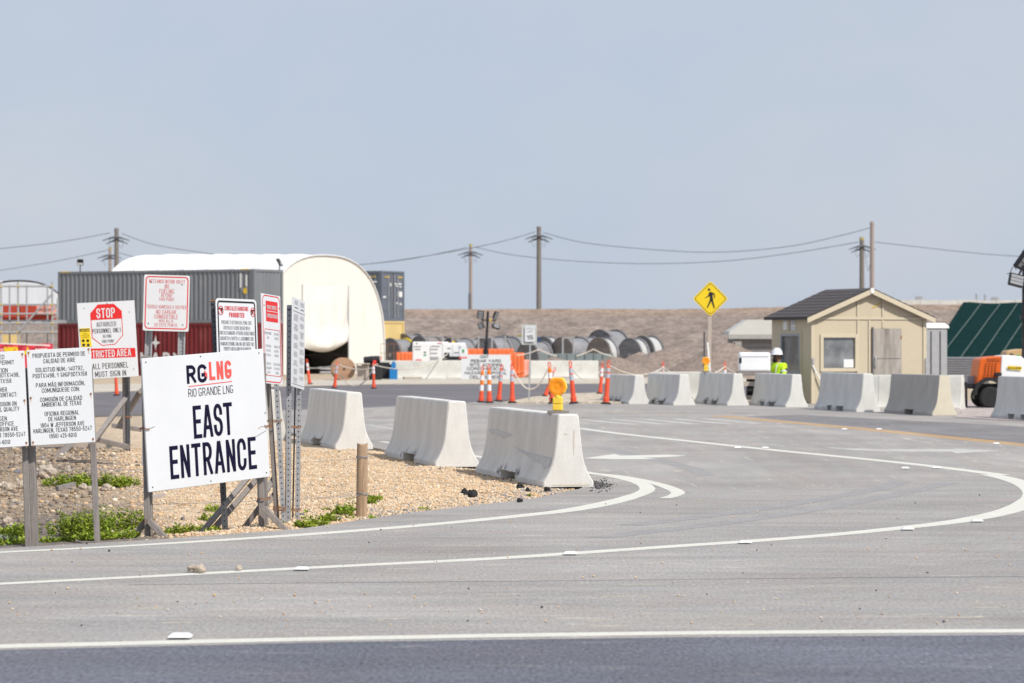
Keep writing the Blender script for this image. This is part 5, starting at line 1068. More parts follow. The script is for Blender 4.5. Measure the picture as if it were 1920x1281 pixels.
MB().box((-2.5,0,2.6), (.05,6.5,1.4)).build('opening_shade_panel', M['dark'], r)  # near-black panel painted as the shade inside the shelter
# scaffold
r = thing('scaffold', 'grey tube scaffold with a long diagonal at the left edge of the yard', 'scaffold', tuple(P(50,640.5,139)*Vector((1,1,0)) if False else (P(50,640.5,139).x, 139, 0)))
def sc(px, py, D=139): return P(px, py, D)
for px, yt in ((2,528),(34,528),(98,528)): q = sc(px, 528); MB().cyl((q.x,q.y,0), (q.x,q.y,q.z), .045, n=8).build('standard', M['greymetal'], r, root=r)
for px in (18,50,89): q = sc(px, 534, 141.5); MB().cyl((q.x,q.y,0), (q.x,q.y,q.z), .038, n=8).build('standard', M['greymetal'], r, root=r)
for py in (537,571,588.5,606,623): mb = MB().cyl(sc(-30,py), sc(108 if py > 560 else 98,py), .042, n=8); mb.build('ledger', M['greymetal'], r, root=r)
for py in (536,571,623): mb = MB().cyl(sc(-30,py,141.5), sc(100,py,141.5), .036, n=8); mb.build('ledger', M['greymetal'], r, root=r)
MB().cyl(sc(36,621,138.9), sc(96,553,138.9), .045, n=8).build('diagonal_brace', M['greymetal'], r, root=r)
for a, b in (((98,598),(108,590)),((98,582),(108,571)),((108,560),(108,596))): MB().cyl(sc(*a), sc(*b), .04, n=8).build('bracket', M['greymetal'], r, root=r)
mb = MB()
for px in (2,34,98):
    for py in (537,571,588.5,606,623): mb.box(sc(px,py,138.95), (.09,.10,.05))
mb.build('clamps', M['paintyellow'], r, root=r); q = sc(40,603,140.3); MB().box(q, (4.0,1.6,.14)).build('deck_board', M['greymetal'], r, root=r)
a, b = sc(4,573,141.8), sc(104,602,141.8); mb = MB(); mb.box(((a.x+b.x)/2, 142.0, (a.z+b.z)/2), (b.x-a.x,.04,a.z-b.z)); solo(mb, 'screen', M['barnred'], 'red mesh screen hung behind the scaffold', 'screen')
a, b = sc(68,573,141.6), sc(104,589,141.6); mb = MB(); mb.box(((a.x+b.x)/2, 141.7, (a.z+b.z)/2), (b.x-a.x,.03,a.z-b.z)); solo(mb, 'faded_sheet', M['pinkorange'], 'pale pinkish sheet over the right part of the red screen', 'sheet')
q = sc(18,632,146); solo(MB().box((q.x,146,.55), (1.1,1.0,1.1)).box((q.x-.1,146,1.15), (1.3,1.1,.1)).box((q.x,146,1.62),(.9,.8,.8)), 'stacked_crates', M['cont_yellow'], 'tan crates stacked under the scaffold deck', 'crates')
q = sc(58,630,147); mb = MB()
for i in range(16):
    a_ = random.uniform(-.9,.9); mb.box((q.x+a_, 147+random.uniform(-.5,.5), random.uniform(.1,1.25)), (random.uniform(.2,.6),.3,random.uniform(.1,.4)), rz=random.uniform(0,3))
mb.build('scrap', M['galvdark']); o = bpy.data.objects['scrap']; o.name = 'scrap_heap'; kind(o, 'stuff')
# banner
bl, br = P(-6,640.5,128), P(99,640.5,128); D=128; zt, zb = P(0,642,128).z, .55; r = thing('banner', 'red banner with yellow and white lettering along the fence at far left', 'banner', ((bl.x+br.x)/2, 128, 0)); mb = MB(); vs = []
for i in range(25):
    x = bl.x+(br.x-bl.x)*i/24; d = .05*math.sin(i*.9); t = zt-.06*math.sin(i/24*math.pi*1.5)-.12*(i/24); vs += [(x,128+d,t),(x,128+d,zb)]
mb.add(vs, [(2*i,2*i+1,2*i+3,2*i+2) for i in range(24)]); bo = mb.build('cloth', M['banner'], r, root=r, fix=False); fb_ = Frame((bl.x,127.92,zb), (1,0,0), (0,0,1), br.x-bl.x, zt-zb)
mb = MB(); v0 = len(mb.v); put_text(mb, fb_, 'POWER', .26, .36, .36, .25, .03, .0); poly(mb, fb_, [(.46,.35),(.53,.33),(.555,.12),(.58,.33),(.64,.35),(.60,.48),(.5,.48)], .0); mb.build('yellow_lettering', M['yellowsign'], bo, root=r, fix=False)
mb = MB(); put_text(mb, fb_, 'USE', .80, .42, .36, .21, .04, .0); vs=[]; mb.flat([fb_.L(.06,.02,.0), fb_.L(.96,.10,.0), fb_.L(.96,.15,.0), fb_.L(.06,.06,.0)]); put_text(mb, fb_, 'THE', .09, .30, .10, .07, 0, .0); mb.build('white_lettering', M['paintwhite'], bo, root=r, fix=False)
MB().cyl((bl.x+.05,128.1,-.02),(bl.x+.05,128.1,zt+.05),.03,n=8).build('stake', M['galv'], r, root=r); MB().cyl((br.x-.05,128.1,-.02),(br.x-.05,128.1,zt-.1),.03,n=8).build('stake', M['galv'], r, root=r)
# ------------------------------------------------------------------ yard objects left of centre
c = P(643, 683, 130); r = thing('cable_reel', 'brown wooden cable reel standing in front of the tent flap', 'cable reel', (c.x, 130, -.01), R(12)); rr = .50
for y, nm in ((-.30,'flange'),(.30,'flange')):
    mb = MB().cyl((0,y-.03,rr), (0,y+.03,rr), rr, n=30); mb.build(nm, M['spoolwood'], r)
MB().cyl((0,-.27,rr),(0,.27,rr),.26,n=20).build('core', M['spoolwood'], r); MB().cyl((0,-.345,rr),(0,-.335,rr),.045,n=12).build('hub_hole', M['hole'], r)
c = P(698, 680, 131); r = thing('waste_bin', 'black open bin holding a dark roll, in front of the tent corner', 'bin', (c.x, 131, -.01))
MB().lathe([(.40,0),(.45,.62),(.47,.70),(.44,.70),(.40,.1),(.01,.1)], 18).build('bin', M['rubber'], r)
solo(MB().lathe([(.11,-.36),(.17,-.33),(.18,.0),(.17,.33),(.11,.36)], 14, (c.x-.02,131,.87), Matrix.Rotation(R(86),4,'Y')), 'rolled_sheet', M['blackmetal'], 'dark plastic roll lying on top of the black bin', 'roll')
solo(MB().lathe([(.08,0),(.09,.10),(.05,.16),(.01,.17)], 12, (c.x+.12,130.6,.70)), 'red_can', M['signred'], 'small dark red can on the bin rim under the roll', 'can')
q = P(680, 690, 129.5); solo(MB().box((q.x,129.5,.72),(.62,.4,.05)).box((q.x-.25,129.5,.35),(.05,.05,.72)).box((q.x+.25,129.5,.35),(.05,.05,.72)).box((q.x,129.7,.35),(.5,.04,.6)), 'work_table', M['woodlight'], 'small pale timber table between the reel and the bin', 'table')
q = P(738, 690, 133); solo(MB().box((q.x,133,.24),(.34,.3,.50)).box((q.x,133,.60),(.20,.2,.24)).cyl((q.x,133,.72),(q.x,133,.80),.07,n=10), 'blue_drum', M['blue'], 'blue plastic container in front of the tan container', 'drum')
q = P(728, 690, 133.5); solo(MB().box((q.x-.25,133.6,.33),(.75,.5,.66)).box((q.x-.2,133.6,.70),(.5,.4,.10)), 'black_crate', M['rubber'], 'black crate between the bin and the blue container', 'crate')
q = P(730, 663, 137); r = thing('wire_cage', 'rusty square mesh panel leaning on the tan container', 'mesh panel', (q.x,137,0)); mb = MB(); a, b = P(714,645,137), P(751,680,137)
for i in range(4): x = a.x+(b.x-a.x)*i/3; mb.bar((x,137,0),(x,137.0,a.z),.02,.02)
for z in (a.z, (a.z+b.z)/2, b.z, .1): mb.bar((a.x,137.03,z),(b.x,137.03,z),.02,.02)
mb.build('mesh', M['rust'], r, root=r)
# orange water-filled barriers
def orange_b(px, D, w, h, label, rz=0, m='barrierorange'):
    c = P(px, 640.5, D); r = thing('water_barrier', label, 'plastic barrier', (c.x, D, 0), R(rz), 'orange plastic barriers'); pr = [(-.28,0),(-.26,.12),(-.2,.32),(-.15,h-.1),(-.12,h)]; pr = pr+[(-a, z) for a, z in pr[::-1]]; rings = []
    for i in range(9):
        k = 1 if i % 2 else .86; rings.append([Vector((-w/2+w*i/8, y*k, z)) for y, z in pr])
    MB().loft(rings).build('body', M[m], r, bevel=.02); return r
for px, w, l in ((893,1.1,'orange plastic barrier just right of the white generators'),(921,1.1,'orange plastic barrier behind the light tower mast'),(947,.9,'orange plastic barrier above the word YARD'),(757,.75,'orange plastic barrier left of the white generator'),(770,.55,'narrow orange plastic barrier tucked behind the generator edge')): orange_b(px, 152, w, 1.32 if px > 800 else 1.15, l)
orange_b(968, 141, .75, 1.16, 'taller orange barrier end with a dark top, right of the delivery sign', 0); orange_b(980, 142, .8, .82, 'faded pinkish barrier at the right end of the orange row', 0, 'pinkorange')
# white generators
def genset(x0, x1, yt, yb, D, label, seed):
    a, b = P(x0, yt, D), P(x1, yb, D); w, h = b.x-a.x, a.z-b.z; r = thing('generator', label, 'generator', ((a.x+b.x)/2, D, 0), 0, 'white generator sets on trailers')
    MB().box((0,0,b.z+h/2), (w,1.0,h)).build('cabinet', M['white_poly'], r, bevel=.05, seg=2); MB().box((0,0,b.z-.10), (w*.96,.8,.18)).build('chassis', M['blackmetal'], r)
    for x in (-w*.3, w*.3): 
        wh = MB().cyl((x,-.5,.30),(x,-.35,.30),.30,n=18); wh.build('wheel', M['rubber'], r)
    return r, w, h, b.z
r, w, h, z0 = genset(774,841,641,682,143,'white generator cabinet on a trailer, left of the pair', 1)
MB().box((-w*.33,-.51,z0+.14),(w*.17,.02,.13)).build('red_black_label', M['signred'], r, label='red and black sticker'); MB().box((-w*.15,-.51,z0+h*.40),(w*.07,.02,.06)).box((w*.31,-.51,z0+h*.0+.2),(.01,.02,.01)).build('green_label', mat('green_sticker',(.03,.35,.08),.5), r)
MB().box((-w*.15,-.51,z0+h*.52),(w*.05,.02,.06)).box((-w*.38,-.51,z0+h*.93),(w*.03,.02,.05)).build('black_label', M['black'], r); MB().box((w*.12,-.51,z0+h*.25),(w*.22,.02,.13)).build('vent', M['galv'], r); MB().box((w*.30,-.51,z0+h*.94),(w*.2,.02,.04)).build('red_label', M['redfade'], r)
mb = MB(); 
for x, y, ww in ((-.36,.78,.2),(-.36,.66,.16),(.14,.8,.24),(.1,.66,.22),(.1,.48,.2)): mb.box((w*x,-.51,z0+h*y),(w*ww,.02,.035))
mb.build('grey_marks', M['greyink'], r); mb = MB().box((-w*.005,-.505,z0+h*.45),(.015,.012,h*.7)).box((w*.38,-.505,z0+h*.45),(.015,.012,h*.7)); mb.build('door_gaps', M['greymetal'], r)
r, w, h, z0 = genset(829,877,643,673,139,'white generator cabinet with a black grille, right of the pair', 2)
MB().box((-w*.30,-.51,z0+h*.22),(w*.20,.02,h*.32)).build('grille', M['blackmetal'], r); MB().box((w*.22,-.51,z0+h*.72),(w*.05,.02,.05)).build('blue_label', M['blue'], r); MB().box((w*.33,-.51,z0+h*.5),(w*.07,.02,.14)).build('green_label', bpy.data.materials['green_sticker'], r)
MB().box((w*-.22,-.51,z0+h*.66),(w*.14,.02,.05)).box((w*.07,-.51,z0+h*.40),(w*.2,.02,.04)).build('grey_marks', M['greyink'], r); MB().box((w*-.08,-.505,z0+h*.5),(.015,.012,h*.8)).box((w*.17,-.505,z0+h*.5),(.015,.012,h*.8)).build('door_gaps', M['greymetal'], r)
MB().box((-w*.02,-.4,.62),(w*.5,.6,.75)).build('fuel_tank', M['blackmetal'], r); MB().box((-w*.05,-.2,z0+h+.04),(.12,.12,.10)).build('beacon', M['paintyellow'], r)
# light tower mast in the yard
c = P(913, 640.5, 138); r = thing('light_tower', 'dark mast with four flood lamps above the orange barriers', 'light tower', (c.x, 138, 0))
mb = MB(); 
for a, b, k in (((911,690),(911,655),.13),((911,657),(912,640),.09),((912,642),(915,584),.055)): mb.cyl(P(*a,138), P(*b,138), k, n=8)
mb.v = [(x,y,max(z,-.01)) for x, y, z in mb.v]; mb.build('mast', M['blackmetal'], r, root=r); MB().bar(P(902,600,138), P(930,601,138), .05, .05).build('crossbar', M['blackmetal'], r, root=r)
MB().box(P(919.5,600,137.9),(.09,.09,.09)).build('junction_box', M['paintyellow'], r, root=r); MB().box((c.x,138.2,.35),(1.5,.9,.5)).build('trailer_box', M['blackmetal'], r, root=r, bevel=.03)
for px, py, w, h, yaw, roll, tilt in ((901,590,.31,.36,0,4,10),(902,611,.27,.30,-15,-22,-5),(929.5,591,.22,.34,40,16,10),(930,612.5,.38,.22,25,14,-35)):
    Mx = Matrix.Rotation(R(roll),4,'Y') @ Matrix.Rotation(R(yaw),4,'Z') @ Matrix.Rotation(R(tilt),4,'X'); q = P(px,py,137.9)
    lp = MB().box(q,(w,.12,h),M=Mx).build('flood_lamp', M['blackmetal'], r, root=r, bevel=.015); f = MB(); 
    for k in range(3): 
        zz = h*(-.30+.30*k); f.flat([q + (Mx @ Vector((x*w*.40,-.064,zz+y*h*.115))) for x, y in ((-.85,-.85),(.85,-.85),(.85,.85),(-.85,.85))])
    f.build('lens', M['lens'], lp, root=r, fix=False); MB().bar(q, P(px+(4 if px < 913 else -4), 600.5, 138), .03, .03).build('lamp_arm', M['blackmetal'], r, root=r)
# delivery board
fr = frame_px((866,665),(957,665),(957,711),(864,711),133.5,133.5); r = thing('delivery_sign', 'white stencilled board listing rebar yard and site access, with a red arrow', 'sign', (fr.L(.5,1).x, 133.5, 0)); pan = board(MB(), fr, .03).build('panel', M['white'], r, root=r)
t = MB()
for s, y, w, x in (('CMT',.09,.17,.47),('REBAR  YARD',.26,.62,.50),('SITE  ACCESS',.42,.66,.50),('CORE  MEDICAL',.58,.80,.51),('HAZARD  DISPOSAL',.75,.86,.50),('DELIVERIES',.92,.62,.48)): put_text(t, fr, s, x, y, .125, w, .026, .004)
t.build('lettering', M['black'], pan, root=r)
t = MB(); t.prism([(-.055,.13),(-.015,.06),(-.015,.105),(.12,.095),(.12,.145),(-.015,.15),(-.015,.20)], lambda p: fr.L(*p,.012), lambda p: fr.L(*p,.002)); t.build('red_arrow', M['coral'], r, root=r)
for x in (.08,.92): q = fr.L(x,1,-.06); MB().bar((q.x,q.y,-.02),(q.x,q.y,fr.L(x,.1).z),.09,.06).build('leg', M['wood'], r, root=r)
# speed sign
D = 83.5; p = Vector(((992-960)/FPX*D, D, .045)); r = thing('speed_sign', 'white SPEED LIMIT 15 sign on a thin grey pole in the median', 'sign', tuple(p)); q = P(993.5,610,D); 
mb = MB().bar(p, P(994,646,D), .045, .045); pl = mb.build('pole', M['galv'], r, root=r); MB().bar(P(994,646,D)+Vector((0,.02,0)), q+Vector((0,.02,0)), .04, .04).build('pole_top', M['galv'], r, root=r)
fb2 = frame_px((978.5,608.5),(1007,608.5),(1006,646.5),(977.5,646.5),D+.01,D+.01); board(MB(), fb2, .006).build('back_plate', mat('translucent_grey_plate',(.50,.51,.49),.5), r, root=r)
fr = frame_px((984,611),(1003,611),(1003,641),(984,641),D-.03,D-.03); pan = board(MB(), fr, .004, rrect(0,0,1,1,fr,.03)).build('panel', M['plate'], r, root=r); t = MB(); put_text(t, fr, '15', .5, .73, .27, .68, .02); t.build('number', M['black'], pan, root=r); t = MB(); put_text(t, fr, 'SPEED', .5, .18, .12, .68, .0); put_text(t, fr, 'LIMIT', .5, .37, .12, .58, .0); t.build('lettering', M['greyink'], pan, root=r)
# ------------------------------------------------------------------ cable drums
def drum(px, py_top, D, rad, wd, yaw, face, rim, wrap, label):
    rad *= .90; c = P(px, 640.5, D); r = thing('cable_drum', label, 'cable drum', (c.x, D, -.012), R(-yaw), 'big cable drums lying in rows in front of the bank')
    for s, m in ((-1, face),(1, rim)):
        mb = MB(); y = s*wd/2; mb.cyl((0,y-.04,rad),(0,y+.04,rad),rad,n=36); fl = mb.build('flange', M[m], r)
        h = MB()
        h.cyl((0,y+s*.041,rad),(0,y+s*.06,rad),rad*.14,n=14); h.build('hub', M['galv'], fl)
        rb = MB(); rb.tube([(rad*.985*math.cos(a), y+s*.045, rad+rad*.985*math.sin(a)) for a in [i*2*math.pi/36 for i in range(37)]], .03, 5); rb.build('rim', M[m], fl)
    MB().cyl((0,-wd/2+.04,rad),(0,wd/2-.04,rad),rad*.92,n=32,cap=False).build('cable_wrap', M[wrap], r, smooth=False); return r
for a in [(746,633,166,1.05,1.0,50,'drumdark','drumyellow','drumgrey','drum with a yellow rim beside the tan container'),(770,630,176,1.2,1.0,50,'drumgrey','drumgrey','tanmachine' if False else 'drumgrey','olive grey drum behind the yellow rimmed one'),(801,630,165,1.12,1.0,55,'drumdark','drumbrown','drumbrown','dark drum above the left generator'),(823,631,172,1.1,.9,50,'drumbrown','drumbrown','drumbrown','rusty brown drum above the gap between the generators'),
    (860,634,165,1.05,1.1,50,'drumdark','drumgrey','drumgrey','dark drum right above the black grille generator'),(884,634,169,1.05,1.0,50,'drumdark','drumdark','drumgrey','dark drum left of the light tower mast'),(926,634,164,1.1,1.0,48,'drumgrey','drumgrey','drumgrey','grey drum with a pale hub right of the mast'),(948,634,168,1.1,1.0,48,'drumdark','drumgrey','drumdark','dark drum between fence posts left of the speed sign'),(962,631,172,1.15,1.2,48,'drumgrey','drumyellow','drumgrey','grey drum with a yellow far rim left of the speed sign'),(1003,640,160,.95,1.0,48,'drumdark','drumgrey','drumgrey','low dark drum below the speed sign'),
    (1026,635,163,1.1,.5,48,'drumgrey','drumgrey','drumwhite','grey drum with white cable and blue print, right of the speed sign'),(1072,636,160,1.08,1.3,48,'drumbrown','drumgrey','drumgrey','long dark drum behind the pair of fence posts'),(1096,636,166,1.1,1.0,48,'drumgrey','drumgrey','drumgrey','grey drum between the fence posts and the biggest drum'),(1140,630,168,1.32,1.2,48,'drumgrey','drumdark','drumgrey','biggest grey drum, standing highest in the row'),
    (1130,639,157,1.06,.5,48,'drumbrown','drumgrey','drumwhite','brown drum with a white cable crescent in front of the biggest drum'),(1188,640,159,1.05,.5,48,'drumgrey','drumgrey','drumwhite','blue grey drum with a white crescent at the gravel heap'),(1213,636,165,1.12,.7,48,'drumdark','drumdark','drumwhite','rightmost drum showing a broad white cable band')]: drum(a[0], *a[1:])
dr = [o for o in bpy.data.objects if o.get('category') == 'cable drum']; fd = next(o for o in dr if 'blue print' in o['label'])
mb = MB(); Fd = Frame((-1.1,-.60,0),(1,0,0),(0,0,1),2.2,2.2); put_text(mb, Fd, 'OI', .45, .17, .12, .20, .04, .0); mb.build('blue_print', M['blue'], fd, fix=False)
# fence with grey posts in front of the drums
r = thing('yard_fence', 'thin grey post fence in front of the cable drums', 'fence', (P(930,640.5,155).x, 155, 0)); ps = [(805,629),(830,630),(848,633),(897,632),(922,632),(947,630),(1055,633),(1075,632)]
for px, py in ps: q = P(px, py, 155); MB().cyl((q.x,155,-.02),(q.x,155,q.z),.05,n=8).build('post', M['greymetal'], r, root=r)
for i in (0,3,6): a, b = P(*ps[i],155), P(*ps[i+1],155); MB().cyl(a-Vector((0,0,.04)), b-Vector((0,0,.04)), .03, n=6).build('rail', M['greymetal'], r, root=r)
for a, b, l in ((1015,1148,'long low teal grey steel skip in front of the drums'),): 
    A_, B_ = P(a,663,150), P(b,668,150); mb = MB().box(((A_.x+B_.x)/2,150,A_.z/2),(B_.x-A_.x,1.2,A_.z)); 
    for i in range(9): mb.box((A_.x+(B_.x-A_.x)*i/8,149.37,A_.z/2),(.08,.06,A_.z))
    solo(mb, 'steel_skip', mat('teal_grey_paint',(.20,.24,.25),.6), l, 'skip')
# gravel heaps
M['heap'] = mat('heap_gravel', (.245,.195,.165), .95, .15, 3, bump=.6, bscale=8, fine=.25, fscale=5)
def heap(cx, cy, rx, ry, h, label, seed):
    mb = MB(); n = 56; m = 16; vs = [(cx, cy, h)]; 
    for j in range(1, m+1):
        for i in range(n):
            t = j/m; a = 2*math.pi*i/n; x, y = cx+rx*t*math.cos(a), cy+ry*t*math.sin(a); z = h*(1-t**1.25)+.10*h*mnoise.noise(Vector((x*.9+seed,y*.9,0)))*(1-t)+.05*mnoise.noise(Vector((x*4,y*4,seed)))*(t < .97); vs.append((x,y,max(-.02, z) if j < m else -.03))
    fs = [(0,1+i,1+(i+1) % n) for i in range(n)] + [(1+(j-1)*n+i, 1+j*n+i, 1+j*n+(i+1) % n, 1+(j-1)*n+(i+1) % n) for j in range(1,m) for i in range(n)]
    mb.add(vs, fs); return solo(mb, 'gravel_heap', M['heap'], label, 'gravel heap', 'brown gravel heaps', smooth=True)
def hp_(px, py, D): q = P(px, py, D); return q.x, q.z
for px, py, D, rx, ry, l in ((1256,653,143,3.9,3,'wide brown gravel heap behind the second far barrier'),(1362,642,140,3.3,3,'tallest brown gravel heap, behind the crossing sign post'),(1150,669,141,2.4,2,'low gravel heap shoulder left of the wide heap'),(1040,670,143,2.0,2,'rounded low gravel heap right of the speed sign'),(1200,660,144,2.2,2,'middle gravel heap shoulder under the rightmost drum')): x, z = hp_(px, py, D); heap(x, D, rx, ry, z, l, px)
# ------------------------------------------------------------------ crossing sign
D = 89.0; b = P(1329, 700, D); b.z = 0; r = thing('crossing_sign', 'yellow diamond pedestrian crossing sign on a weathered post', 'sign', (b.x, D, 0)); top = P(1331.5, 545, D)
MB().bar(b-Vector((0,0,.02)), top, .105, .09).build('post', M['woodlight'], r, root=r); c = P(1332, 560.3, D-.07); sd_ = 33.6/FPX*D
fr = Frame(c-Vector((sd_,0,sd_)), (1,.02,0), (0,0,1), 2*sd_, 2*sd_); cut = .035
di = [(.5-cut,cut),(.5+cut,cut),(1-cut,.5-cut),(1-cut,.5+cut),(.5+cut,1-cut),(.5-cut,1-cut),(cut,.5+cut),(cut,.5-cut)]; sc_ = lambda k: [(.5+(x-.5)*k, .5+(y-.5)*k) for x, y in di]
pan = board(MB(), fr, .006, di).build('panel', M['yellowsign'], r, root=r); t = MB(); ring(t, fr, sc_(.91), sc_(.875), .003)
fx = lambda x: (x-135)/405; fy = lambda y: (y-118)/410
poly(t, fr, [(fx(322)+.037*math.cos(a), fy(219)+.037*math.sin(a)) for a in [i*math.pi/8 for i in range(16)]], .004)
poly(t, fr, [(fx(x), fy(y)) for x, y in [(328,246),(345,243),(388,266),(390,318),(382,320),(376,278),(362,277),(368,325),(368,342),(388,425),(376,434),(346,352),(306,432),(296,424),(328,345),(332,318),(326,290),(314,302),(278,318),(276,312),(308,292),(320,258)]], .004)
t.build('walking_figure', M['black'], pan, root=r, fix=False); screws(r, fr, [(.5,.13),(.5,.87)], M['galv'], .012)
a = P(1320.5,622,91); solo(MB().bar((a.x,91,-.02), a, .05, .05), 'marker_post', M['galvdark'], 'thin dark post just left of the crossing sign post', 'post')
solo(MB().bar(P(1335,745,88), P(1327,642,88), .055, .03), 'leaning_lath', M['white_poly'], 'white lath leaning against the crossing sign post', 'lath')
# ------------------------------------------------------------------ guard shed
SH = R(20.0); p = G(1520.5, 757, 0); r = thing('guard_shed', 'small tan gabled guard shed with dark shingle roof', 'shed', tuple(p), SH); WD, DP, EH, RH = 3.50, 2.50, 2.35, 3.07
ww = .09
def wallpanel(name, outline, holes, mp, th=ww, m='siding'):
    """flat wall with rectangular holes; outline and holes in (s, z); mp(s, z, depth) -> local point"""
    mb = MB(); xs = sorted({s for s, _ in outline} | {h[k] for h in holes for k in (0,2)})
    def top(s):
        ts = sorted(outline_top); 
        return float(np.interp(s, [q[0] for q in ts], [q[1] for q in ts]))
    outline_top = [q for q in outline if q[1] > 0]; cuts = []
    for a, b in zip(xs[:-1], xs[1:]):
        hs = sorted([h for h in holes if h[0] <= a+1e-6 and h[2] >= b-1e-6], key=lambda h: h[1]); z = 0
        for h in hs: cuts.append((a,b,z,z,h[1],h[1])); z = h[3]
        cuts.append((a,b,z,z,top(a),top(b)))
    for a, b, z0, z1, z2, z3 in cuts:
        if z2-z0 < 1e-6 and z3-z1 < 1e-6: continue
        mb.add([mp(a,z0,0),mp(b,z1,0),mp(b,z3,0),mp(a,z2,0),mp(a,z0,th),mp(b,z1,th),mp(b,z3,th),mp(a,z2,th)], [(0,1,2,3),(7,6,5,4),(0,4,5,1),(3,2,6,7),(1,5,6,2),(0,3,7,4)])
    return mb.build(name, M[m], r, fix=True)
front = lambda s, z, d: (s, d, z); leftw = lambda s, z, d: (d, s, z); rightw = lambda s, z, d: (WD-d, s, z); backw = lambda s, z, d: (s, DP-d, z)
wx0, wx1, wz0, wz1 = .36, 1.32, .96, 1.79
gab = [(0,0),(0,EH),(WD/2,RH-.05),(WD,EH),(WD,0)]
wallpanel('front_wall', gab, [(wx0,wz0,wx1,wz1)], front)
dx0, dx1, dz1 = .62, 1.88, 1.90
wallpanel('side_wall', [(ww,0),(ww,EH),(DP-ww,EH),(DP-ww,0)], [(dx0,0,dx1,dz1)], leftw, m='siding'); wallpanel('side_wall', [(ww,0),(ww,EH),(DP-ww,EH),(DP-ww,0)], [], rightw); wallpanel('back_wall', gab, [(.6,1.0,2.6,1.8)], backw)
MB().box((WD/2,DP/2,.03),(WD-2*ww-.01,DP-2*ww-.01,.06)).build('floor', M['ply'], r)
ov, ovg, th = .17, .16, .07; sl = (RH-EH)/(WD/2)
rf = MB()
for s in (-1, 1):
    x0 = WD/2; xe = x0+s*(WD/2+ov); ze = EH-ov*sl; y0, y1 = -ovg, DP+ovg
    rf.add([(x0,y0,RH),(xe,y0,ze),(xe,y1,ze),(x0,y1,RH),(x0,y0,RH+th),(xe,y0,ze+th),(xe,y1,ze+th),(x0,y1,RH+th)], [(0,1,2,3),(7,6,5,4),(1,5,6,2),(0,4,5,1),(3,2,6,7)])
    n = 9
    for k in range(n):
        t0, t1 = k/n, (k+1)/n+.015; a = (x0+(xe-x0)*t0, RH+th+.006+(ze-RH)*t0); b_ = (x0+(xe-x0)*min(1.01,t1), RH+th+.018+(ze-RH)*min(1.01,t1))
        rf.add([(a[0],y0-.01,a[1]),(b_[0],y0-.01,b_[1]),(b_[0],y1+.01,b_[1]),(a[0],y1+.01,a[1]),(b_[0],y0-.01,b_[1]-.016),(b_[0],y1+.01,b_[1]-.016)], [(0,1,2,3),(1,4,5,2)])
rf.build('roof', M['shingle'], r)
bb = MB()
for s in (-1, 1):
    x0 = WD/2; xe = x0+s*(WD/2+ov+.02); ze = EH-(ov+.02)*sl
    bb.add([(x0,-ovg-.035,RH+.05),(xe,-ovg-.035,ze+.05),(xe,-ovg-.035,ze-.085),(x0,-ovg-.035,RH-.085),(x0,-ovg-.003,RH+.05),(xe,-ovg-.003,ze+.05),(xe,-ovg-.003,ze-.085),(x0,-ovg-.003,RH-.085)], [(0,1,2,3),(7,6,5,4),(0,4,5,1),(3,2,6,7),(1,5,6,2)])
bb.build('bargeboard', M['trim'], r); MB().box((WD/2,-ovg-.045,RH-.0),(.10,.02,.14)).build('ridge_cap', M['paintwhite'], r)
tr = MB(); y = -.014
tr.box((WD/2,y,EH-.035),(WD-.12,.022,.07)); 
for x, z0, z1 in ((.05,.0,EH-.07),(WD-.05,.0,EH-.07)): tr.box((x,y-.001,(z0+z1)/2),(.10,.026,z1-z0))
for x, z0, z1 in ((1.41,.02,EH-.08),(1.76,.02,EH-.08),(1.41,EH+.003,EH+.565),(2.17,EH+.003,EH+.60),(2.17,2.06,EH-.08)): tr.box((x,y,(z0+z1)/2),(.055,.020,z1-z0))
tr.build('battens', M['trim'], r, bevel=.003)
gr_ = MB()
for x, z0, z1 in ((1.375,.02,EH-.08),(1.725,.02,EH-.08),(2.135,EH+.003,EH+.58),(1.375,EH+.003,EH+.53),(WD-.105,.0,EH-.07)): gr_.box((x,-.003,(z0+z1)/2),(.012,.008,z1-z0))
gr_.box((WD/2,-.003,EH-.076),(WD-.24,.008,.010)); gr_.build('batten_edge_lines', M['drumbrown'], r)  # thin brown strips left of the battens and below the top one
# window: frame proud of the wall, glass, sheet inside
wf = MB(); f_t = .09
for c, d in (((wx0-f_t/2,-.02,(wz0+wz1)/2),(f_t,.045,wz1-wz0+2*f_t)),((wx1+f_t/2,-.02,(wz0+wz1)/2),(f_t,.045,wz1-wz0+2*f_t)),(((wx0+wx1)/2,-.02,wz0-f_t/2),(wx1-wx0,.045,f_t)),(((wx0+wx1)/2,-.02,wz1+f_t/2),(wx1-wx0,.045,f_t))): wf.box(c,d)
wfo = wf.build('window', M['trim'], r, bevel=.004); MB().box(((wx0+wx1)/2,.03,(wz0+wz1)/2),(wx1-wx0,.006,wz1-wz0)).build('pane', M['glass'], wfo)
MB().box((wx1-.17,.024,wz0+.13),(.30,.004,.22)).build('paper_notice', M['paintwhite'], wfo); MB().box(((wx0+wx1)/2,.045,wz1-.11),(wx1-wx0-.04,.02,.20)).build('blind', M['greymetal'], wfo)
# interior bits behind the glass
MB().box((WD/2,1.3,.80),(2.4,.6,.05)).build('desk', M['cont_bluegrey'], r)
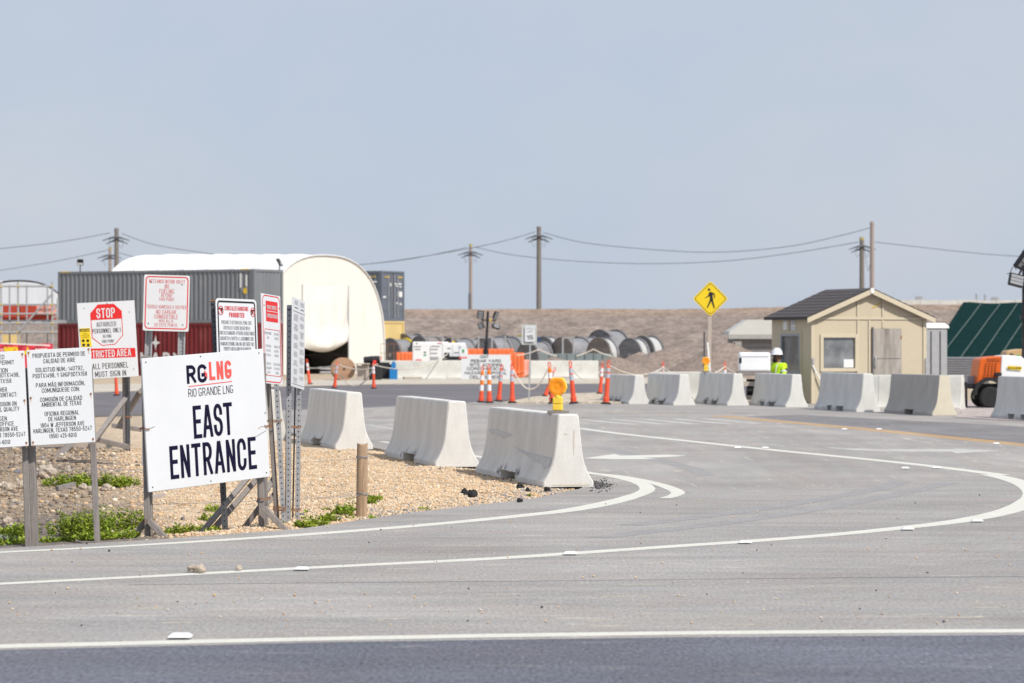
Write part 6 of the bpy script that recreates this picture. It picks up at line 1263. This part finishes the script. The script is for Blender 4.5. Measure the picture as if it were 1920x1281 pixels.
# boarded panel
pb = MB().box((2.285,-.035,1.03),(.86,.05,2.02)); pbo = pb.build('boarded_door', M['ply'], r); MB().box((1.845,-.04,1.05),(.03,.06,2.06)).build('door_edge', M['drumdark'], pbo); MB().box((2.70,-.065,1.80),(.03,.012,.10)).build('hinge', M['rust'], pbo)
mb = MB().tube([(1.90,-.07,.95),(1.90,-.12,1.05),(1.90,-.12,1.20),(1.90,-.07,1.28)], .015, 6); mb.build('handle', M['galv'], pbo); MB().box((2.27,-.063,1.22),(.82,.006,.012)).build('panel_seam', M['galvdark'], pbo)
# side door with glass
sd_o = MB(); 
for c, d in (((-.01,dx0+.035,dz1/2),(.05,.07,dz1)),((-.01,dx1-.035,dz1/2),(.05,.07,dz1)),((-.01,(dx0+dx1)/2,dz1-.035),(.05,dx1-dx0-.14,.07)),((-.01,(dx0+dx1)/2,.10),(.05,dx1-dx0-.14,.20))): sd_o.box(c,d)
sdo = sd_o.build('side_door', M['greymetal'], r, bevel=.003); MB().box((.02,(dx0+dx1)/2,dz1/2+.05),(.006,dx1-dx0-.14,dz1-.25)).build('pane', M['glass'], sdo)
mb = MB()
for c, d in (((-.012,dx0-.04,dz1/2+.04),(.03,.08,dz1+.08)),((-.012,dx1+.04,dz1/2+.04),(.03,.08,dz1+.08)),((-.012,(dx0+dx1)/2,dz1+.04),(.03,dx1-dx0,.08))): mb.box(c,d)
mb.build('door_trim', M['siding'], r); MB().box((-.006,1.30,2.15),(.012,.014,.36)).build('wall_seam', M['drumdark'], r)
for y0, y1, z0, z1, l in ((1.48,1.74,2.0,2.25,'torn blank notice'),(.98,1.24,1.97,2.26,'notice with dark print')):
    pp = MB().box((-.008,(y0+y1)/2,(z0+z1)/2),(.010,y1-y0,z1-z0)).build('notice', M['paintwhite'], r, label=l)
    if y0 < 1.2:
        t = MB(); 
        for z, hh_ in ((2.22,.025),(2.16,.025),(2.08,.012),(2.04,.012),(2.0,.012)): t.box((-.015,(y0+y1)/2,z),(.004,.20,hh_))
        t.build('notice_print', M['greyink'], pp)
MB().bar((.02,-.05,1.05),(.42,-.16,.30),.035,.035).build('diagonal_strut', M['white_poly'], r); MB().box((.04,-.045,1.15),(.06,.05,.16)).build('corner_bracket', M['galv'], r); MB().box((WD-.02,-.04,.85),(.06,.05,.75)).build('downpipe', M['galv'], r)
mb = MB().tube([(WD/2+.1,-.012,RH-.46),(WD/2+.25,-.02,RH-.39),(WD/2+.36,-.012,RH-.33)], .012, 5); mb.build('wire_stub', M['paintyellow'], r)
# portable toilet
c = P(1742, 640.5, 93.5); r = thing('portable_toilet', 'grey portable toilet with a white roof just right of the shed', 'toilet', (c.x, 93.5, 0), R(20)); MB().box((-.0,0,1.06),(.75,1.0,2.08)).build('cabin', M['greymetal'], r, bevel=.02); rb = MB(); 
rb.loft([[Vector((x*k,y*k*1.3,z)) for x, y in ((-.4,-.4),(.4,-.4),(.4,.4),(-.4,.4))] for k, z in ((1.04,2.10),(1.04,2.16),(.8,2.26))]); rb.build('roof', M['white_poly'], r)
for x in (-.2,.12): MB().box((x,-.51,1.05),(.03,.03,1.9)).build('wall_rib', M['galvdark'], r)
# canopy behind the shed
c = P(1440, 640.5, 168); r = thing('canopy', 'pale metal canopy roof over grey walls, left of the shed', 'canopy', (c.x, 168, 0)); w = 156/FPX*168; z1 = P(0,628,168).z; z2 = P(0,600,168).z
mb = MB(); xl = -w/2; rx = [(-w/2,z1),(-w/2+.05,z1+.2),(-w/2+1.05,z2),(w/2-1.0,z2),(w/2,z1+.2),(w/2,z1)]
mb.prism(rx, lambda p: Vector((p[0],-1.8,p[1])), lambda p: Vector((p[0],1.8,p[1]))); mb.build('roof', M['sheet'], r); MB().box((0,-1.82,z1-.12),(w,.03,.22)).build('fascia', mat('canopy_fascia',(.36,.36,.35),.6,.08,2), r); MB().box((.05,.2,(z1-.2)/2),(w-.3,3.2,z1-.2)).build('wall', M['canwall'], r); MB().box((-w/2+.50,-1.45,z1-.55),(.5,.02,.4)).build('notice', M['paintwhite'], r)
MB().box((-w/2+.34,-1.47,z1-.55),(.08,.02,.22)).build('notice_print', M['navy'], r)
# white case on a timber stand
c = P(1414, 697, 80.35); zt = c.z; r = thing('timber_stand', 'weathered timber stand carrying the white case', 'stand', (c.x, 80.35, 0)); hw = .43
MB().box((0,0,zt-.05),(.92,.6,.10)).build('top', M['wood'], r, bevel=.006)
for x in (-hw+.06, .36):
    for y in (-.24,.24): MB().box((x,y,(zt-.1)/2),(.09,.09,zt-.1)).build('leg', M['wood'], r)
for z in (.18,.55): MB().box((0,-.26,z),(.85,.03,.12)).build('rail', M['woodlight'], r)
MB().box((.06,.1,.45),(.5,.3,.45)).build('dark_box', M['rubber'], r)
r2 = thing('white_case', 'big white rounded plastic case with a dark latch on the timber stand', 'case', (c.x, 80.35, zt)); mb = MB().box((0,0,.26),(.84,.5,.52)); mb.build('body', M['white_poly'], r2, bevel=.06, seg=3); MB().box((0,-.255,.41),(.74,.012,.015)).build('lid_line', M['tubegrey'], r2); MB().box((-.385,-.225,.30),(.08,.06,.16)).build('latch', M['blackmetal'], r2, bevel=.015)
# ------------------------------------------------------------------ yellow-jacketed guard, seated behind the barriers, looking left
def skin_mesh(name, joints, bones, m, parent, sub=2, root_i=0):
    """one continuous limb surface: joints {key: (co, radius or (rx, ry))}, bones [(a, b)]"""
    keys = list(joints); idx = {k: i for i, k in enumerate(keys)}; me = bpy.data.meshes.new(name); me.from_pydata([joints[k][0] for k in keys], [(idx[a], idx[b]) for a, b in bones], []); o = bpy.data.objects.new(name, me); S.collection.objects.link(o)
    mo = o.modifiers.new('skin', 'SKIN'); mo.use_smooth_shade = True
    for k in keys: rr = joints[k][1]; o.data.skin_vertices[0].data[idx[k]].radius = rr if isinstance(rr, tuple) else (rr, rr)
    o.data.skin_vertices[0].data[root_i].use_root = True; su = o.modifiers.new('sub', 'SUBSURF'); su.levels = su.render_levels = sub
    dg = bpy.context.evaluated_depsgraph_get(); m2 = bpy.data.meshes.new_from_object(o.evaluated_get(dg)); o.modifiers.clear(); o.data = m2; bpy.data.meshes.remove(me); m2.name = name; m2.materials.clear(); m2.materials.append(m); m2.shade_smooth(); o.parent = parent; return o
c = P(1459, 640.5, 81.3); seat = .42
r = thing('person', 'bearded person in a white hard hat and lime safety jacket sitting behind the barriers', 'person', (c.x-.02, 81.3, 0), R(-48))
r.scale = (1.12, 1.12, 1.12)
# local: person faces -y... rotated so that the face looks to the left of the photo
z0 = seat; J = {'pelvis':((0,0,z0+.09),(.155,.12)),'waist':((0,0,z0+.24),(.145,.115)),'chest':((0,-.01,z0+.43),(.165,.125)),'neckb':((0,.0,z0+.56),(.085,.08)),'neck':((0,-.01,z0+.61),.058),'head':((0,-.025,z0+.70),(.078,.09)),'crown':((0,-.015,z0+.79),(.075,.088))}
B = [('pelvis','waist'),('waist','chest'),('chest','neckb'),('neckb','neck'),('neck','head'),('head','crown')]
for s, n in ((-1,'r'),(1,'l')):
    J.update({n+'sh':((s*.19,.0,z0+.50),.068),n+'el':((s*.26,-.06,z0+.24),.048),n+'wr':((s*.14,-.27,z0+.17),.032),n+'palm':((s*.11,-.345,z0+.165),(.036,.020)),n+'hip':((s*.10,-.04,z0+.07),.095),n+'kn':((s*.13,-.46,z0+.06),.065),n+'an':((s*.13,-.44,.10),.045),n+'toe':((s*.14,-.60,.045),.038)})
    B += [('chest',n+'sh'),(n+'sh',n+'el'),(n+'el',n+'wr'),(n+'wr',n+'palm'),('pelvis',n+'hip'),(n+'hip',n+'kn'),(n+'kn',n+'an'),(n+'an',n+'toe')]
    for k, (dx, ln) in enumerate(((-.027,.062),(-.009,.074),(.009,.070),(.026,.055))):
        q = Vector(J[n+'palm'][0]); J[n+'f%da' % k] = (tuple(q+Vector((dx,-.045,-.005))),.0095); J[n+'f%db' % k] = (tuple(q+Vector((dx*1.1,-.045-ln*.55,-.02))),.0085); J[n+'f%dc' % k] = (tuple(q+Vector((dx*1.1,-.045-ln*.8,-.045))),.0075); B += [(n+'palm',n+'f%da' % k),(n+'f%da' % k,n+'f%db' % k),(n+'f%db' % k,n+'f%dc' % k)]
    q = Vector(J[n+'palm'][0]); J[n+'ta'] = (tuple(q+Vector((-s*.040,.0,.0))),.011); J[n+'tb'] = (tuple(q+Vector((-s*.058,-.035,-.01))),.009); B += [(n+'palm',n+'ta'),(n+'ta',n+'tb')]
body = skin_mesh('body', J, B, M['skin'], r)
Jk = {'pelvis':((0,0,z0+.10),(.178,.145)),'waist':((0,0,z0+.24),(.20,.185)),'chest':((0,-.01,z0+.43),(.245,.215)),'neckb':((0,.005,z0+.555),(.105,.10))}; Bk = [('pelvis','waist'),('waist','chest'),('chest','neckb')]
for s, n in ((-1,'r'),(1,'l')): Jk.update({n+'sh':((s*.205,.0,z0+.49),.100),n+'el':((s*.27,-.06,z0+.24),.068),n+'wr':((s*.16,-.24,z0+.175),.052)}); Bk += [('chest',n+'sh'),(n+'sh',n+'el'),(n+'el',n+'wr')]
jk = skin_mesh('safety_jacket', Jk, Bk, M['lime'], r)
Jt = {'pelvis':((0,0,z0+.07),(.165,.135))}; Bt = []
for s, n in ((-1,'r'),(1,'l')): Jt.update({n+'hip':((s*.10,-.05,z0+.07),.108),n+'kn':((s*.13,-.46,z0+.065),.080),n+'an':((s*.13,-.44,.13),.062)}); Bt += [('pelvis',n+'hip'),(n+'hip',n+'kn'),(n+'kn',n+'an')]
skin_mesh('trousers', Jt, Bt, M['jeans'], r)
bo = MB()
for s in (-1,1): bo.loft([[Vector((s*.135+a*.05, -.44+b*.06-.06*k, .0+zz)) for a, b in ((-1,-1.2),(1,-1.2),(1,1),(-1,1))] for k, zz in ((1.0,0),(1.0,.05),(.3,.10),(0,.17))]); bo.box((s*.135,-.56,.03),(.095,.12,.06))
bo.build('boots', M['rubber'], r, bevel=.015)
hm = Matrix.Translation((0,-.02,z0+.79)); hat = MB(); hat.lathe([(.138,-.02),(.135,.0),(.130,.04),(.112,.09),(.075,.125),(.03,.14),(.001,.142)], 24, (0,-.015,z0+.785)); hat.lathe([(.138,-.02),(.150,-.022),(.150,-.012),(.136,-.005)], 24, (0,-.02,z0+.785)); hat.box((0,-.165,z0+.770),(.17,.08,.012)); hat.box((0,-.02,z0+.918),(.03,.18,.02)); hat.build('hard_hat', M['hat'], r, smooth=True)
hr = MB(); 
def blob(mb, c, rr, n=12, m_=8): mb.lathe([(max(.001,math.sin(math.pi*i/m_)),-math.cos(math.pi*i/m_)) for i in range(m_+1)], n, c, Matrix.Diagonal((*rr,1)))
blob(hr, (0,.035,z0+.72), (.098,.085,.085)); hr.build('hair', M['hair'], r, smooth=True)
bd = MB(); blob(bd, (0,-.085,z0+.635), (.070,.060,.062)); blob(bd, (0,-.115,z0+.655), (.045,.03,.022)); bd.build('beard', M['hair'], r, smooth=True)
fc = MB(); fc.loft([[Vector((x*k,-.10-d,z0+zz)) for x in (-.016,.016)]+[Vector((0,-.105-d-.012*k,z0+zz))] for k, d, zz in ((.5,.0,.745),(.8,.012,.72),(1.1,.026,.692),(.7,.012,.683))]); 
for s in (-1,1): blob(fc, (s*.09,-.02,z0+.705), (.014,.024,.034), 8, 6)
fc.build('nose_and_ears', M['skin'], r, smooth=True)
gl = MB(); 
for s in (-1,1): gl.box((s*.036,-.118,z0+.738),(.055,.014,.036)); gl.bar((s*.062,-.11,z0+.742),(s*.088,-.01,z0+.742),.006,.008)
gl.build('sunglasses', M['blackmetal'], r, bevel=.004)
# reflective bands, arm patch
rb = MB()
def hoopband(c, rx, ry, tilt, w, ax='z'):
    pts = [Vector((rx*math.cos(a), ry*math.sin(a), 0)) for a in [i*2*math.pi/28 for i in range(28)]]; Mx = Matrix.Translation(c) @ tilt
    rb.loft([[Mx @ (p+Vector((0,0,d))) for p in pts] for d in (-w/2, w/2)], cap=False)
hoopband(Vector((0,0,z0+.22)), .192, .163, Matrix(), .045)
for s in (-1,1):
    e0, e1 = Vector((s*.205,0,z0+.49)), Vector((s*.27,-.06,z0+.24)); q = (e1-e0).to_track_quat('Z','Y').to_matrix().to_4x4(); hoopband(e0.lerp(e1,.55), .079, .079, q, .045)
    pts = [Vector((s*.10,-.155,z0+.22)),Vector((s*.105,-.172,z0+.36)),Vector((s*.105,-.150,z0+.47)),Vector((s*.10,-.06,z0+.565)),Vector((s*.10,.04,z0+.560)),Vector((s*.105,.135,z0+.46)),Vector((s*.10,.16,z0+.30))]
    rb.tube(pts, .014, 5)
rb.build('reflective_bands', M['reflect'], r); pt = MB(); pt.lathe([(.001,0),(.042,0),(.042,.008),(.001,.010)], 16, (.292,-.012,z0+.40), Matrix.Rotation(R(80),4,'Y')); pt.build('arm_patch', M['navy'], r); 
seat *= 1.12; rs_ = thing('stool', 'dark stool under the seated guard, hidden behind the barriers', 'stool', (c.x-.02, 81.3, 0)); MB().lathe([(.001,seat-.05),(.18,seat-.05),(.19,seat-.02),(.17,seat),(.001,seat)], 18).build('seat', M['blackmetal'], rs_)
for a in (45,135,225,315): MB().cyl((.11*math.cos(R(a)),.11*math.sin(R(a)),seat-.05),(.2*math.cos(R(a)),.2*math.sin(R(a)),0),.015,n=8).build('leg', M['galv'], rs_)
# ------------------------------------------------------------------ light tower trailer at the right edge
D = 76.0; k = D/FPX; c = P(1848, 640.5, D); r = thing('tower_trailer', 'orange and white generator trailer with a big wheel beside the right edge', 'trailer', (c.x, D, 0))
X = lambda px: (px-1848)*k; Z = lambda py: CAMZ-(py-HOR)*k
og = [(1824,724),(1826,706),(1828,692),(1830,676),(1834,672),(1850,669),(1870,667.5),(1868,700),(1867,708),(1838,709),(1830,722)]
mb = MB(); mb.prism([(X(x),Z(y)) for x, y in og], lambda p: Vector((p[0],-.62,p[1])), lambda p: Vector((p[0],.62,p[1]))); body = mb.build('orange_cover', M['genorange'], r, bevel=.03, seg=2)
wh = [(1870.3,667),(1885,666),(1908,668.5),(1914,675),(1923,702),(1960,704),(1960,716),(1868,716),(1868.3,700)]
mb = MB(); mb.prism([(X(x),Z(y)) for x, y in wh], lambda p: Vector((p[0],-.63,p[1])), lambda p: Vector((p[0],.63,p[1]))); wb = mb.build('white_cover', M['white_poly'], r, bevel=.03, seg=2)
vt = MB()
for j in range(6):
    for i in range(4):
        x, y = 1840.5+6.2*i-.35*j, 683+4.2*j; vt.flat([(X(x+a), -.653, Z(y+b)) for a, b in ((-1.6,-1.7),(.2,-1.7),(1.9,1.3),(.1,1.3))])
vt.build('vent_slots', M['hole'], body, fix=False)
Ft = Frame((X(1824),-.653,Z(730)),(1,0,0),(0,0,1),X(1960)-X(1824),Z(660)-Z(730)); t = MB(); put_text(t, Ft, 'GENERAC', (1854.5-1824)/136, (674-660)/70, .045, .185, .02, .0); poly(t, Ft, [((1843-1824)/136,(677.8-660)/70),((1867-1824)/136,(676.8-660)/70),((1867-1824)/136,(677.6-660)/70),((1843-1824)/136,(678.6-660)/70)], .0); t.build('dark_lettering', M['black'], body, root=None, fix=False)
t = MB(); Fw = Frame((X(1824),-.664,Z(730)),(1,0,0),(0,0,1),X(1960)-X(1824),Z(660)-Z(730)); poly(t, Fw, [((1881-1824)/136,(685.5-660)/70),((1907.5-1824)/136,(687-660)/70),((1907-1824)/136,(694-660)/70),((1881-1824)/136,(692-660)/70)], .0); yl = t.build('yellow_number_label', M['yellowsign'], wb, fix=False); t = MB(); put_text(t, Fw, 'BD-043836', (1894-1824)/136, (689.8-660)/70, .055, .175, .012, .006); t.build('label_number', M['black'], yl, fix=False)
fd = MB(); arc = [(X(1848)+.335*math.cos(a), Z(738)+.335*math.sin(a)) for a in [math.pi*(1.02-.95*i/12) for i in range(13)]]; arc2 = [(X(1848)+.42*math.cos(a), Z(738)+.42*math.sin(a)) for a in [math.pi*(1.02-.95*i/12) for i in range(13)]]
fd.prism(arc+arc2[::-1], lambda p: Vector((p[0],-.80,p[1])), lambda p: Vector((p[0],-.50,p[1]))); fd.build('mudguard', M['rubber'], r)
for s in (-1, 1):
    Mx = Matrix.Rotation(R(90), 4, 'X'); zc = .275; w_ = MB(); w_.lathe([(.17,-.09),(.235,-.09),(.27,-.06),(.278,0),(.27,.06),(.235,.09),(.17,.09)], 28, (X(1848), s*.68, zc), Mx); wo = w_.build('wheel', M['rubber'], r, smooth=False)
    rm = MB(); rm.lathe([(.001,.03),(.05,.035),(.06,.02),(.13,.015),(.172,.07),(.172,-.07),(.001,-.06)], 24, (X(1848), s*.68, zc), Mx if s < 0 else Matrix.Rotation(R(-90),4,'X')); rm.build('rim', M['blackmetal'], wo); 
    lg = MB(); 
    for q in range(5): a = 2*math.pi*q/5; lg.cyl((X(1848)+.075*math.cos(a), s*.715, zc+.075*math.sin(a)),(X(1848)+.075*math.cos(a), s*.73, zc+.075*math.sin(a)),.010,n=6)
    lg.cyl((X(1848),s*.71,zc),(X(1848),s*.74,zc),.028,n=8); lg.build('wheel_nuts', M['galv'], wo)
MB().box((X(1880),0,Z(724)),(1.9,1.0,.12)).build('chassis', M['blackmetal'], r); MB().box((X(1840),-.3,.33),(.5,.3,.20)).build('axle_box', M['blackmetal'], r); MB().box((X(1819),.1,Z(716)),(.18,.5,.30)).build('grey_box', M['greymetal'], r)
mb = MB().bar((X(1830),-.4,Z(727)),(X(1805),-.55,Z(722)),.08,.08).bar((X(1805),-.55,Z(716)),(X(1805.5),-.55,.03),.06,.06).bar((X(1805),-.56,Z(722)),(X(1799),-.60,Z(716)),.04,.04); mb.box((X(1805.5),-.55,.015),(.16,.16,.03)); mb.build('stabiliser_jack', M['blackmetal'], r)
MB().box((X(1839),-.66,Z(704)),(.02,.02,.02)).box((X(1825),-.63,Z(722)),(.05,.02,.04)).build('tail_lamp', M['signred'], r); MB().box((X(1864),-.66,Z(702)),(.16,.05,.10)).build('door_latch', M['blackmetal'], r)
MB().box((X(1905),-.3,Z(667)),(.10,.12,.04)).build('green_cap', bpy.data.materials['green_sticker'], r)
mb = MB(); mb.bar((X(1920),0,Z(716)),(X(1920),0,Z(560)),.09,.09); mb.bar((X(1920),.02,Z(560)),(X(1919.5),.02,Z(470)),.07,.07); mb.build('mast', M['blackmetal'], r); cl = MB(); cl.tube([(X(1917+1.4*math.sin(i*.9)),-.08+.05*math.cos(i*.9),Z(540+i*.62)) for i in range(0,150)], .010, 5); cl.build('coiled_cable', M['rubber'], r)
MB().box((X(1917.5),-.06,Z(595)),(.14,.12,.10)).build('mast_clamp', M['blackmetal'], r); mb = MB().bar((X(1935),0,Z(508)),(X(1908),0,Z(501)),.06,.06); mb.build('crossbar', M['blackmetal'], r)
for px, py, w, h, roll, yaw, tilt in ((1904,526,.40,.32,14,10,-14),(1916,486,.36,.55,16,60,20),(1940,524,.33,.27,12,0,-14),(1945,488,.3,.4,-10,-40,10)):
    Mx = Matrix.Rotation(R(roll),4,'Y') @ Matrix.Rotation(R(yaw),4,'Z') @ Matrix.Rotation(R(tilt),4,'X'); q = Vector((X(px),-.12,Z(py))); lp = MB().box(q,(w,.12,h),M=Mx).build('flood_lamp', M['blackmetal'], r, bevel=.02); f = MB()
    for kk in range(3): zz = h*(-.27+.27*kk); f.flat([q + (Mx @ Vector((x*w*.42,-.064,zz+y*h*.11))) for x, y in ((-1,-1),(1,-1),(1,1),(-1,1))])
    f.build('lens', M['lens'], lp, fix=False); MB().bar(q, (X(1916 if px < 1922 else 1930),0,Z(504)), .035, .035).build('lamp_arm', M['blackmetal'], r)
mb = MB().tube([(X(1886),-.15,Z(514)),(X(1892),-.15,Z(512)),(X(1897),-.12,Z(502)),(X(1901),-.1,Z(500)),(X(1905),-.05,Z(506))], .010, 5); mb.tube([(X(1916),-.1,Z(640)),(X(1915),-.1,Z(665)),(X(1911),-.2,Z(682))], .010, 5); mb.build('power_lead', M['rubber'], r)
# ------------------------------------------------------------------ right background: tarp on the bank, wall on the crest, bars, tan machine
mb = MB(); vs = []; nu, nv = 30, 24
def bank(px_frac_x, t): y = BY0 + (BY1-BY0)*t; return y
for j in range(nv+1):
    t = .03+.955*j/nv; y = BY0+(BY1-BY0)*t
    for i in range(nu+1):
        s = i/nu; x_left = 25.0+6.6*t; x = x_left + (46-x_left)*s; vs.append((x, y, crest(x)*min(1, t)+.17+.05*mnoise.noise(Vector((x*.6,y*.3,4)))))
mb.add(vs, [(j*(nu+1)+i, j*(nu+1)+i+1, (j+1)*(nu+1)+i+1, (j+1)*(nu+1)+i) for j in range(nv) for i in range(nu)]); r = thing('tarp', 'dark green tarpaulin with pale diagonal seams covering the bank on the right', 'tarpaulin', (34,BY0,0)); tp = mb.build('sheet', M['tarp'], r, root=r, smooth=True)
se = MB(); 
for x0 in (20.4,21.7,23.0,24.3,25.7,27.0,28.2,29.4,30.6,32.0,33.4,34.7,36.0,38.6):
    pts = []
    for j in range(13): t = .05+.92*j/12; y = BY0+(BY1-BY0)*t; x = x0+7.3*t; pts.append((x, y, crest(x)*t+.26)) if 25.1+6.6*t < x < 45 else None
    if len(pts) > 2: vs = [q for p_ in pts for q in (Vector(p_)-Vector((.04 if x0 not in (30.6,33.4) else .08,0,0)), Vector(p_)+Vector((.04 if x0 not in (30.6,33.4) else .08,0,0)))]; se.add(vs, [(2*i,2*i+1,2*i+3,2*i+2) for i in range(len(pts)-1)])
se.build('seams', M['tarpseam'], tp, root=r, fix=False)
mb = MB(); zt = crest(30); 
for i in range(14): x = 28.3+1.35*i; mb.box((x, 212.2, crest(x)+.14), (1.33,.3,.38))
solo(mb, 'crest_wall', M['concretepale'], 'long low pale concrete wall on the crest of the bank, right of the shed', 'wall')
for x, w, h, l in ((28.9,.5,.25,'small grey cap block at the left end of the crest wall'),(33.0,.10,.45,'white stub standing on the crest wall'),(33.6,.10,.42,'second white stub on the crest wall'),(34.3,.5,.22,'grey box on the crest wall')): solo(MB().box((x,212.2,crest(x)+.33+h/2),(w,.2,h)).box((x,212.2,crest(x)+.33+h),(w*.7,.16,.06)), 'wall_block', M['greymetal'], l, 'block')
r = thing('rebar_stack', 'grey stack of bundled steel bars under the green tarpaulin', 'steel stack', (P(1800,640.5,120).x,120,0)); a, b = P(1757,669,120), P(1845,694,120); mb = MB(); zz = .06
while zz < a.z: 
    for y in (-.5,.0,.5): mb.cyl((a.x+random.uniform(-.05,.15),120+y,zz),(b.x+random.uniform(-.1,.2),120+y,zz),.05,n=6)
    zz += .095
mb.build('bars', M['steelbar'], r, root=r); MB().box((a.x-.12,119.6,.35),(.35,.5,.68)).build('strap_end', M['galv'], r, root=r)
a, b = P(1756,701,112), P(1838,716,112); solo(MB().box(((a.x+b.x)/2,112,.16),(b.x-a.x,.5,.34)), 'verge_beam', M['concretepale'], 'pale beam lying on the dirt left of the orange trailer', 'beam', bevel=.02)
D = 104; a, b = P(1881,656,D), P(1965,656,D); r = thing('tan_machine', 'tan machine hood with a black emblem behind the white trailer', 'machine', ((a.x+b.x)/2, D, 0)); o_ = [(a.x,.55),(a.x,1.28),(a.x+.06,1.36),(a.x+.5,1.42),(b.x,1.43),(b.x,.55)]; mb = MB(); mb.prism(o_, lambda p: Vector((p[0],D-.6,p[1])), lambda p: Vector((p[0],D+.6,p[1]))); mb.build('hood', M['tanmachine'], r, root=r, bevel=.03)
Fm = Frame((a.x,D-.605,.55),(1,0,0),(0,0,1),b.x-a.x,.9); mb = MB(); x0 = (1887-1881)/84; rframe(mb, Fm, x0, .20, x0+.085, .46, .035, .03, .01); poly(mb, Fm, [(x0+.02,.40),(x0+.065,.40),(x0+.065,.46),(x0+.02,.46)], .012); mb.build('black_emblem', M['black'], r, root=r, fix=False)
MB().box(((a.x+b.x)/2,D,.42),(b.x-a.x-.2,.9,.25)).build('frame', M['blackmetal'], r, root=r)
for x in (a.x+.3, b.x-.3): MB().cyl((x,D-.6,.36),(x,D-.3,.36),.36,n=20).build('wheel', M['rubber'], r, root=r)
# ------------------------------------------------------------------ utility poles and wires
def upole(px, pyt, D, rad, m, label, cross=True, cap_=True, low=None):
    q = P(px, pyt, D); zb = hz(q.x, D) if D > 200 else 0; zb = -.05 if D > 262 else zb; r = thing('utility_pole', label, 'utility pole', (q.x, D, zb), 0, 'utility poles beyond the bank'); h = q.z-zb
    mb = MB().cyl((0,0,0),(0,0,h),rad*.95,rad*.72,n=12); mb.build('pole', M[m], r)
    if cap_: MB().cyl((0,0,h-.02),(0,0,h+.28),rad*.78,rad*.74,n=12).build('cap', M['dullyellow'] if cap_ == 'y' else M[m], r)
    if cross:
        for y, dz, w in ((-.32,-.75,1.9),(.32,-1.05,1.5)): 
            mb = MB(); mb.tube([(-w/2*1.5,y,h+dz-.30),(-w/2,y,h+dz-.12),(-w/5,y,h+dz+.05),(w/5,y,h+dz+.05),(w/2,y,h+dz-.12),(w/2*1.5,y,h+dz-.30)], [.05,.07,.13,.13,.07,.05], 6); mb.build('cross_arm', M['wire'], r)
        mb = MB(); 
        for s in (-1,1): mb.tube([(s*.6,-.3,h-.8),(s*.75,-.3,h-1.3),(s*.55,-.3,h-1.9),(s*.3,-.3,h-1.5)], .025, 5)
        mb.build('jumper_loops', M['wire'], r)
    return r
upole(218.5,433,310,.30,'pole','thicker utility pole left of the white tent'); upole(206.5,468,345,.24,'polelight','thin utility pole behind the thicker one left of the tent',cap_='y')
upole(882.5,462,345,.24,'polelight','thin pale utility pole left of the centre, with a yellow top',cap_='y'); upole(1010.5,430,310,.31,'pole','tall dark utility pole near the centre of the photo')
upole(1616,450,320,.33,'pole','shorter olive utility pole with a yellow band above the shed',cap_='y'); upole(1635,421,300,.27,'polelight','tallest pinkish utility pole just right of the shed ridge',cross=False)
q = P(880.5,565,344.5); solo(MB().box((q.x,344.4,q.z-1.2),(.3,.3,4.2)), 'pole_riser', M['wire'], 'dark riser box at the foot of the thin pale pole', 'riser box')
def span(pts, label, r=.034):
    q = smooth_path([P(*p) for p in pts], 10); return solo(MB().tube(q, r, 5), 'overhead_wire', M['wire'], label, 'wire', 'overhead wires between the utility poles')
span([(-60,473,312),(0,466.5,311.5),(110,454,310.5),(206,437,310)], 'wire running left from the thicker left pole')
span([(-60,513,347),(0,507,346.5),(110,489,345.7),(203,469,345)], 'lower wire running left from the thin left pole')
span([(228,438,310),(290,459,310),(380,474,310),(480,487,310),(640,496,310),(700,494,310),(800,480,310),(900,462,310),(960,448,310),(1003,435,310)], 'long wire from the left pole across the tent to the tall centre pole')
span([(214,472,345),(300,490,345),(480,502,345),(660,497,345),(760,487,345),(830,474,345),(876,464,345)], 'lower long wire from the thin left pole to the thin centre pole')
span([(1018,436,310),(1100,456,309),(1250,470,307),(1360,472.5,305),(1480,462,303),(1580,441,301),(1631,427,300)], 'upper wire from the tall centre pole to the tallest right pole')
span([(889,463,345),(960,478,342),(1080,490,338),(1220,494.5,334),(1360,489.5,330),(1490,474,325),(1610,454,320)], 'lower wire from the thin centre pole to the olive right pole')
span([(1640,454,320),(1720,463,320),(1830,475,320),(1930,482,320),(2000,484,320)], 'wire running right from the pole beside the shed ridge')
span([(1620,458,319.5),(1624,490,315),(1628,508,312),(1632,490,306),(1635,462,300)], 'slack loop hanging between the two right poles', r=.025)
